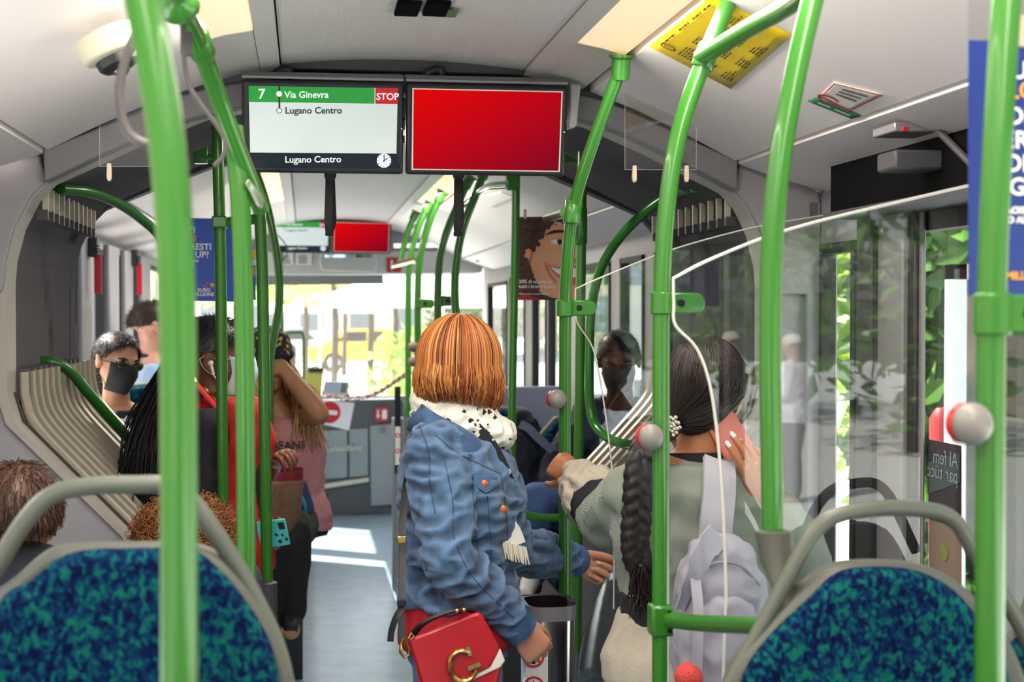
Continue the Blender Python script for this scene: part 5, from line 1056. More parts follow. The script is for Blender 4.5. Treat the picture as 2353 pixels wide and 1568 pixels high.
def limb(mb, a, b, c, ra, rb, rc, t0=0, t1=1):
    p = [a, a*.66+b*.34, a*.33+b*.67, b, b*.66+c*.34, b*.33+c*.67, c]; r = [ra, ra*1.02, (ra+rb)/2, rb, (rb*1.04), (rb+rc)/2, rc]
    i1 = t1*(len(p)-1); pts = catmull(p, 4); rr = lerpr(r, len(pts)); n = max(3, int(t1*(len(pts)-1))+1); m0 = int(t0*(len(pts)-1))
    mb.tube(pts[m0:n], rr[m0:n], 14); mb.ell(pts[m0], rr[m0]); mb.ell(pts[n-1], rr[n-1]*.96); return pts[n-1], (pts[n-1]-pts[n-3]).normalized(), rr[n-1]
def head_geo(mb, c, R_, s=1.0, nose=True, ears=True):
    def e(o, r): mb.ell(c+R_ @ (Vector(o)*s), tuple(v*s for v in r), R_, 20, 14)
    e((0, -.012, .032), (.075, .094, .080)); e((0, .03, -.01), (.064, .064, .085)); e((0, .040, -.070), (.046, .046, .040)); e((0, .068, -.088), (.022, .02, .02))
    e((0, .075, .022), (.052, .022, .014)); e((.035, .062, -.03), (.026, .026, .026)); e((-.035, .062, -.03), (.026, .026, .026))
    if nose: mb.tube([c+R_ @ (Vector(v)*s) for v in ((0, .086, .018), (0, .100, -.006), (0, .110, -.026), (0, .098, -.036))], [.008*s, .010*s, .015*s, .010*s], 10); e((.012, .094, -.030), (.010, .011, .008)); e((-.012, .094, -.030), (.010, .011, .008))
    e((0, .086, -.056), (.024, .012, .006)); e((0, .084, -.066), (.021, .012, .007))
    if ears:
        for q in (1, -1): e((q*.078, -.004, -.008), (.008, .020, .032)); e((q*.080, -.008, .008), (.010, .018, .016)); e((q*.078, .002, -.030), (.008, .011, .012))
def hand(wr, d, n, side, curl=(35, 45, 30), spread=.10, thumb=35, s=1.0, fing=None):
    """d: wrist to knuckles, n: out of the palm, side: +1 when thumb is along d x n"""
    d = d.normalized(); n = (n-d*n.dot(d)).normalized(); y = d.cross(n)*side; mb = MB(); tips = []
    M = Matrix((d, y, n)).transposed()
    secs = [(0.0, .027, .021), (.02, .030, .020), (.05, .039, .017), (.078, .041, .014), (.092, .036, .011)]
    mb.loft([[wr+d*x*s+y*wy*math.cos(a)*s+n*wz*math.sin(a)*s for a in [2*math.pi*k/14 for k in range(14)]] for x, wy, wz in secs]); mb.ell(wr+(d*.035+y*.026+n*.006)*s, (.03*s, .015*s, .014*s), M)
    for i, (oy, L, kr) in enumerate(((.030, .072, .0088), (.010, .080, .0090), (-.010, .074, .0086), (-.029, .058, .0078))):
        cu = (fing or {}).get(i, curl); p = wr+(d*(.086-.004*abs(i-1))+y*oy)*s; ang = 0; pts = [p-d*.012*s, p]; sp = spread*(1.5-i)*.5
        for sg, a in zip((.45, .31, .24), cu):
            ang += R(a); v = (d*math.cos(ang)+n*math.sin(ang)+y*sp*math.cos(ang)); p = p+v.normalized()*L*sg*s; pts.append(p)
        c = catmull(pts, 4); mb.tube(c, [kr*s*1.08, kr*s*1.1, kr*s, kr*s*.96, kr*s*.8], 10); mb.ell(c[-1], kr*s*.8); tips.append((pts[-1], (pts[-1]-pts[-2]).normalized(), v, kr*s, (-n*math.cos(ang)+d*math.sin(ang))))
    t = R(thumb); p = wr+(d*.022+y*.026+n*.004)*s; v = d*math.cos(t)+y*math.sin(t)+n*.45; v.normalize(); pts = [p, p+v*.042*s]; v2 = (v+d*.35+n*.2-y*.10).normalized(); pts.append(pts[-1]+v2*.030*s); v3 = (v2+d*.3-y*.15).normalized(); pts.append(pts[-1]+v3*.024*s)
    c = catmull(pts, 4); mb.tube(c, [.014*s, .0125*s, .0105*s, .0082*s], 10); mb.ell(c[-1], .0082*s); tips.append((pts[-1], v3, v3, .0095*s, (y-n*.3).normalized()))
    return remesh(mb, .0031*s, 2), tips
def nails(t, tips, m, s=1.0, which=None):
    for i, (p, d, v, r, up) in enumerate(tips):
        if which and i not in which: continue
        up = (up-d*up.dot(d)).normalized(); M = Matrix((d, d.cross(up), up)).transposed(); mb = MB(); mb.ell(p+up*r*.55+d*r*.2, (r*1.15, r*.62, r*.28), M, 12, 8); obj('fingernail', mb, m, t)
def join(*ms):
    o = MB()
    for m in ms: o._add(m.v, m.f)
    return o
def body_mesh(J, head_c, head_R, hs=1.0, legs=True, hands=(), voxel=.0085, arms='RL'):
    mb = MB(); h = J['h']; torso(mb, J)
    for n in arms:
        limb(mb, J['sh'+n], J['el'+n], J['wr'+n], .030*h, .025*h, .0165*h); mb.ell(J['sh'+n], .034*h)
    if legs:
        for n in 'RL':
            limb(mb, J['hip'+n], J['kn'+n], J['an'+n], .052*h, .034*h, .024*h); q = (J['toe'+n]-J['an'+n]); q.z = 0; mb.tube([J['an'+n]-Vector((0, 0, .02*h))-q*.25, J['an'+n]-Vector((0, 0, .025*h))+q*.3, J['toe'+n]], [.022*h, .024*h, .016*h], 12)
    mb.tube(catmull([J['neck']-Vector((0, 0, .02*h)), J['neck']*.5+head_c*.5-Vector((0, 0, .01)), head_c-head_R @ Vector((0, .015, .03))], 4), [.036*h, .031*h, .033*h], 16)
    head_geo(mb, head_c, head_R, hs)
    return join(remesh(mb, voxel, 2), *hands)
def trousers(J, infl=.010, k=1.0, hem=.97):
    mb = MB(); h = J['h']; torso(mb, J, infl, 0, .22)
    for n in 'RL': limb(mb, J['hip'+n], J['kn'+n], J['an'+n], .055*h*k+infl, .037*h*k+infl, .027*h*k+infl*1.2, 0, hem)
    return remesh(mb, .010, 2, (.0045, 9, 9, 5))
def shoes(t, J, m):
    h = J['h']
    for n in 'RL':
        q = (J['toe'+n]-J['an'+n]); q.z = 0; mb = MB(); a = J['an'+n]; z0 = J['toe'+n].z
        mb.tube([Vector((a.x, a.y, z0+.03))-q*.35, Vector((a.x, a.y, z0+.032))+q*.3, J['toe'+n]+Vector((0, 0, .008))], [.036, .04, .028], 14); mb.tube([a, Vector((a.x, a.y, z0+.03))], [.035, .036], 12); obj('shoe', remesh(mb, .008, 2), m, t)
def eyes(t, c, R_, s=1.0, iris='3a2a20', lid=None, drop=0):
    for q in (1, -1):
        mb = MB(); mb.ell(c+R_ @ (Vector((q*.031, .0765, .004))*s), .0108*s); e = obj('eye', mb, mat('eye_white', 'b9b0a8', .25), t); mb = MB(); mb.ell(c+R_ @ (Vector((q*.031, .0852, .003))*s), .0050*s); obj('iris', mb, mat('iris_'+iris, iris, .15), e)
        if lid: mb = MB(); mb.ell(c+R_ @ (Vector((q*.031, .0775, .0075-drop))*s), (.0145*s, .0125*s, .0115*s), R_); obj('eyelid', mb, lid, e)
        mb = MB(); mb.tube([c+R_ @ (Vector(v)*s) for v in ((q*.014, .092, .024), (q*.032, .090, .030), (q*.050, .078, .025))], [.003*s, .004*s, .0025*s], 8); obj('eyebrow', mb, mat('brow_dark', '1e1613', .8), t)
def strands(paths, r, m, t, name='hair', n=4, base=None):
    mb = MB()
    if base: mb._add(base.v, base.f)
    for p in paths: mb.tube(p, [r, r, r, r*.35], n)
    return obj(name, mb, m, t, angle=180)
def hair_mat(name, cols, rough=.42):
    if name in _M: return _M[name]
    m = mat(name, cols[0], rough, spec=.4); nt = m.node_tree; b = nt.nodes['Principled BSDF']; g = nt.nodes.new('ShaderNodeNewGeometry'); r = nt.nodes.new('ShaderNodeValToRGB'); e = r.color_ramp.elements
    e[0].color = lin(cols[0]); e[1].color = lin(cols[-1]); e[1].position = 1
    for i, c in enumerate(cols[1:-1]): x = e.new((i+1)/(len(cols)-1)); x.color = lin(c)
    nt.links.new(g.outputs['Random Per Island'], r.inputs[0]); nt.links.new(r.outputs[0], b.inputs['Base Color']); return m
def cap_pt(c, R_, az, th, rx, ry, rz, off=(0, -.012, .02)):
    return c+R_ @ (Vector(off)+Vector((rx*math.sin(th)*math.sin(az), ry*math.sin(th)*math.cos(az), rz*math.cos(th))))
def crop_hair(t, c, R_, m, s=1.0, L=.02, n=900, seed=1, low=105, front=62, grow=1.0, wob=.5, r=.0011, tip_down=.4):
    """short hair: cap plus strands; az 0 = face"""
    rng = random.Random(seed); rows = []
    def thmax(az): k = .5+.5*math.cos(az); k = k**2.2; return R(low*(1-k)+front*k)
    for i in range(11):
        rows.append([cap_pt(c, R_, 2*math.pi*k/28, max(.02, thmax(2*math.pi*k/28)*i/10), .0805*s*grow, .1005*s*grow, .0905*s*grow) for k in range(29)])
    base = MB(); base.grid(rows); ps = []
    for _ in range(n):
        az = rng.uniform(0, 2*math.pi); th = thmax(az)*math.sqrt(rng.random()); p = cap_pt(c, R_, az, th, .079*s*grow, .099*s*grow, .089*s*grow); q = cap_pt(c, R_, az, th+.05, .079*s*grow, .099*s*grow, .089*s*grow)
        nrm = (p-(c+R_ @ Vector((0, -.012, .02)))).normalized(); dn = (q-p).normalized(); d = (nrm*(1-tip_down)+dn*tip_down+Vector((rng.gauss(0, wob), rng.gauss(0, wob), rng.gauss(0, wob)))*.4).normalized(); l = L*rng.uniform(.6, 1.3); ps.append([p-nrm*.004, p+d*l*.5, p+d*l+dn*l*.2])
    return strands(ps, r, m, t, 'hair', 3, base)
def curly_hair(t, c, R_, m, rad, n, r, seed, turns=3, L=.05, off=(0, -.01, .03), front=65, low=120, rr=.0035):
    rng = random.Random(seed); ps = []
    base = MB(); rows = []
    def thmax(az): k = (.5+.5*math.cos(az))**2; return R(low*(1-k)+front*k)
    for i in range(9): rows.append([cap_pt(c, R_, 2*math.pi*k/24, max(.02, thmax(2*math.pi*k/24)*i/8), rad[0]*.9, rad[1]*.9, rad[2]*.9, off) for k in range(25)])
    base.grid(rows)
    for _ in range(n):
        az = rng.uniform(0, 2*math.pi); th = thmax(az)*math.sqrt(rng.random()); k0 = rng.uniform(.82, 1.02); p = cap_pt(c, R_, az, th, rad[0]*k0, rad[1]*k0, rad[2]*k0, off); q = cap_pt(c, R_, az, th+.1, rad[0], rad[1], rad[2], off); d = (q-p).normalized(); x, y = frame_of(d); ph = rng.uniform(0, 6.28); l = L*rng.uniform(.6, 1.4)
        ps.append([p+d*l*f+x*math.cos(ph+f*turns*6.28)*rr+y*math.sin(ph+f*turns*6.28)*rr for f in [k/16 for k in range(17)]])
    return strands(ps, r, m, t, 'hair', 3, base)
def mask_part(t, c, R_, m, s=1.0, name='face_mask', pleats=True, straps='c9d3d8', ear=True):
    rows = []
    for i in range(9):
        v = i/8; zz = .012-.118*v; row = []
        for k in range(13):
            u = -1+2*k/12; wid = .066-.020*abs(v-.35)*1.2; x = u*wid; y = .124-.064*u*u-.030*abs(v-.38)**1.3*1.6 + (.0025*math.sin(v*25) if pleats else 0); row.append(c+R_ @ (Vector((x, y, zz))*s))
        rows.append(row)
    mb = MB(); mb.grid(rows); o = obj(name, mb, m, t, angle=180); sd_ = o.modifiers.new('th', 'SOLIDIFY'); sd_.thickness = .002
    if ear:
        for q in (1, -1):
            for z0 in (.004, -.085):
                mb = MB(); mb.tube(catmull([c+R_ @ (Vector(v)*s) for v in ((q*.060, .058, z0), (q*.074, .025, z0*.6-.002), (q*.084, -.012, .005 if z0 > 0 else -.03), (q*.083, -.028, -.005))], 4), .0013*s, 5); obj('ear_loop', mb, mat('loop_'+straps, straps, .6), o)
    return o
# ================================================================ PEOPLE
SK_LIGHT = mat('skin_light', 'd39a7c', .5, sss=.15, noise=(25, .2, 'c58468')); SK_TAN = mat('skin_tan', 'b9764f', .5, sss=.12, noise=(25, .2, 'a5643f')); SK_DARK = mat('skin_dark', '7f4e37', .45, sss=.1, noise=(25, .2, '6b3f2b')); SK_DEEP = mat('skin_deep', '4a2d20', .45, sss=.06); SK_MID = mat('skin_mid', 'b5805c', .5, sss=.1, noise=(25, .2, 'a06c48'))
SHOE = mat('shoe_dark', '1b1b1f', .5); SHOEW = mat('shoe_white', 'd8d6d2', .5)
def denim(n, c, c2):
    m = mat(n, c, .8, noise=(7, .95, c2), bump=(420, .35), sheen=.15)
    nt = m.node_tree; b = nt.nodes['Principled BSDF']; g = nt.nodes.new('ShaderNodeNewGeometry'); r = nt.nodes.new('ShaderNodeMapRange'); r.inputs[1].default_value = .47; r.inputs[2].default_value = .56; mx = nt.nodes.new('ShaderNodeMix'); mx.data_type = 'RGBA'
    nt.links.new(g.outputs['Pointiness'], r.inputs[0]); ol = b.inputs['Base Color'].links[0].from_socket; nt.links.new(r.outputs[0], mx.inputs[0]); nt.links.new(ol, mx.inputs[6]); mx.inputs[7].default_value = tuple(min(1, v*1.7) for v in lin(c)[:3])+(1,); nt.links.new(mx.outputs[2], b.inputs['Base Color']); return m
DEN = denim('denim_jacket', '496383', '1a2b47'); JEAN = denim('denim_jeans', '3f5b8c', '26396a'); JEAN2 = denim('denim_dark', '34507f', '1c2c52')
# ---------------------------------------------------------------- 1 woman with copper bob
Y1 = 3.42; b = P(1050, 1000, Y1); J = skel(b.x, Y1, 0, 1.60, (0.98, -.12), sw=.098)
hc = P(1058, 838, Y1); HR = basis((.42, .90, -.06))
J['neck'] = P(1045, 955, Y1); J['shR'] = P(1003, 1040, Y1-.145); J['shL'] = P(1095, 1030, Y1+.15)
J['elR'] = P(1035, 1285, Y1-.22); J['wrR'] = P(1192, 1440, Y1-.12); J['elL'] = P(1178, 1262, Y1+.24); J['wrL'] = P(1322, 1288, 3.86)
t = thing('person', 'woman with copper bob, denim jacket and star scarf, carrying a red handbag', 'person', (b.x, Y1, 0))
hl, tipsL = hand(J['wrL'], P(1392, 1318, 3.84)-J['wrL'], Vector((.1, -.95, .25)), -1, fing={0: (38, 55, 30), 1: (62, 85, 45), 2: (70, 90, 50), 3: (74, 90, 50)}, thumb=12)
hr, tipsR = hand(J['wrR'], P(1232, 1492, Y1-.10)-J['wrR'], Vector((0, .9, -.2)), 1, curl=(35, 50, 30), thumb=20)
bd = obj('body', body_mesh(J, hc, HR, 1.0, hands=(hl, hr)), SK_LIGHT, t); nails(bd, tipsL, mat('nail_pink', 'e6b3b0', .2, coat=.6))
mb = MB(); torso(mb, J, .030, .24, .93, 1.0, .012); mb.ell(J['chest']+J['B'] @ Vector((.05, .085, .0)), .06); mb.ell(J['chest']+J['B'] @ Vector((-.05, .085, .0)), .06)
for n in 'RL': limb(mb, J['sh'+n], J['el'+n], J['wr'+n], .068, .056, .040, 0, .95); mb.ell(J['sh'+n]+Vector((0, 0, -.005)), .071)
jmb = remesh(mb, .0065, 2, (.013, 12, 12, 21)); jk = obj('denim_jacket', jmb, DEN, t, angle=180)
from mathutils.bvhtree import BVHTree
jbv = BVHTree.FromPolygons(jmb.v, jmb.f)
def on_jacket(px, py, lift=.001):
    d = ray(px, py).normalized(); h = jbv.ray_cast(CAM, d)
    return (h[0]-d*lift) if h[0] is not None else None
# jacket details: cuffs, waistband, collar, placket, pocket flap, seams, buttons
def ringband(c, ax, r, w_, nm, m, par, k=(1, 1), th=.004, hint=None):
    ax = ax.normalized(); x, y = frame_of(ax, hint); mb = MB(); n = 28
    mb.loft([[c+ax*h_+x*math.cos(a)*(r+o)*k[0]+y*math.sin(a)*(r+o)*k[1] for a in [2*math.pi*q/n for q in range(n)]] for h_, o in ((-w_/2, 0), (-w_/2, th), (w_/2, th), (w_/2, 0))], False); return obj(nm, mb, m, par)
DEN2 = mat('denim_band', '4b6a94', .85, noise=(18, .9, '2c4468'), bump=(420, .35))
for n in 'RL': ringband(J['wr'+n]*.94+J['el'+n]*.06, J['wr'+n]-J['el'+n], .041, .05, 'cuff', DEN2, jk)
wb = J['waist']-Vector((0, 0, .015)); ringband(wb, Vector((0, 0, 1)), .152, .045, 'waistband', DEN2, jk, (.93, .74), hint=J['B'] @ Vector((0, 1, 0)))
mb = MB(); cpath = catmull([P(962, 955, Y1+.02), P(975, 962, Y1-.09), P(1010, 985, Y1-.15), P(1060, 1010, Y1-.16), P(1100, 1040, Y1-.14), P(1125, 1075, Y1-.10)], 5); rows = [[p+Vector((0, 0, .03)), p+(p-J['neck']).normalized()*.022+Vector((0, 0, .004)), p+(p-J['neck']).normalized()*.03+Vector((0, 0, -.035))] for p in cpath]; mb.grid(rows); o = obj('collar', mb, DEN2, jk, angle=180); sm = o.modifiers.new('t', 'SOLIDIFY'); sm.thickness = .005
ORNG = mat('copper_button', 'd8753c', .35, .5)
for px, py in ((1156, 1170), (1112, 1112)):
    p = on_jacket(px, py)
    if p: mb = MB(); mb.lathe(p, [(.009, 0), (.009, .004), (.005, .006)], 14, Vector((.1, -1, 0)).normalized()); obj('button', mb, ORNG, jk)
SEAM = mat('seam_thread', '33496b', .8); THR = mat('seam_copper', '8a6a4a', .7)
def densify(pts, n=10): return catmull([Vector((a, b_, 0)) for a, b_ in pts], n)
for pth, m_, rr in (([(962, 972), (985, 1040), (988, 1110), (1000, 1180)], SEAM, .0016), ([(1000, 1000), (1050, 1040), (1105, 1068), (1150, 1090)], SEAM, .0015), ([(1150, 1085), (1160, 1150), (1166, 1230), (1160, 1300)], SEAM, .0016), ([(1142, 1090), (1150, 1150), (1155, 1230), (1150, 1300)], THR, .0009), ([(1085, 1110), (1090, 1190), (1100, 1280)], SEAM, .0013), ([(1120, 1140), (1125, 1210), (1130, 1290)], SEAM, .0013), ([(940, 1300), (1000, 1316)], SEAM, .0015), ([(1020, 1050), (1040, 1150), (1045, 1240), (1090, 1330), (1180, 1420)], SEAM, .0013)):
    pts = [on_jacket(p.x, p.y, rr*.4) for p in densify(pth)]; pts = [p for p in pts if p]
    if len(pts) > 4: mb = MB(); mb.tube(pts, rr, 6); obj('seam', mb, m_, jk)
fl_ = [on_jacket(a, b_, .003) for a, b_ in ((1088, 1092), (1115, 1094), (1143, 1097), (1142, 1118), (1118, 1136), (1088, 1116))]
if all(fl_): mb = MB(); mb.prism(fl_, Vector((0, .006, 0))); obj('pocket_flap', mb, DEN2, jk, bevel=.002)
# red shirt, trousers, shoes
mb = MB(); torso(mb, J, .018, .10, .55, 1.02, .012); obj('red_shirt', remesh(mb, .009, 2, (.005, 16, 16, 7)), mat('shirt_red', 'b3131f', .75, noise=(10, .3, '8c0f18')), t, angle=180)
obj('jeans', trousers(J, .012, 1.05), JEAN, t, angle=180); shoes(t, J, SHOEW)
# bob hair
BOB = hair_mat('bob_copper', ['4f2410', '8a4520', 'ad6030', 'c27a3c', 'e2ab68'], .5); rng = random.Random(3); ps = []; rows = []
def bob_path(az, k, low, jit=0):
    """from the crown over the head and down; k = layer size"""
    pts = []
    for i in range(8):
        th = R(4+92*i/7); pts.append(cap_pt(hc, HR, az, th, .100*k, .112*k, .108*k, (0, -.012, .012)))
    e = pts[-1]; o = (e-hc); o.z = 0; o.normalize()
    for f in (.25, .5, .75, 1.0): pts.append(e+Vector((0, 0, -low*f))+o*(.012*math.sin(f*2.6)-.020*f*f)+Vector((rng.gauss(0, 1), rng.gauss(0, 1), 0))*jit*f)
    return pts
def bob_low(az): return .092+.035*(.5+.5*math.cos(az))
N = 60
rows = [bob_path(R(42)+(2*math.pi-R(84))*i/N, .965, bob_low(R(42)+(2*math.pi-R(84))*i/N)*.96) for i in range(N+1)]; base = MB(); base.grid(rows)
for _ in range(1500):
    az = R(38)+(2*math.pi-R(76))*rng.random(); ps.append(bob_path(az+rng.gauss(0, .02), rng.uniform(.97, 1.03), bob_low(az)*rng.uniform(.88, 1.04), .004))
strands(ps, .0017, BOB, t, 'hair', 4, base)
# scarf: bulky loop with black stars, long end with fringe
def star_fabric(nm, a, b_, sc, th):
    if nm in _M: return _M[nm]
    m = mat(nm, a, .85); nt = m.node_tree; bb = nt.nodes['Principled BSDF']; tc = nt.nodes.new('ShaderNodeTexCoord'); v = nt.nodes.new('ShaderNodeTexVoronoi'); v.inputs['Scale'].default_value = sc; v.distance = 'MANHATTAN'
    nt.links.new(tc.outputs['Object'], v.inputs['Vector']); rp = nt.nodes.new('ShaderNodeValToRGB'); rp.color_ramp.interpolation = 'CONSTANT'; rp.color_ramp.elements[0].color = lin(b_); rp.color_ramp.elements[1].color = lin(a); rp.color_ramp.elements[1].position = th; nt.links.new(v.outputs['Distance'], rp.inputs[0]); nt.links.new(rp.outputs[0], bb.inputs['Base Color']); return m
sf = star_fabric('scarf_stars', 'e2ded6', '121116', 36, .35)
mb = MB(); B = J['B']; nk = P(1050, 948, Y1)
for k, (dz, rr, tr_) in enumerate(((.0, .074, .026), (-.028, .084, .031), (.02, .068, .020))): mb.tube([nk+Vector((math.cos(a)*rr*1.12+.016*(k == 1), math.sin(a)*rr, dz-.028*math.cos(a)+.006*math.sin(3*a+k))) for a in [2*math.pi*i/28 for i in range(28)]], tr_, 12, cap=False, closed=True)
mb.ell(P(1112, 985, Y1-.05), (.04, .03, .055))
sc_ = obj('scarf', remesh(mb, .006, 1, (.009, 26, 26, 30)), sf, t, angle=180)
def ribbon(path, w_, nm, m, par, th=.004, side=None, tw=0):
    pts = catmull(path, 6); rows = []
    for i, p in enumerate(pts):
        d = (pts[min(i+1, len(pts)-1)]-pts[max(i-1, 0)]).normalized(); s_ = (side or Vector((0, 1, 0))).cross(d).normalized(); ww = w_[min(int(i/len(pts)*len(w_)), len(w_)-1)] if isinstance(w_, list) else w_; nn = d.cross(s_).normalized()
        rows.append([p-s_*ww/2-nn*th/2, p-nn*th*.2, p+s_*ww/2-nn*th/2, p+s_*ww/2+nn*th/2, p+nn*th*.8, p-s_*ww/2+nn*th/2])
    mb = MB(); mb.loft(rows); return obj(nm, mb, m, par, angle=50)
ribbon([P(1085, 990, Y1-.11), P(1120, 1030, Y1-.12), P(1148, 1085, Y1-.12), P(1165, 1130, Y1-.10)], .05, 'scarf_end', star_fabric('scarf_dark', '1b1a20', 'cfc9bd', 34, .34), sc_, .014)
ribbon([P(1150, 1200, Y1-.12), P(1170, 1225, Y1-.12), P(1182, 1255, Y1-.12)], .055, 'scarf_tail', sf, sc_, .012)
mb = MB()
for k in range(14):
    a = P(1155+k*4, 1245+k*1.0, Y1-.125+.002*(k % 3)); mb.tube([a, a+Vector((.004, 0, -.02)), a+Vector((.008+.004*math.sin(k), 0, -.042))], [.003, .0025, .0015], 6)
obj('fringe', mb, mat('fringe', 'd9d2c2', .9), sc_)
# red handbag on its long strap
c = P(1050, 1492, Y1-.24); t = thing('handbag', 'red handbag with gold G and white corner, hanging at the copper-haired woman\'s hip', 'handbag', tuple(P(1050, 1580, Y1-.24)))
BAGR = mat('bag_red', 'b51420', .35, noise=(300, .15), coat=.15); GOLD = mat('gold', 'd9b36a', .2, 1.0)
yb = Y1-.29
fl = [P(a, b_, yb) for a, b_ in ((938, 1472), (960, 1462), (1085, 1412), (1102, 1408), (1112, 1420), (1148, 1490), (1128, 1535), (1062, 1568), (1010, 1600), (975, 1600), (965, 1560))]
bdy = [P(a, b_, yb+.01) for a, b_ in ((945, 1478), (1105, 1412), (1160, 1518), (1130, 1640), (985, 1660))]
mb = MB(); mb.prism(bdy, (0, .085, 0)); obj('body', mb, BAGR, t, bevel=.012); mb = MB(); mb.prism(fl, (0, .016, 0)); flp = obj('flap', mb, BAGR, t, bevel=.006)
mb = MB(); mb.prism([P(a, b_, yb+.004) for a, b_ in ((1150, 1492), (1161, 1520), (1150, 1535), (1070, 1572), (1060, 1568), (1128, 1532))], (0, .014, 0)); obj('white_corner', mb, mat('bag_white', 'e0dbd0', .4), t, bevel=.003)
xa = (P(1102, 1408, yb)-P(960, 1462, yb)).normalized(); za = Vector((-xa.z, 0, xa.x))
g0 = P(1064, 1530, yb-.006); rows = []
gp = []
for k in range(25): a = R(40+ 280*k/24); gp.append(g0+xa*math.cos(a)*.030+za*math.sin(a)*.034)
mb = MB(); mb.tube(gp, [.0055, .008, .0098, .0085, .0065], 10, flat=(1, .8)); e = gp[-1]; mb.tube([e, e+za*.012], .0048, 8); mb.box(e+za*.012, (.030, .009, .010), Matrix.Rotation(-math.atan2(xa.z, xa.x), 3, 'Y')); mb.box(gp[0]+za*.004, (.009, .009, .022), Matrix.Rotation(-math.atan2(xa.z, xa.x), 3, 'Y')); obj('gold_letter', mb, GOLD, flp)
STR = mat('strap_black', '1a191c', .45)
ribbon([P(945, 1462, yb+.03), P(975, 1432, yb), P(1030, 1408, yb-.005), P(1075, 1402, yb+.01), P(1098, 1412, yb+.03)], .016, 'handle', STR, t, .006, Vector((0, .5, 1)))
for px, py in ((1050, 1404), (1066, 1402)): mb = MB(); mb.ell(P(px, py, yb-.014), .005); obj('stud', mb, GOLD, t)
ribbon([P(925, 1475, yb+.03), P(922, 1400, Y1-.24), P(925, 1300, Y1-.20), P(925, 1200, Y1-.16), P(940, 1080, Y1-.13), P(975, 1000, Y1-.13), P(1010, 985, Y1-.05)], .016, 'shoulder_strap', STR, t, .005, Vector((0, 1, 0)))
ribbon([P(1128, 1330, Y1-.14), P(1128, 1290, Y1-.14), P(1132, 1240, Y1-.13)], .018, 'front_strap', STR, t, .005, Vector((0, 1, 0)))
ribbon([P(925, 1395, Y1-.25), P(910, 1420, Y1-.26), P(900, 1450, Y1-.26), P(897, 1475, Y1-.26)], .014, 'strap_end', STR, t, .005, Vector((0, 1, 0)))
for py in (1240, 1385): mb = MB(); mb.box(P(923, py, Y1-.215-.0003*(py-1240)), (.02, .012, .016)); obj('buckle', mb, GOLD if py == 1240 else STR, t, bevel=.002)
mb = MB(); mb.tube([P(a, b_, yb-.005) for a, b_ in ((928, 1462), (940, 1490), (940, 1505), (930, 1512), (920, 1500), (922, 1480))], .0035, 8, cap=False, closed=True); obj('hook', mb, GOLD, t); mb = MB(); mb.tube([P(a, b_, yb) for a, b_ in ((945, 1455), (950, 1462), (946, 1470), (939, 1466))], .003, 8, cap=False, closed=True); obj('ring', mb, GOLD, t)

# ---------------------------------------------------------------- 2 woman on the phone
Y2 = 3.16; b = P(1600, 1100, Y2); J = skel(b.x, Y2, 0, 1.55, (.12, .99), sw=.105); hc = P(1622, 893, Y2); HR = basis((.38, .92, -.10))
J['neck'] = P(1600, 1045, Y2); J['shL'] = P(1462, 1140, Y2+.02); J['shR'] = P(1735, 1150, Y2); J['elL'] = P(1402, 1195, Y2+.24); J['wrL'] = P(1324, 1092, 3.63); J['elR'] = P(1836, 1285, Y2-.02); J['wrR'] = P(1756, 1150, Y2-.11)
t = thing('person', 'woman with dark braid and grey-green sweater holding a coral phone to her ear', 'person', (b.x, Y2, 0))
gl, tl = hand(J['wrL'], P(1276, 1062, 3.70)-J['wrL'], Vector((.15, .6, -.2)), 1, curl=(62, 70, 45), thumb=30, s=.98)
gr, tr_ = hand(J['wrR'], P(1727, 1050, Y2-.13)-J['wrR'], Vector((-.28, .95, .0)), 1, fing={0: (2, 14, 12), 1: (8, 18, 14), 2: (22, 32, 24), 3: (32, 40, 28)}, thumb=30, s=1.0, spread=.2)
bd = obj('body', body_mesh(J, hc, HR, .97, hands=(gl, gr)), SK_TAN, t); nails(bd, tr_, mat('nail_white', 'e9e6e4', .15, coat=.6))
SWG = ribbed('sweater_grey', 'a2aaa0', 'X', 520, .002, .9, '8d968b'); SWB = mat('sweater_beige', 'c6bcab', .9, noise=(30, .3, 'a3998a'), bump=(160, .5)); SWN = mat('sweater_navy', '211f29', .9)
mb = MB(); torso(mb, J, .036, .29, .95, 1.0, .012)
limb(mb, J['shL'], J['elL'], J['wrL'], .072, .075, .066, 0, .58); limb(mb, J['shR'], J['elR'], J['wrR'], .07, .068, .055, 0, .86)
for n in 'RL': mb.ell(J['sh'+n], .074)
sw_ = obj('sweater', remesh(mb, .008, 3, (.010, 9, 9, 9)), SWG, t, angle=180)
mb = MB(); torso(mb, J, .050, .05, .27, 1.0, .012); obj('sweater_hem', remesh(mb, .009, 3, (.008, 10, 10, 4)), SWB, sw_, angle=180)
ringband(J['waist']-Vector((0, 0, .02)), Vector((0, 0, 1)), .168, .06, 'navy_band', SWN, sw_, (.98, .83), .010, Vector((0, 1, 0)))
pts = catmull([J['elL']*.85+J['shL']*.15, J['elL'], J['elL']*.66+J['wrL']*.34, J['elL']*.33+J['wrL']*.67, J['wrL']], 4)
mb = MB(); mb.tube(pts[6:10], .0745, 16); mb.ell(pts[7], .074); obj('cuff_band', remesh(mb, .008, 1), SWN, sw_, angle=180)
mb = MB(); mb.tube(pts[8:17], [.074, .076, .070, .052, .044], 16); obj('cuff', remesh(mb, .007, 2, (.010, 20, 20, 20)), SWB, sw_, angle=180)
mb = MB(); torso(mb, J, .012, 0, .3); obj('black_top', remesh(mb, .01, 2), mat('top_black', '15151a', .8), t)
obj('trousers', trousers(J, .012), mat('trousers_navy', '1e2230', .8), t, angle=180); shoes(t, J, SHOE)
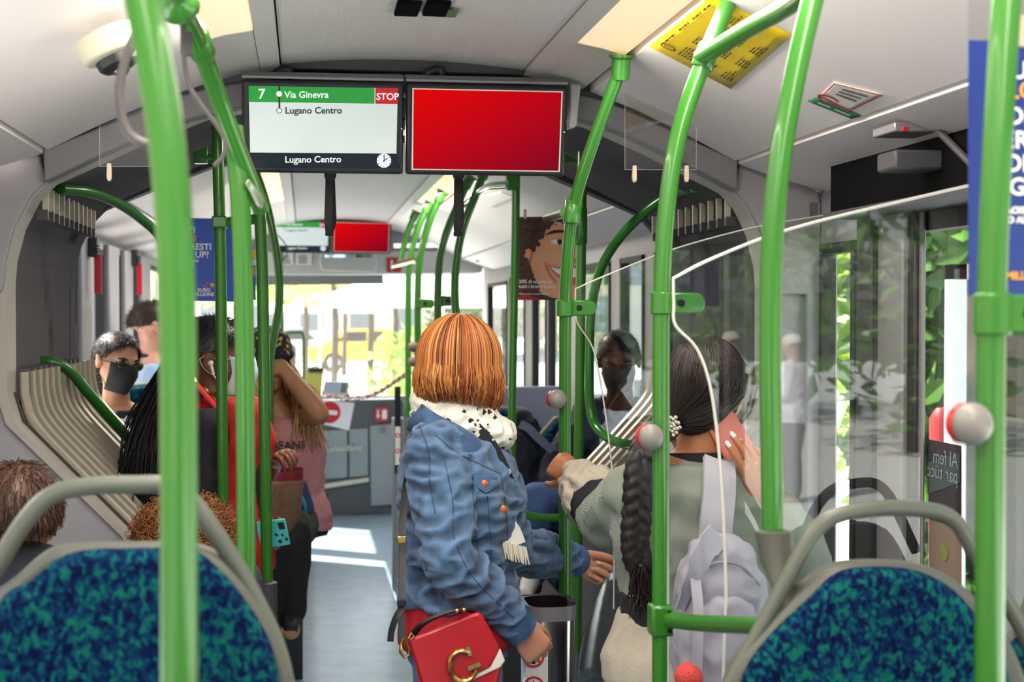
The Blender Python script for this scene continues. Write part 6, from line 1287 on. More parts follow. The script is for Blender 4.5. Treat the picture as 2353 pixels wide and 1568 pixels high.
# collar of a black top at the nape
ringband(P(1602, 1052, Y2), Vector((0, .1, 1)), .060, .022, 'collar', mat('top_black', '15151a', .8), sw_, (1, 1), .006)
# sleek hair with braid
HD = hair_mat('hair_darkbrown', ['120d0d', '1c1413', '2a1c18', '211716'], .42); ps = []; rng = random.Random(9)
kn = P(1532, 985, Y2-.055)    # where the braid starts
for _ in range(900):
    az = R(40)+(2*math.pi-R(80))*rng.random(); k = rng.uniform(.985, 1.03); pts = []
    th1 = R(rng.uniform(75, 112)); th0 = R(rng.uniform(2, 60)); a = [cap_pt(hc, HR, az, th0+(th1-th0)*f, .090*k, .106*k, .100*k, (0, -.012, .018)) for f in (0, .3, .6, 1)]
    e = a[-1]; mid = e*.55+kn*.45; o = (mid-hc); mid = hc+o.normalized()*max(o.length, .102); ps.append(catmull(a+[mid, kn*.85+mid*.15], 3))
rows = []
for i in range(12):
    rows.append([cap_pt(hc, HR, R(40)+(2*math.pi-R(80))*k/30, max(.02, R(112)*i/11), .0895, .1055, .0995, (0, -.012, .018)) for k in range(31)])
base = MB(); base.grid(rows); hr_ = strands(ps, .0022, HD, t, 'hair', 4, base)
bp = catmull([kn, P(1495, 1010, Y2-.10), P(1474, 1060, Y2-.13), P(1468, 1120, Y2-.14), P(1462, 1200, Y2-.14), P(1460, 1260, Y2-.14), P(1470, 1300, Y2-.14)], 5); mb = MB()
for i in range(0, len(bp)-1):
    d = (bp[i+1]-bp[i]); s_ = 1 if i % 2 else -1; x, y = frame_of(d.normalized()); w_ = .030*(1-.25*i/len(bp))
    M = Matrix((x, y, d.normalized())).transposed() @ Matrix.Rotation(R(38)*s_, 3, 'Y'); mb.ell(bp[i]+x*s_*.011, (w_*.72, .022, w_*1.15), M, 12, 8)
br = obj('braid', remesh(mb, .004, 1, (.0022, 60, 60, 30)), mat('braid_dark', '17100f', .5), hr_, angle=180)
mb = MB(); mb.lathe(bp[-1], [(.014, 0), (.017, .004), (.014, .010)], 14); obj('hair_tie', mb, mat('tie_rose', 'a5644e', .6), br)
ps = []
for k in range(120): a = bp[-1]+Vector((rng.gauss(0, .008), rng.gauss(0, .006), 0)); ps.append(catmull([a, a+Vector((rng.gauss(.004, .010), 0, -.05)), a+Vector((rng.gauss(.016, .020), rng.gauss(0, .01), -.115*rng.uniform(.7, 1)))], 4))
strands(ps, .0022, HD, br, 'tuft')
mb = MB()
for k in range(16): a = k*2.4; r_ = .0045*math.sqrt(k); mb.ell(P(1549, 978, Y2-.115)+Vector((r_*math.cos(a)*.8, 0, r_*math.sin(a)*1.25)), .0045, None, 8, 6)
obj('beaded_clip', mb, mat('bead_pearl', 'c9beae', .2, .5), hr_)
mb = MB(); mb.prism([P(1625, 1052, Y2-.02), P(1650, 1030, Y2-.03), P(1658, 1035, Y2-.03), P(1652, 1058, Y2-.02)], (0, .006, 0)); obj('lowered_mask', mb, mat('mask_blue', 'b5d2dc', .7), t)
# coral phone
yp = Y2-.055; c = [P(1627, 981, yp), P(1681, 936, yp+.03), P(1735, 1022, yp+.04), P(1678, 1072, yp)]; t2 = thing('phone', 'coral phone held at the ear of the woman with the braid', 'phone', tuple(c[3])); mb = MB(); n = (c[1]-c[0]).cross(c[3]-c[0]).normalized()
n = n if n.y > 0 else -n; mb.prism(c, n*.010); obj('case', mb, mat('coral', 'e98478', .35), t2, bevel=.005); q = quad3(c); mb = MB(); xa = (c[1]-c[0]).normalized(); ya = (c[3]-c[0]).normalized(); cc = q(.16, .11)-n*.001
mb.prism([cc+xa*math.cos(a)*.006+ya*(math.sin(a)*.006+(.009 if math.sin(a) > 0 else -.004)) for a in [2*math.pi*k/16 for k in range(16)]], -n*.002); obj('camera_lens', mb, mat('lens_dark', '3a2f30', .15), t2)
# lilac rucksack on one shoulder
t = thing('rucksack', 'pale lilac rucksack hanging from the sweater woman\'s shoulder', 'rucksack', tuple(P(1660, 1600, 2.98))); LIL = mat('bag_lilac', 'a3a1b0', .7, noise=(7, .4, '9a98aa'), bump=(30, .25)); LILD = mat('bag_lilac_dark', '8f8c9d', .7)
mb = MB(); yb = 2.97; secs = [(1232, 1655, 20, .03), (1255, 1655, 62, .06), (1320, 1655, 92, .085), (1420, 1655, 104, .10), (1520, 1655, 106, .10), (1620, 1650, 100, .09), (1660, 1650, 80, .05)]
mb.loft([[P(cx_, py, yb)+Vector((math.copysign(abs(math.cos(a))**.7, math.cos(a))*w_*yb/FPX, math.copysign(abs(math.sin(a))**.7, math.sin(a))*dd, 0)) for a in [2*math.pi*k/24 for k in range(24)]] for py, cx_, w_, dd in secs]); bg_ = obj('bag', remesh(mb, .007, 2, (.010, 16, 10, 10)), LIL, t, angle=180)
mb = MB(); mb.loft([[P(1665, py, yb-.085)+Vector((math.cos(a)*w_*yb/FPX, math.sin(a)*.03, 0)) for a in [2*math.pi*k/20 for k in range(20)]] for py, w_ in ((1375, 30), (1395, 70), (1480, 76), (1600, 74), (1640, 50))]); obj('front_pocket', remesh(mb, .007, 2, (.007, 14, 10, 10)), LIL, t, angle=180)
mb = MB(); mb.tube(catmull([P(1590, 1330, yb-.088), P(1640, 1295, yb-.092), P(1700, 1300, yb-.09), P(1745, 1345, yb-.08)], 5), .0035, 6); obj('zip', mb, LILD, t)
ribbon([P(1652, 1058, Y2-.120), P(1653, 1090, Y2-.150), P(1652, 1140, Y2-.165), P(1646, 1200, Y2-.178), P(1640, 1265, Y2-.17)], .072, 'shoulder_strap', mat('strap_lilac', 'aaa7b4', .7), t, .012)
ribbon([P(1650, 1228, yb-.06), P(1618, 1270, yb-.09), P(1590, 1330, yb-.09), P(1562, 1400, yb-.05)], [.055, .045, .03, .02], 'loose_strap', LIL, t, .008)
ribbon([P(1597, 1330, yb-.09), P(1604, 1400, yb-.115), P(1602, 1500, yb-.12), P(1600, 1600, yb-.11)], .022, 'side_webbing', mat('strap_lilac', 'aaa7b4', .7), t, .006)
mb = MB(); mb.ell(P(1582, 1556, 2.86), .030, None, 20, 14); pm = solo('pompom', mb, mat('pom_coral', 'e0524f', .95, noise=(120, .5, 'b93a3c'), bump=(200, 1)), 'coral pompom dangling at the bottom of the lilac rucksack', 'pompom')
# ---------------------------------------------------------------- 3 seated man in navy jacket, black mask
MASKB = mat('mask_black', '17171a', .75); MASKW = mat('mask_surgical', 'cfe3e6', .7)
Y3 = 6.05; b = P(1425, 1000, Y3); J = skel(b.x, Y3, .0, 1.76, (-.30, -.95), seat=.56, sw=.118)
hc = P(1422, 826, Y3-.16); HR = basis((-.22, -.90, -.38))
J['neck'] = P(1425, 925, Y3-.02); J['shR'] = P(1352, 955, Y3-.02); J['shL'] = P(1488, 955, Y3+.05)
J['elR'] = P(1262, 1095, Y3-.25); J['wrR'] = P(1330, 1150, Y3-.50); J['elL'] = P(1488, 1110, Y3-.15); J['wrL'] = P(1400, 1160, Y3-.5)
J['hipR'] = P(1370, 1165, Y3-.05); J['knR'] = P(1222, 1160, Y3-.50); J['anR'] = P(1222, 1330, Y3-.46); J['toeR'] = J['anR']+Vector((-.05, -.16, -.04)); J['hipL'] = P(1450, 1170, Y3-.05); J['knL'] = P(1370, 1190, Y3-.50); J['anL'] = P(1375, 1330, Y3-.46); J['toeL'] = J['anL']+Vector((-.03, -.15, -.04))
t = thing('person', 'seated man with short black hair, black mask, white shirt and navy jacket', 'person', (b.x, Y3, .44))
hR, tp = hand(J['wrR'], Vector((.6, -.4, -.3)), Vector((.2, .3, -1)), -1); hL, tp = hand(J['wrL'], Vector((-.6, -.4, -.2)), Vector((.2, .3, -1)), 1)
obj('body', body_mesh(J, hc, HR, 1.09, hands=(hR, hL)), SK_DEEP, t); eyes(t, hc, HR, 1.09, lid=SK_DEEP, drop=.004)
mb = MB(); torso(mb, J, .014, .1, .94); obj('white_shirt', remesh(mb, .009, 2, (.006, 12, 12, 10)), mat('shirt_white', 'd5d9e6', .8), t, angle=180)
NAVY = mat('jacket_navy', '23263a', .75, noise=(10, .4, '191b2b')); mb = MB()
for n in 'RL': limb(mb, J['sh'+n], J['el'+n], J['wr'+n], .066, .056, .042, 0, .95); mb.ell(J['sh'+n], .075)
B = J['B']
for s in (1, -1): mb.tube(catmull([J['neck']+B @ Vector((s*.06, -.02, .0)), J['yoke']+B @ Vector((s*.10, .07, -.03)), J['chest']+B @ Vector((s*.115, .085, -.05)), J['waist']+B @ Vector((s*.12, .09, 0)), J['pelvis']+B @ Vector((s*.125, .08, 0))], 5), [.035, .05, .058, .055, .05], 12)
mb.tube([J['neck']+B @ Vector((0, -.05, -.02)), J['chest']+B @ Vector((0, -.07, 0)), J['pelvis']+B @ Vector((0, -.06, 0))], [.08, .12, .12], 14)
obj('navy_jacket', remesh(mb, .009, 2, (.008, 11, 11, 14)), NAVY, t, angle=180)
obj('jeans', trousers(J, .012), JEAN, t, angle=180); shoes(t, J, SHOEW)
crop_hair(t, hc, HR, hair_mat('hair_black', ['0c0b0d', '1a181b', '131114']), 1.09, .008, 900, 4, 118, 55, 1.03, .9)
mask_part(t, hc, HR, MASKB, 1.10, pleats=False, straps='17171a')
mb = MB(); mb.tube(catmull([hc+HR @ Vector((-.08, 0, -.03)), P(1388, 960, Y3-.2), P(1405, 1000, Y3-.2), P(1392, 1040, Y3-.2)], 6), .0015, 5); mb.tube(catmull([hc+HR @ Vector((.08, 0, -.03)), P(1446, 950, Y3-.2), P(1430, 1000, Y3-.2), P(1392, 1040, Y3-.2)], 6), .0015, 5); obj('earphone_wire', mb, BLACK, t)
# dark rucksack on the next seat with grey webbing
t = thing('rucksack', 'black rucksack with grey webbing on the seat beside the masked man', 'rucksack', tuple(P(1175, 1130, 5.95))); mb = MB(); yb = 6.0
mb.loft([[P(cx_, py, yb)+Vector((math.copysign(abs(math.cos(a))**.7, math.cos(a))*w_*yb/FPX, math.copysign(abs(math.sin(a))**.7, math.sin(a))*dd, 0)) for a in [2*math.pi*k/20 for k in range(20)]] for py, cx_, w_, dd in ((948, 1195, 15, .03), (965, 1190, 42, .07), (1020, 1182, 58, .10), (1100, 1180, 62, .11), (1165, 1180, 56, .10))]); obj('bag', remesh(mb, .009, 2, (.01, 12, 12, 10)), mat('bag_dark', '1a1c2a', .8), t, angle=180)
ribbon([P(1195, 975, 5.9), P(1215, 985, 5.86), P(1240, 1010, 5.84), P(1275, 1040, 5.82)], .035, 'webbing', mat('webbing_grey', '5b6280', .7), t, .005, Vector((0, 1, 0)))
mb = MB(); mb.tube(catmull([P(1175, 965, 5.9), P(1190, 948, 5.9), P(1215, 950, 5.9), P(1222, 970, 5.9)], 5), .009, 8); obj('top_handle', mb, mat('webbing_dark', '3b3d48', .7), t)
# ---------------------------------------------------------------- 4 woman in red with surgical mask
Y4 = 4.6; b = P(515, 1100, Y4); J = skel(b.x, Y4, 0, 1.66, (.72, .30), sw=.108); hc = P(492, 822, Y4); HR = basis((.97, -.06, -.10))
J['neck'] = P(488, 905, Y4); J['shR'] = P(478, 985, Y4-.16); J['shL'] = P(540, 985, Y4+.15); J['elR'] = P(470, 1195, Y4-.17); J['wrR'] = P(582, 1262, Y4-.10); J['elL'] = P(570, 1160, Y4+.15); J['wrL'] = P(622, 1068, Y4+.12)
t = thing('person', 'woman with white surgical mask and earbud, red top under black jacket', 'person', (b.x, Y4, 0))
hR, tpR = hand(J['wrR'], P(650, 1228, Y4-.06)-J['wrR'], Vector((.1, .9, .35)), 1, curl=(25, 40, 30)); hL, tp = hand(J['wrL'], P(650, 1040, Y4+.05)-J['wrL'], Vector((0, .4, -1)), -1, curl=(40, 50, 35))
obj('body', body_mesh(J, hc, HR, 1.14, hands=(hR, hL)), SK_DARK, t); eyes(t, hc, HR, 1.14)
mb = MB(); torso(mb, J, .018, .0, .92, 1.0, .02); obj('red_dress', remesh(mb, .009, 2, (.007, 12, 12, 7)), mat('dress_red', 'c4121f', .7), t, angle=180)
mb = MB(); limb(mb, J['shR'], J['elR'], J['wrR'], .062, .058, .05, 0, .60); limb(mb, J['shL'], J['elL'], J['wrL'], .06, .055, .05, 0, .55); mb.ell(J['shR'], .068); mb.ell(J['shL'], .068); B = J['B']
mb.tube(catmull([J['neck']+B @ Vector((0, -.06, -.03)), J['chest']+B @ Vector((0, -.09, 0)), J['waist']+B @ Vector((0, -.08, 0)), J['pelvis']+B @ Vector((0, -.08, .06))], 4), [.07, .115, .11, .11], 16)
mb.tube(catmull([J['shR']+B @ Vector((-.02, .03, -.02)), J['chest']+B @ Vector((.12, .04, -.03)), J['waist']+B @ Vector((.12, .03, 0)), J['pelvis']+B @ Vector((.13, .03, .04))], 4), .05, 12)
obj('black_jacket', remesh(mb, .009, 2, (.008, 10, 10, 8)), mat('jacket_black', '1d1a22', .8), t, angle=180)
HB = hair_mat('hair_black', ['0c0b0d', '1a181b', '131114']); rng = random.Random(12); ps = []
crop = crop_hair(t, hc, HR, HB, 1.14, .014, 900, 6, 100, 62, 1.10, .4)
for _ in range(1700):
    az = math.pi+rng.uniform(-1.15, 1.15); a = [cap_pt(hc, HR, az, R(th), .098, .122, .11, (0, -.014, .02)) for th in (20, 60, 95)]; e = a[-1]; dn = Vector((-.095+rng.gauss(0, .03), rng.gauss(-.08, .05), 0)); L = rng.uniform(.50, .66); ps.append(catmull(a+[e+dn*.35+Vector((0, 0, -.10)), e+dn*.8+Vector((0, 0, -.26)), e+dn*1.05+Vector((rng.gauss(0, .03), rng.gauss(0, .02), -L))], 3))
strands(ps, .0027, HB, t, 'long_hair', 3)
mk = mask_part(t, hc, HR, MASKW, 1.16); earW = mat('earbud_white', 'f0eeea', .3)
mb = MB(); e0 = hc+HR @ Vector((.102, .004, -.014)); mb.ell(e0, .009); mb.tube([e0, e0+HR @ Vector((.004, .012, -.035))], [.005, .004], 8); ob = obj('earbud', mb, earW, t); mb = MB(); mb.tube(catmull([e0+HR @ Vector((.004, .012, -.035)), P(505, 885, Y4-.12), P(545, 950, Y4-.12), P(585, 1010, Y4-.1), P(596, 1060, Y4-.1), P(588, 1120, Y4-.12)], 6), .0016, 5); obj('wire', mb, earW, ob)
mb = MB(); mb.tube(catmull([P(450, 880, Y4-.12), P(470, 905, Y4-.15), P(500, 940, Y4-.16), P(520, 965, Y4-.15)], 5), .012, 8, flat=(1, .4)); obj('red_neckline', mb, mat('dress_red', 'c4121f', .7), t)
mb = MB(); mb.tube(catmull([P(455, 875, Y4-.10), P(478, 900, Y4-.13), P(500, 928, Y4-.10)], 5), .003, 6); obj('necklace', mb, GOLD, t)
c = [P(585, 1200, Y4-.15), P(655, 1192, Y4-.15), P(668, 1252, Y4-.15), P(600, 1264, Y4-.15)]; t2 = thing('phone', 'phone in turquoise case with black animal shapes, held low by the woman in red', 'phone', tuple(c[3])); mb = MB(); mb.prism(c, (0, .010, 0)); obj('case', mb, mat('turquoise', '45c8c4', .4), t2, bevel=.004); q = quad3(c); rng = random.Random(2)
mb = MB(); xa = (c[1]-c[0]).normalized(); ya = (c[0]-c[3]).normalized(); e = Vector((0, -.0008, 0))
mb.prism([q(.72, .12)+e, q(.92, .12)+e, q(.94, .38)+e, q(.74, .38)+e], (0, -.002, 0)); obj('camera_lens', mb, BLACK, t2, bevel=.001)
for (u, v) in ((.6, .55), (.8, .6), (.68, .82), (.9, .78), (.45, .4)):
    mb = MB(); cc = q(u, v)+e; n_ = 9; mb.poly([cc+xa*math.cos(2*math.pi*k/n_)*.006*rng.uniform(.4, 1.2)+ya*math.sin(2*math.pi*k/n_)*.006*rng.uniform(.4, 1.2) for k in range(n_)]); obj('print', mb, BLACK, t2, smooth=False)
# ---------------------------------------------------------------- 6 blonde woman, arm raised, pink top
Y6 = 6.15; b = P(655, 1100, Y6); J = skel(b.x, Y6, 0, 1.66, (.15, -1.0), seat=.66, sw=.112); hc = P(617, 838, Y6-.05); HR = basis((.35, -.92, -.05))
J['neck'] = P(632, 920, Y6); J['shR'] = P(580, 965, Y6); J['shL'] = P(690, 950, Y6-.02); J['elL'] = P(735, 952, Y6-.22); J['wrL'] = P(645, 838, Y6-.14); J['elR'] = P(572, 1090, Y6-.05); J['wrR'] = P(600, 1160, Y6-.28)
J['pelvis'] = P(660, 1190, Y6)
for n, px in (('L', 678), ('R', 640)): J['hip'+n] = P(px-4, 1200, Y6); J['kn'+n] = P(px-6, 1225, Y6-.42); J['an'+n] = P(px-10, 1420, Y6-.40); J['toe'+n] = J['an'+n]+Vector((0, -.13, -.03))
J['waist'] = P(662, 1130, Y6); J['chest'] = P(650, 1040, Y6); J['yoke'] = P(640, 970, Y6)
t = thing('person', 'blonde woman in pink top with lettering, arm raised to her hair', 'person', (b.x, Y6, .62))
hL, tp = hand(J['wrL'], P(600, 800, Y6-.1)-J['wrL'], Vector((-.2, .9, -.1)), 1); hR, tp = hand(J['wrR'], Vector((.3, -.4, -.4)), Vector((.8, .2, 0)), 1)
obj('body', body_mesh(J, hc, HR, 1.0, hands=(hL, hR)), SK_MID, t); eyes(t, hc, HR)
PINK = mat('top_pink', 'c9898c', .7, noise=(8, .25, 'b97a80')); mb = MB(); torso(mb, J, .016, .05, .90, 1.03, .006); pk = obj('pink_top', remesh(mb, .009, 2, (.006, 12, 12, 8)), PINK, t, angle=180)
mb = MB(); fy = Y6-.155; mb.text('JEANS', P(632, 1034, fy), (1, .10, .02), (0, .10, 1), .048, bold=.0008); obj('lettering', mb, mat('ink_black', '1c1a1d', .6), pk, smooth=False)
HBL = hair_mat('hair_blonde', ['a07540', 'c79c5e', 'dcb87c', 'ecd2a0'], .5); rng = random.Random(5); ps = []
for _ in range(1100):
    az = R(55)+(2*math.pi-R(110))*rng.random(); a = [cap_pt(hc, HR, az, R(th), .092, .108, .098, (0, -.012, .02)) for th in (15, 55, 90)]; e = a[-1]; o = (e-hc); o.z = 0; side = rng.uniform(0, 1); L = rng.uniform(.18, .40)
    ps.append(catmull(a+[e+o*.25+Vector((.03*side, -.03, -.08)), e+o*.3+Vector((.07*side+rng.gauss(0, .01), -.06, -L*.6)), e+o*.2+Vector((.11*side+rng.gauss(0, .025), -.06, -L))], 3))
strands(ps, .0028, HBL, t, 'hair', 4); obj('trousers', trousers(J, .012), mat('trousers_black', '18181c', .8), t, angle=180); shoes(t, J, SHOE)
mb = MB(); mb.ell(hc+HR @ Vector((0, -.02, .075)), (.098, .112, .085), HR, 24, 14); mb.tube([hc+HR @ Vector((math.cos(a)*.086, math.sin(a)*.104-.012, .045)) for a in [2*math.pi*k/24 for k in range(24)]], .02, 10, cap=False, closed=True)
SCV = star_fabric('scarf_print', '1c2130', 'dcae2c', 40, .47); obj('headscarf', remesh(mb, .008, 1, (.007, 22, 22, 22)), SCV, t, angle=180)
# paper carrier with red inside, blue box, and blue bag
t = thing('paper_bag', 'brown patterned paper bag with dark red lining before the pink top', 'paper bag', tuple(P(662, 1300, 5.7))); KR = mat('kraft', '7d5c45', .8, noise=(45, .6, '60432f')); y0 = 5.72
secs = [(1100, 660, 34, .075), (1110, 660, 37, .08), (1180, 656, 36, .075), (1290, 640, 32, .06)]
mb = MB(); mb.loft([[P(cx_, py-6*math.cos(a)*.6, y0)+Vector((math.cos(a)*w_*y0/FPX, math.sin(a)*dd, 0)) for a in [2*math.pi*k/24 for k in range(24)]] for py, cx_, w_, dd in secs], False); bo = obj('bag', mb, KR, t, angle=180); sm = bo.modifiers.new('t', 'SOLIDIFY'); sm.thickness = .003
mb = MB(); mb.loft([[P(cx_, py-6*math.cos(a)*.6, y0)+Vector((math.cos(a)*w_*y0/FPX*.97, math.sin(a)*dd*.97, 0)) for a in [2*math.pi*k/24 for k in range(24)]] for py, cx_, w_, dd in ((1080, 664, 33, .075), (1098, 662, 36, .078), (1150, 657, 34, .07))], False); obj('red_lining', mb, mat('lining_red', '7a1420', .6), t, angle=180)
mb = MB(); mb.prism([P(631, 1092, y0), P(644, 1080, y0), P(648, 1130, y0), P(634, 1135, y0)], (0, .05, 0)); solo('packet', mb, mat('packet_blue', '3a7fc4', .4), 'small blue packet standing in the brown paper bag', 'packet', bevel=.003)
t = thing('shoulder_bag', 'dark blue bag hanging beside the thigh of the blonde woman', 'bag', tuple(P(706, 1190, 5.9))); mb = MB(); mb.prism([P(696, 1112, 5.9), P(704, 1110, 5.9), P(723, 1172, 5.9), P(712, 1188, 5.9), P(694, 1190, 5.9)], (0, .10, 0)); obj('bag', mb, mat('bag_blue', '2c3f6a', .7), t, bevel=.012); mb = MB(); mb.tube(catmull([P(690, 1135, 5.88), P(700, 1160, 5.87), P(703, 1185, 5.88)], 5), .008, 8); obj('turquoise_cord', mb, mat('turquoise_d', '2a9aa8', .5), t)
# ---------------------------------------------------------------- 7 man by the window, 8 woman in sunglasses
Y7 = 7.05; b = P(352, 900, Y7); J = skel(b.x, Y7, 0, 1.76, (.85, .5), seat=.72, sw=.115); hc = P(351, 748, Y7); HR = basis((.93, .30, -.04)); J['neck'] = P(345, 815, Y7)
for n, s in (('R', -1), ('L', 1)): J['sh'+n].z = P(0, 850, Y7).z
t = thing('person', 'man with ear strap of a black mask and light blue shirt by the windows', 'person', (b.x, Y7, .64))
obj('body', body_mesh(J, hc, HR, 1.04), mat('skin_pink', 'd9a08c', .5, sss=.2), t); eyes(t, hc, HR, 1.04)
mb = MB(); torso(mb, J, .018, .1, .95)
for n in 'RL': limb(mb, J['sh'+n], J['el'+n], J['wr'+n], .062, .052, .04, 0, .9); mb.ell(J['sh'+n], .068)
sh = obj('blue_shirt', remesh(mb, .009, 2, (.007, 12, 12, 9)), mat('shirt_blue', 'a9bfe0', .8), t, angle=180); mb = MB(); mb.tube([J['neck']+J['B'] @ Vector((math.cos(a)*.060, math.sin(a)*.054-.01, -.015-.012*math.sin(a))) for a in [2*math.pi*k/20 for k in range(20)]], .012, 8, cap=False, closed=True); obj('dark_collar', mb, mat('collar_dark', '2c303c', .8), sh)
obj('trousers', trousers(J, .012), JEAN2, t, angle=180)
crop_hair(t, hc, HR, hair_mat('hair_brown', ['33261f', '4a382d', '241a16', '5a4637']), 1.05, .018, 700, 8, 108, 58, 1.04, .6); mask_part(t, hc, HR, MASKB, 1.06, pleats=False, straps='17171a')
Y8 = 5.95; b = P(285, 1000, Y8); J = skel(b.x, Y8, 0, 1.64, (.45, -.9), seat=.62, sw=.108); hc = P(268, 830, Y8-.08); HR = basis((.60, -.72, -.22), Vector((.18, 0, 1))); J['neck'] = P(265, 925, Y8)
J['shR'] = P(205, 965, Y8); J['shL'] = P(365, 975, Y8)
t = thing('person', 'woman with black mask and yellow-tinted sunglasses, dark curly hair tied back', 'person', (b.x, Y8, .64))
obj('body', body_mesh(J, hc, HR, 1.03), mat('skin_warm', 'c58e72', .5, sss=.15), t); eyes(t, hc, HR, 1.03)
mb = MB(); torso(mb, J, .018, .1, .90)
for n in 'RL': limb(mb, J['sh'+n], J['el'+n], J['wr'+n], .06, .05, .04, 0, .5); mb.ell(J['sh'+n], .064)
wt = obj('white_top', remesh(mb, .009, 2, (.007, 12, 12, 9)), mat('top_white', 'dcdae0', .8, noise=(20, .4, '7c7a86')), t, angle=180); mb = MB(); torso(mb, J, .024, .78, .93); obj('black_yoke', remesh(mb, .009, 2), mat('top_black', '15151a', .8), wt, angle=180)
obj('trousers', trousers(J, .012), JEAN2, t, angle=180)
HDC = hair_mat('hair_darkcurl', ['1a1413', '2e2320', '241b19']); crop_hair(t, hc, HR, HDC, 1.05, .02, 700, 9, 118, 50, 1.04, .25, tip_down=.85)
rng = random.Random(4); ps = []; k0 = P(212, 880, Y8+.05)
for _ in range(240):
    a = k0+Vector((rng.gauss(0, .03), rng.gauss(0, .03), rng.gauss(0, .035))); d = Vector((rng.gauss(-.3, .5), rng.gauss(0, .4), rng.gauss(-.8, .5))).normalized(); x, y = frame_of(d); ph = rng.random()*6; ps.append([a+d*.05*f+x*math.cos(ph+f*14)*.006+y*math.sin(ph+f*14)*.006 for f in [q/9 for q in range(10)]])
strands(ps, .0014, HDC, t, 'curly_bun', 3); mask_part(t, hc, HR, MASKB, 1.06, pleats=False, straps='17171a')
GL = mat('sunglass_lens', '3a3512', .08, coat=1.0); fr = MB()
for q_ in (1, -1):
    mb = MB(); mb.ell(hc+HR @ Vector((q_*.033, .097, .006)), (.029, .006, .021), HR, 18, 10); ln = obj('sunglass_lens', mb, GL, t); mb = MB(); mb.tube([hc+HR @ Vector(v) for v in ((q_*.062, .090, .012), (q_*.078, .05, .010), (q_*.084, -.01, .006))], [.005, .003, .003], 8); obj('temple', mb, BLACK, ln)
# ---------------------------------------------------------------- 9 boy, 10 curly head
Y9 = 3.1; b = P(35, 1350, Y9); J = skel(b.x, Y9, 0, 1.62, (.05, 1), seat=.42, sw=.108); hc = P(38, 1192, Y9); HR = basis((.10, .98, -.12)); J['neck'] = P(38, 1275, Y9)
t = thing('person', 'boy with short tousled brown hair seen from behind, dark collar', 'person', (b.x, Y9, 0))
obj('body', body_mesh(J, hc, HR, 1.0), SK_TAN, t)
mb = MB(); torso(mb, J, .034, .05, .97); mb.tube([J['shL'], J['neck']-Vector((0, 0, .03)), J['shR']], [.07, .085, .07], 14)
for n in 'RL': limb(mb, J['sh'+n], J['el'+n], J['wr'+n], .068, .056, .044, 0, .95); mb.ell(J['sh'+n], .075)
sw9 = obj('dark_pullover', remesh(mb, .01, 2, (.007, 10, 10, 9)), mat('pullover_dark', '1b1c28', .85), t, angle=180); ringband(P(40, 1278, Y9), Vector((0, .15, 1)), .064, .03, 'collar', mat('pullover_dark', '1b1c28', .85), sw9, (1.1, .95), .008)
mb = MB(); mb.tube(catmull([J['neck']+Vector((math.cos(a)*.075, math.sin(a)*.07, -.03)) for a in [2*math.pi*k/14 for k in range(15)]], 2), .006, 6); obj('white_tee_edge', mb, WHITE, sw9)
obj('trousers', trousers(J, .012), JEAN2, t, angle=180); shoes(t, J, SHOEW)
crop_hair(t, hc, HR, hair_mat('hair_chestnut', ['2f1f19', '4b342a', '6a4a3a', '3a2820'], .35), 1.03, .024, 3800, 11, 118, 62, 1.07, .25, r=.0013, tip_down=.80)
Y10 = 3.75; b = P(425, 1400, Y10); J = skel(b.x, Y10, 0, 1.35, (.1, 1), seat=.42, sw=.105); hc = P(425, 1265, Y10); HR = basis((.1, .99, 0)); J['neck'] = P(425, 1345, Y10)
t = thing('person', 'passenger with ginger curls, only the head showing above the teal seat', 'person', (b.x, Y10, 0))
obj('body', body_mesh(J, hc, HR, .95), SK_LIGHT, t)
mb = MB(); torso(mb, J, .02, .05, .96)
for n in 'RL': limb(mb, J['sh'+n], J['el'+n], J['wr'+n], .055, .045, .036, 0, .95); mb.ell(J['sh'+n], .06)
obj('grey_pullover', remesh(mb, .01, 2), mat('pullover_grey', '4a4a52', .85), t, angle=180); obj('trousers', trousers(J, .012), JEAN2, t, angle=180)
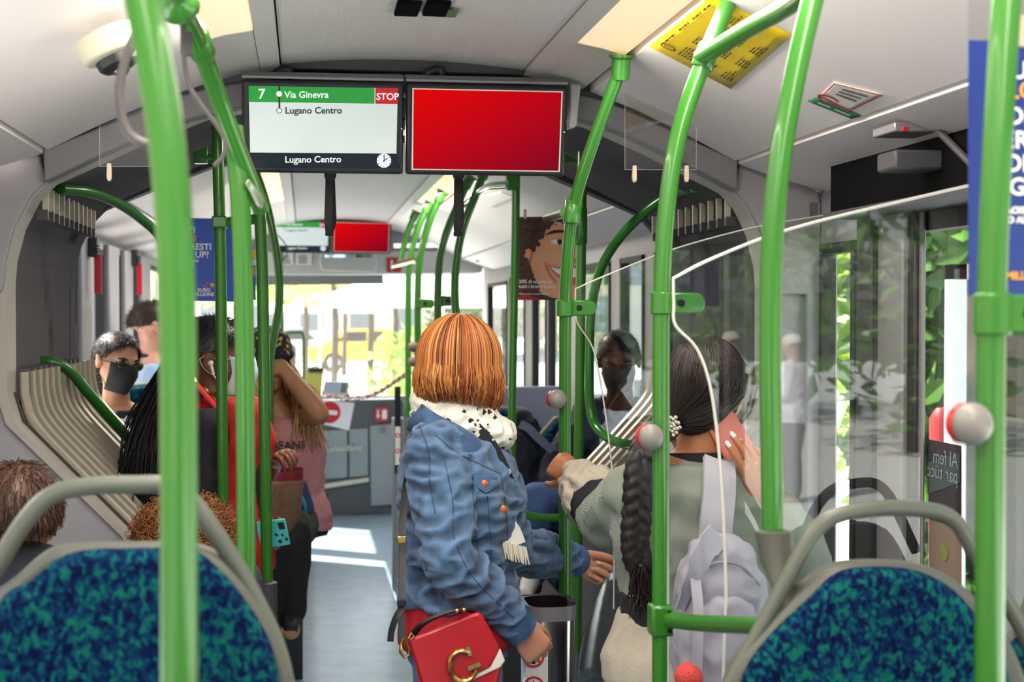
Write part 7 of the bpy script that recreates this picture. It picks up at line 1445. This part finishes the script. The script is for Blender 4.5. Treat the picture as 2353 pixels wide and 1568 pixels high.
curly_hair(t, hc, HR, hair_mat('hair_ginger', ['6e4023', '9a6238', 'b37a4b', '81502d'], .5), (.118, .122, .108), 1900, .0016, 3, 2.2, .045, rr=.007)
# ---------------------------------------------------------------- 12 man in cap outside
YM = -8.6; b = Vector((4.95, YM, GZ)); J = skel(b.x, YM, GZ, 1.74, (-.85, -.5), sw=.115); hc = J['head']; HR = basis((-.8, -.6, -.1)); J['elR'] += Vector((-.05, -.05, .02)); J['wrR'] = J['elR']+Vector((-.20, -.10, .06))
t = thing('person', 'man in pale cap and white polo shirt standing outside, mirrored in the clear partition', 'person', tuple(b))
obj('body', body_mesh(J, hc, HR, 1.0), SK_MID, t); eyes(t, hc, HR); mb = MB(); torso(mb, J, .03, .0, .95, 1.05, .02)
for n in 'RL': limb(mb, J['sh'+n], J['el'+n], J['wr'+n], .068, .065, .05, 0, .48); mb.ell(J['sh'+n], .072)
obj('white_polo', remesh(mb, .012, 2, (.008, 9, 9, 7)), mat('polo_white', 'e2e0ea', .8), t, angle=180); obj('trousers', trousers(J, .02), mat('trousers_grey', '5b5860', .8), t, angle=180); shoes(t, J, SHOE)
mb = MB(); mb.ell(hc+HR @ Vector((0, -.012, .045)), (.088, .108, .078), HR); mb.ell(hc+HR @ Vector((0, .11, .035)), (.068, .075, .010), HR); obj('cap', remesh(mb, .008, 1), mat('cap_cream', 'd9d3bd', .8), t, angle=180); crop_hair(t, hc, HR, hair_mat('hair_black', ['0c0b0d', '1a181b', '131114']), 1.0, .008, 200, 14, 115, 50, 1.0)
for k, (x, y, h, rr) in enumerate(((8.5, -13.5, 6.5, 2.6), (10.5, -6.5, 7.0, 2.4), (7.6, -19.5, 6.5, 2.8), (11.5, -1.0, 6.5, 2.2), (9.0, 1.6, 4.5, 1.3))):
    tree((x, y, GZ), h, (rr, rr, h*.52), 1300, .24, LD, ('dark tree on the pavement behind the man in the cap', 'dark tree beside the man in the cap, opposite the rear windows', 'dark tree at the far end of the pavement behind the bus', 'dark tree across from the doorway windows', 'slim dark tree close to the doorway shrubs')[k], 80+k, .2, 'trees along the pavement behind', h*.55)
bpy.context.view_layer.update()
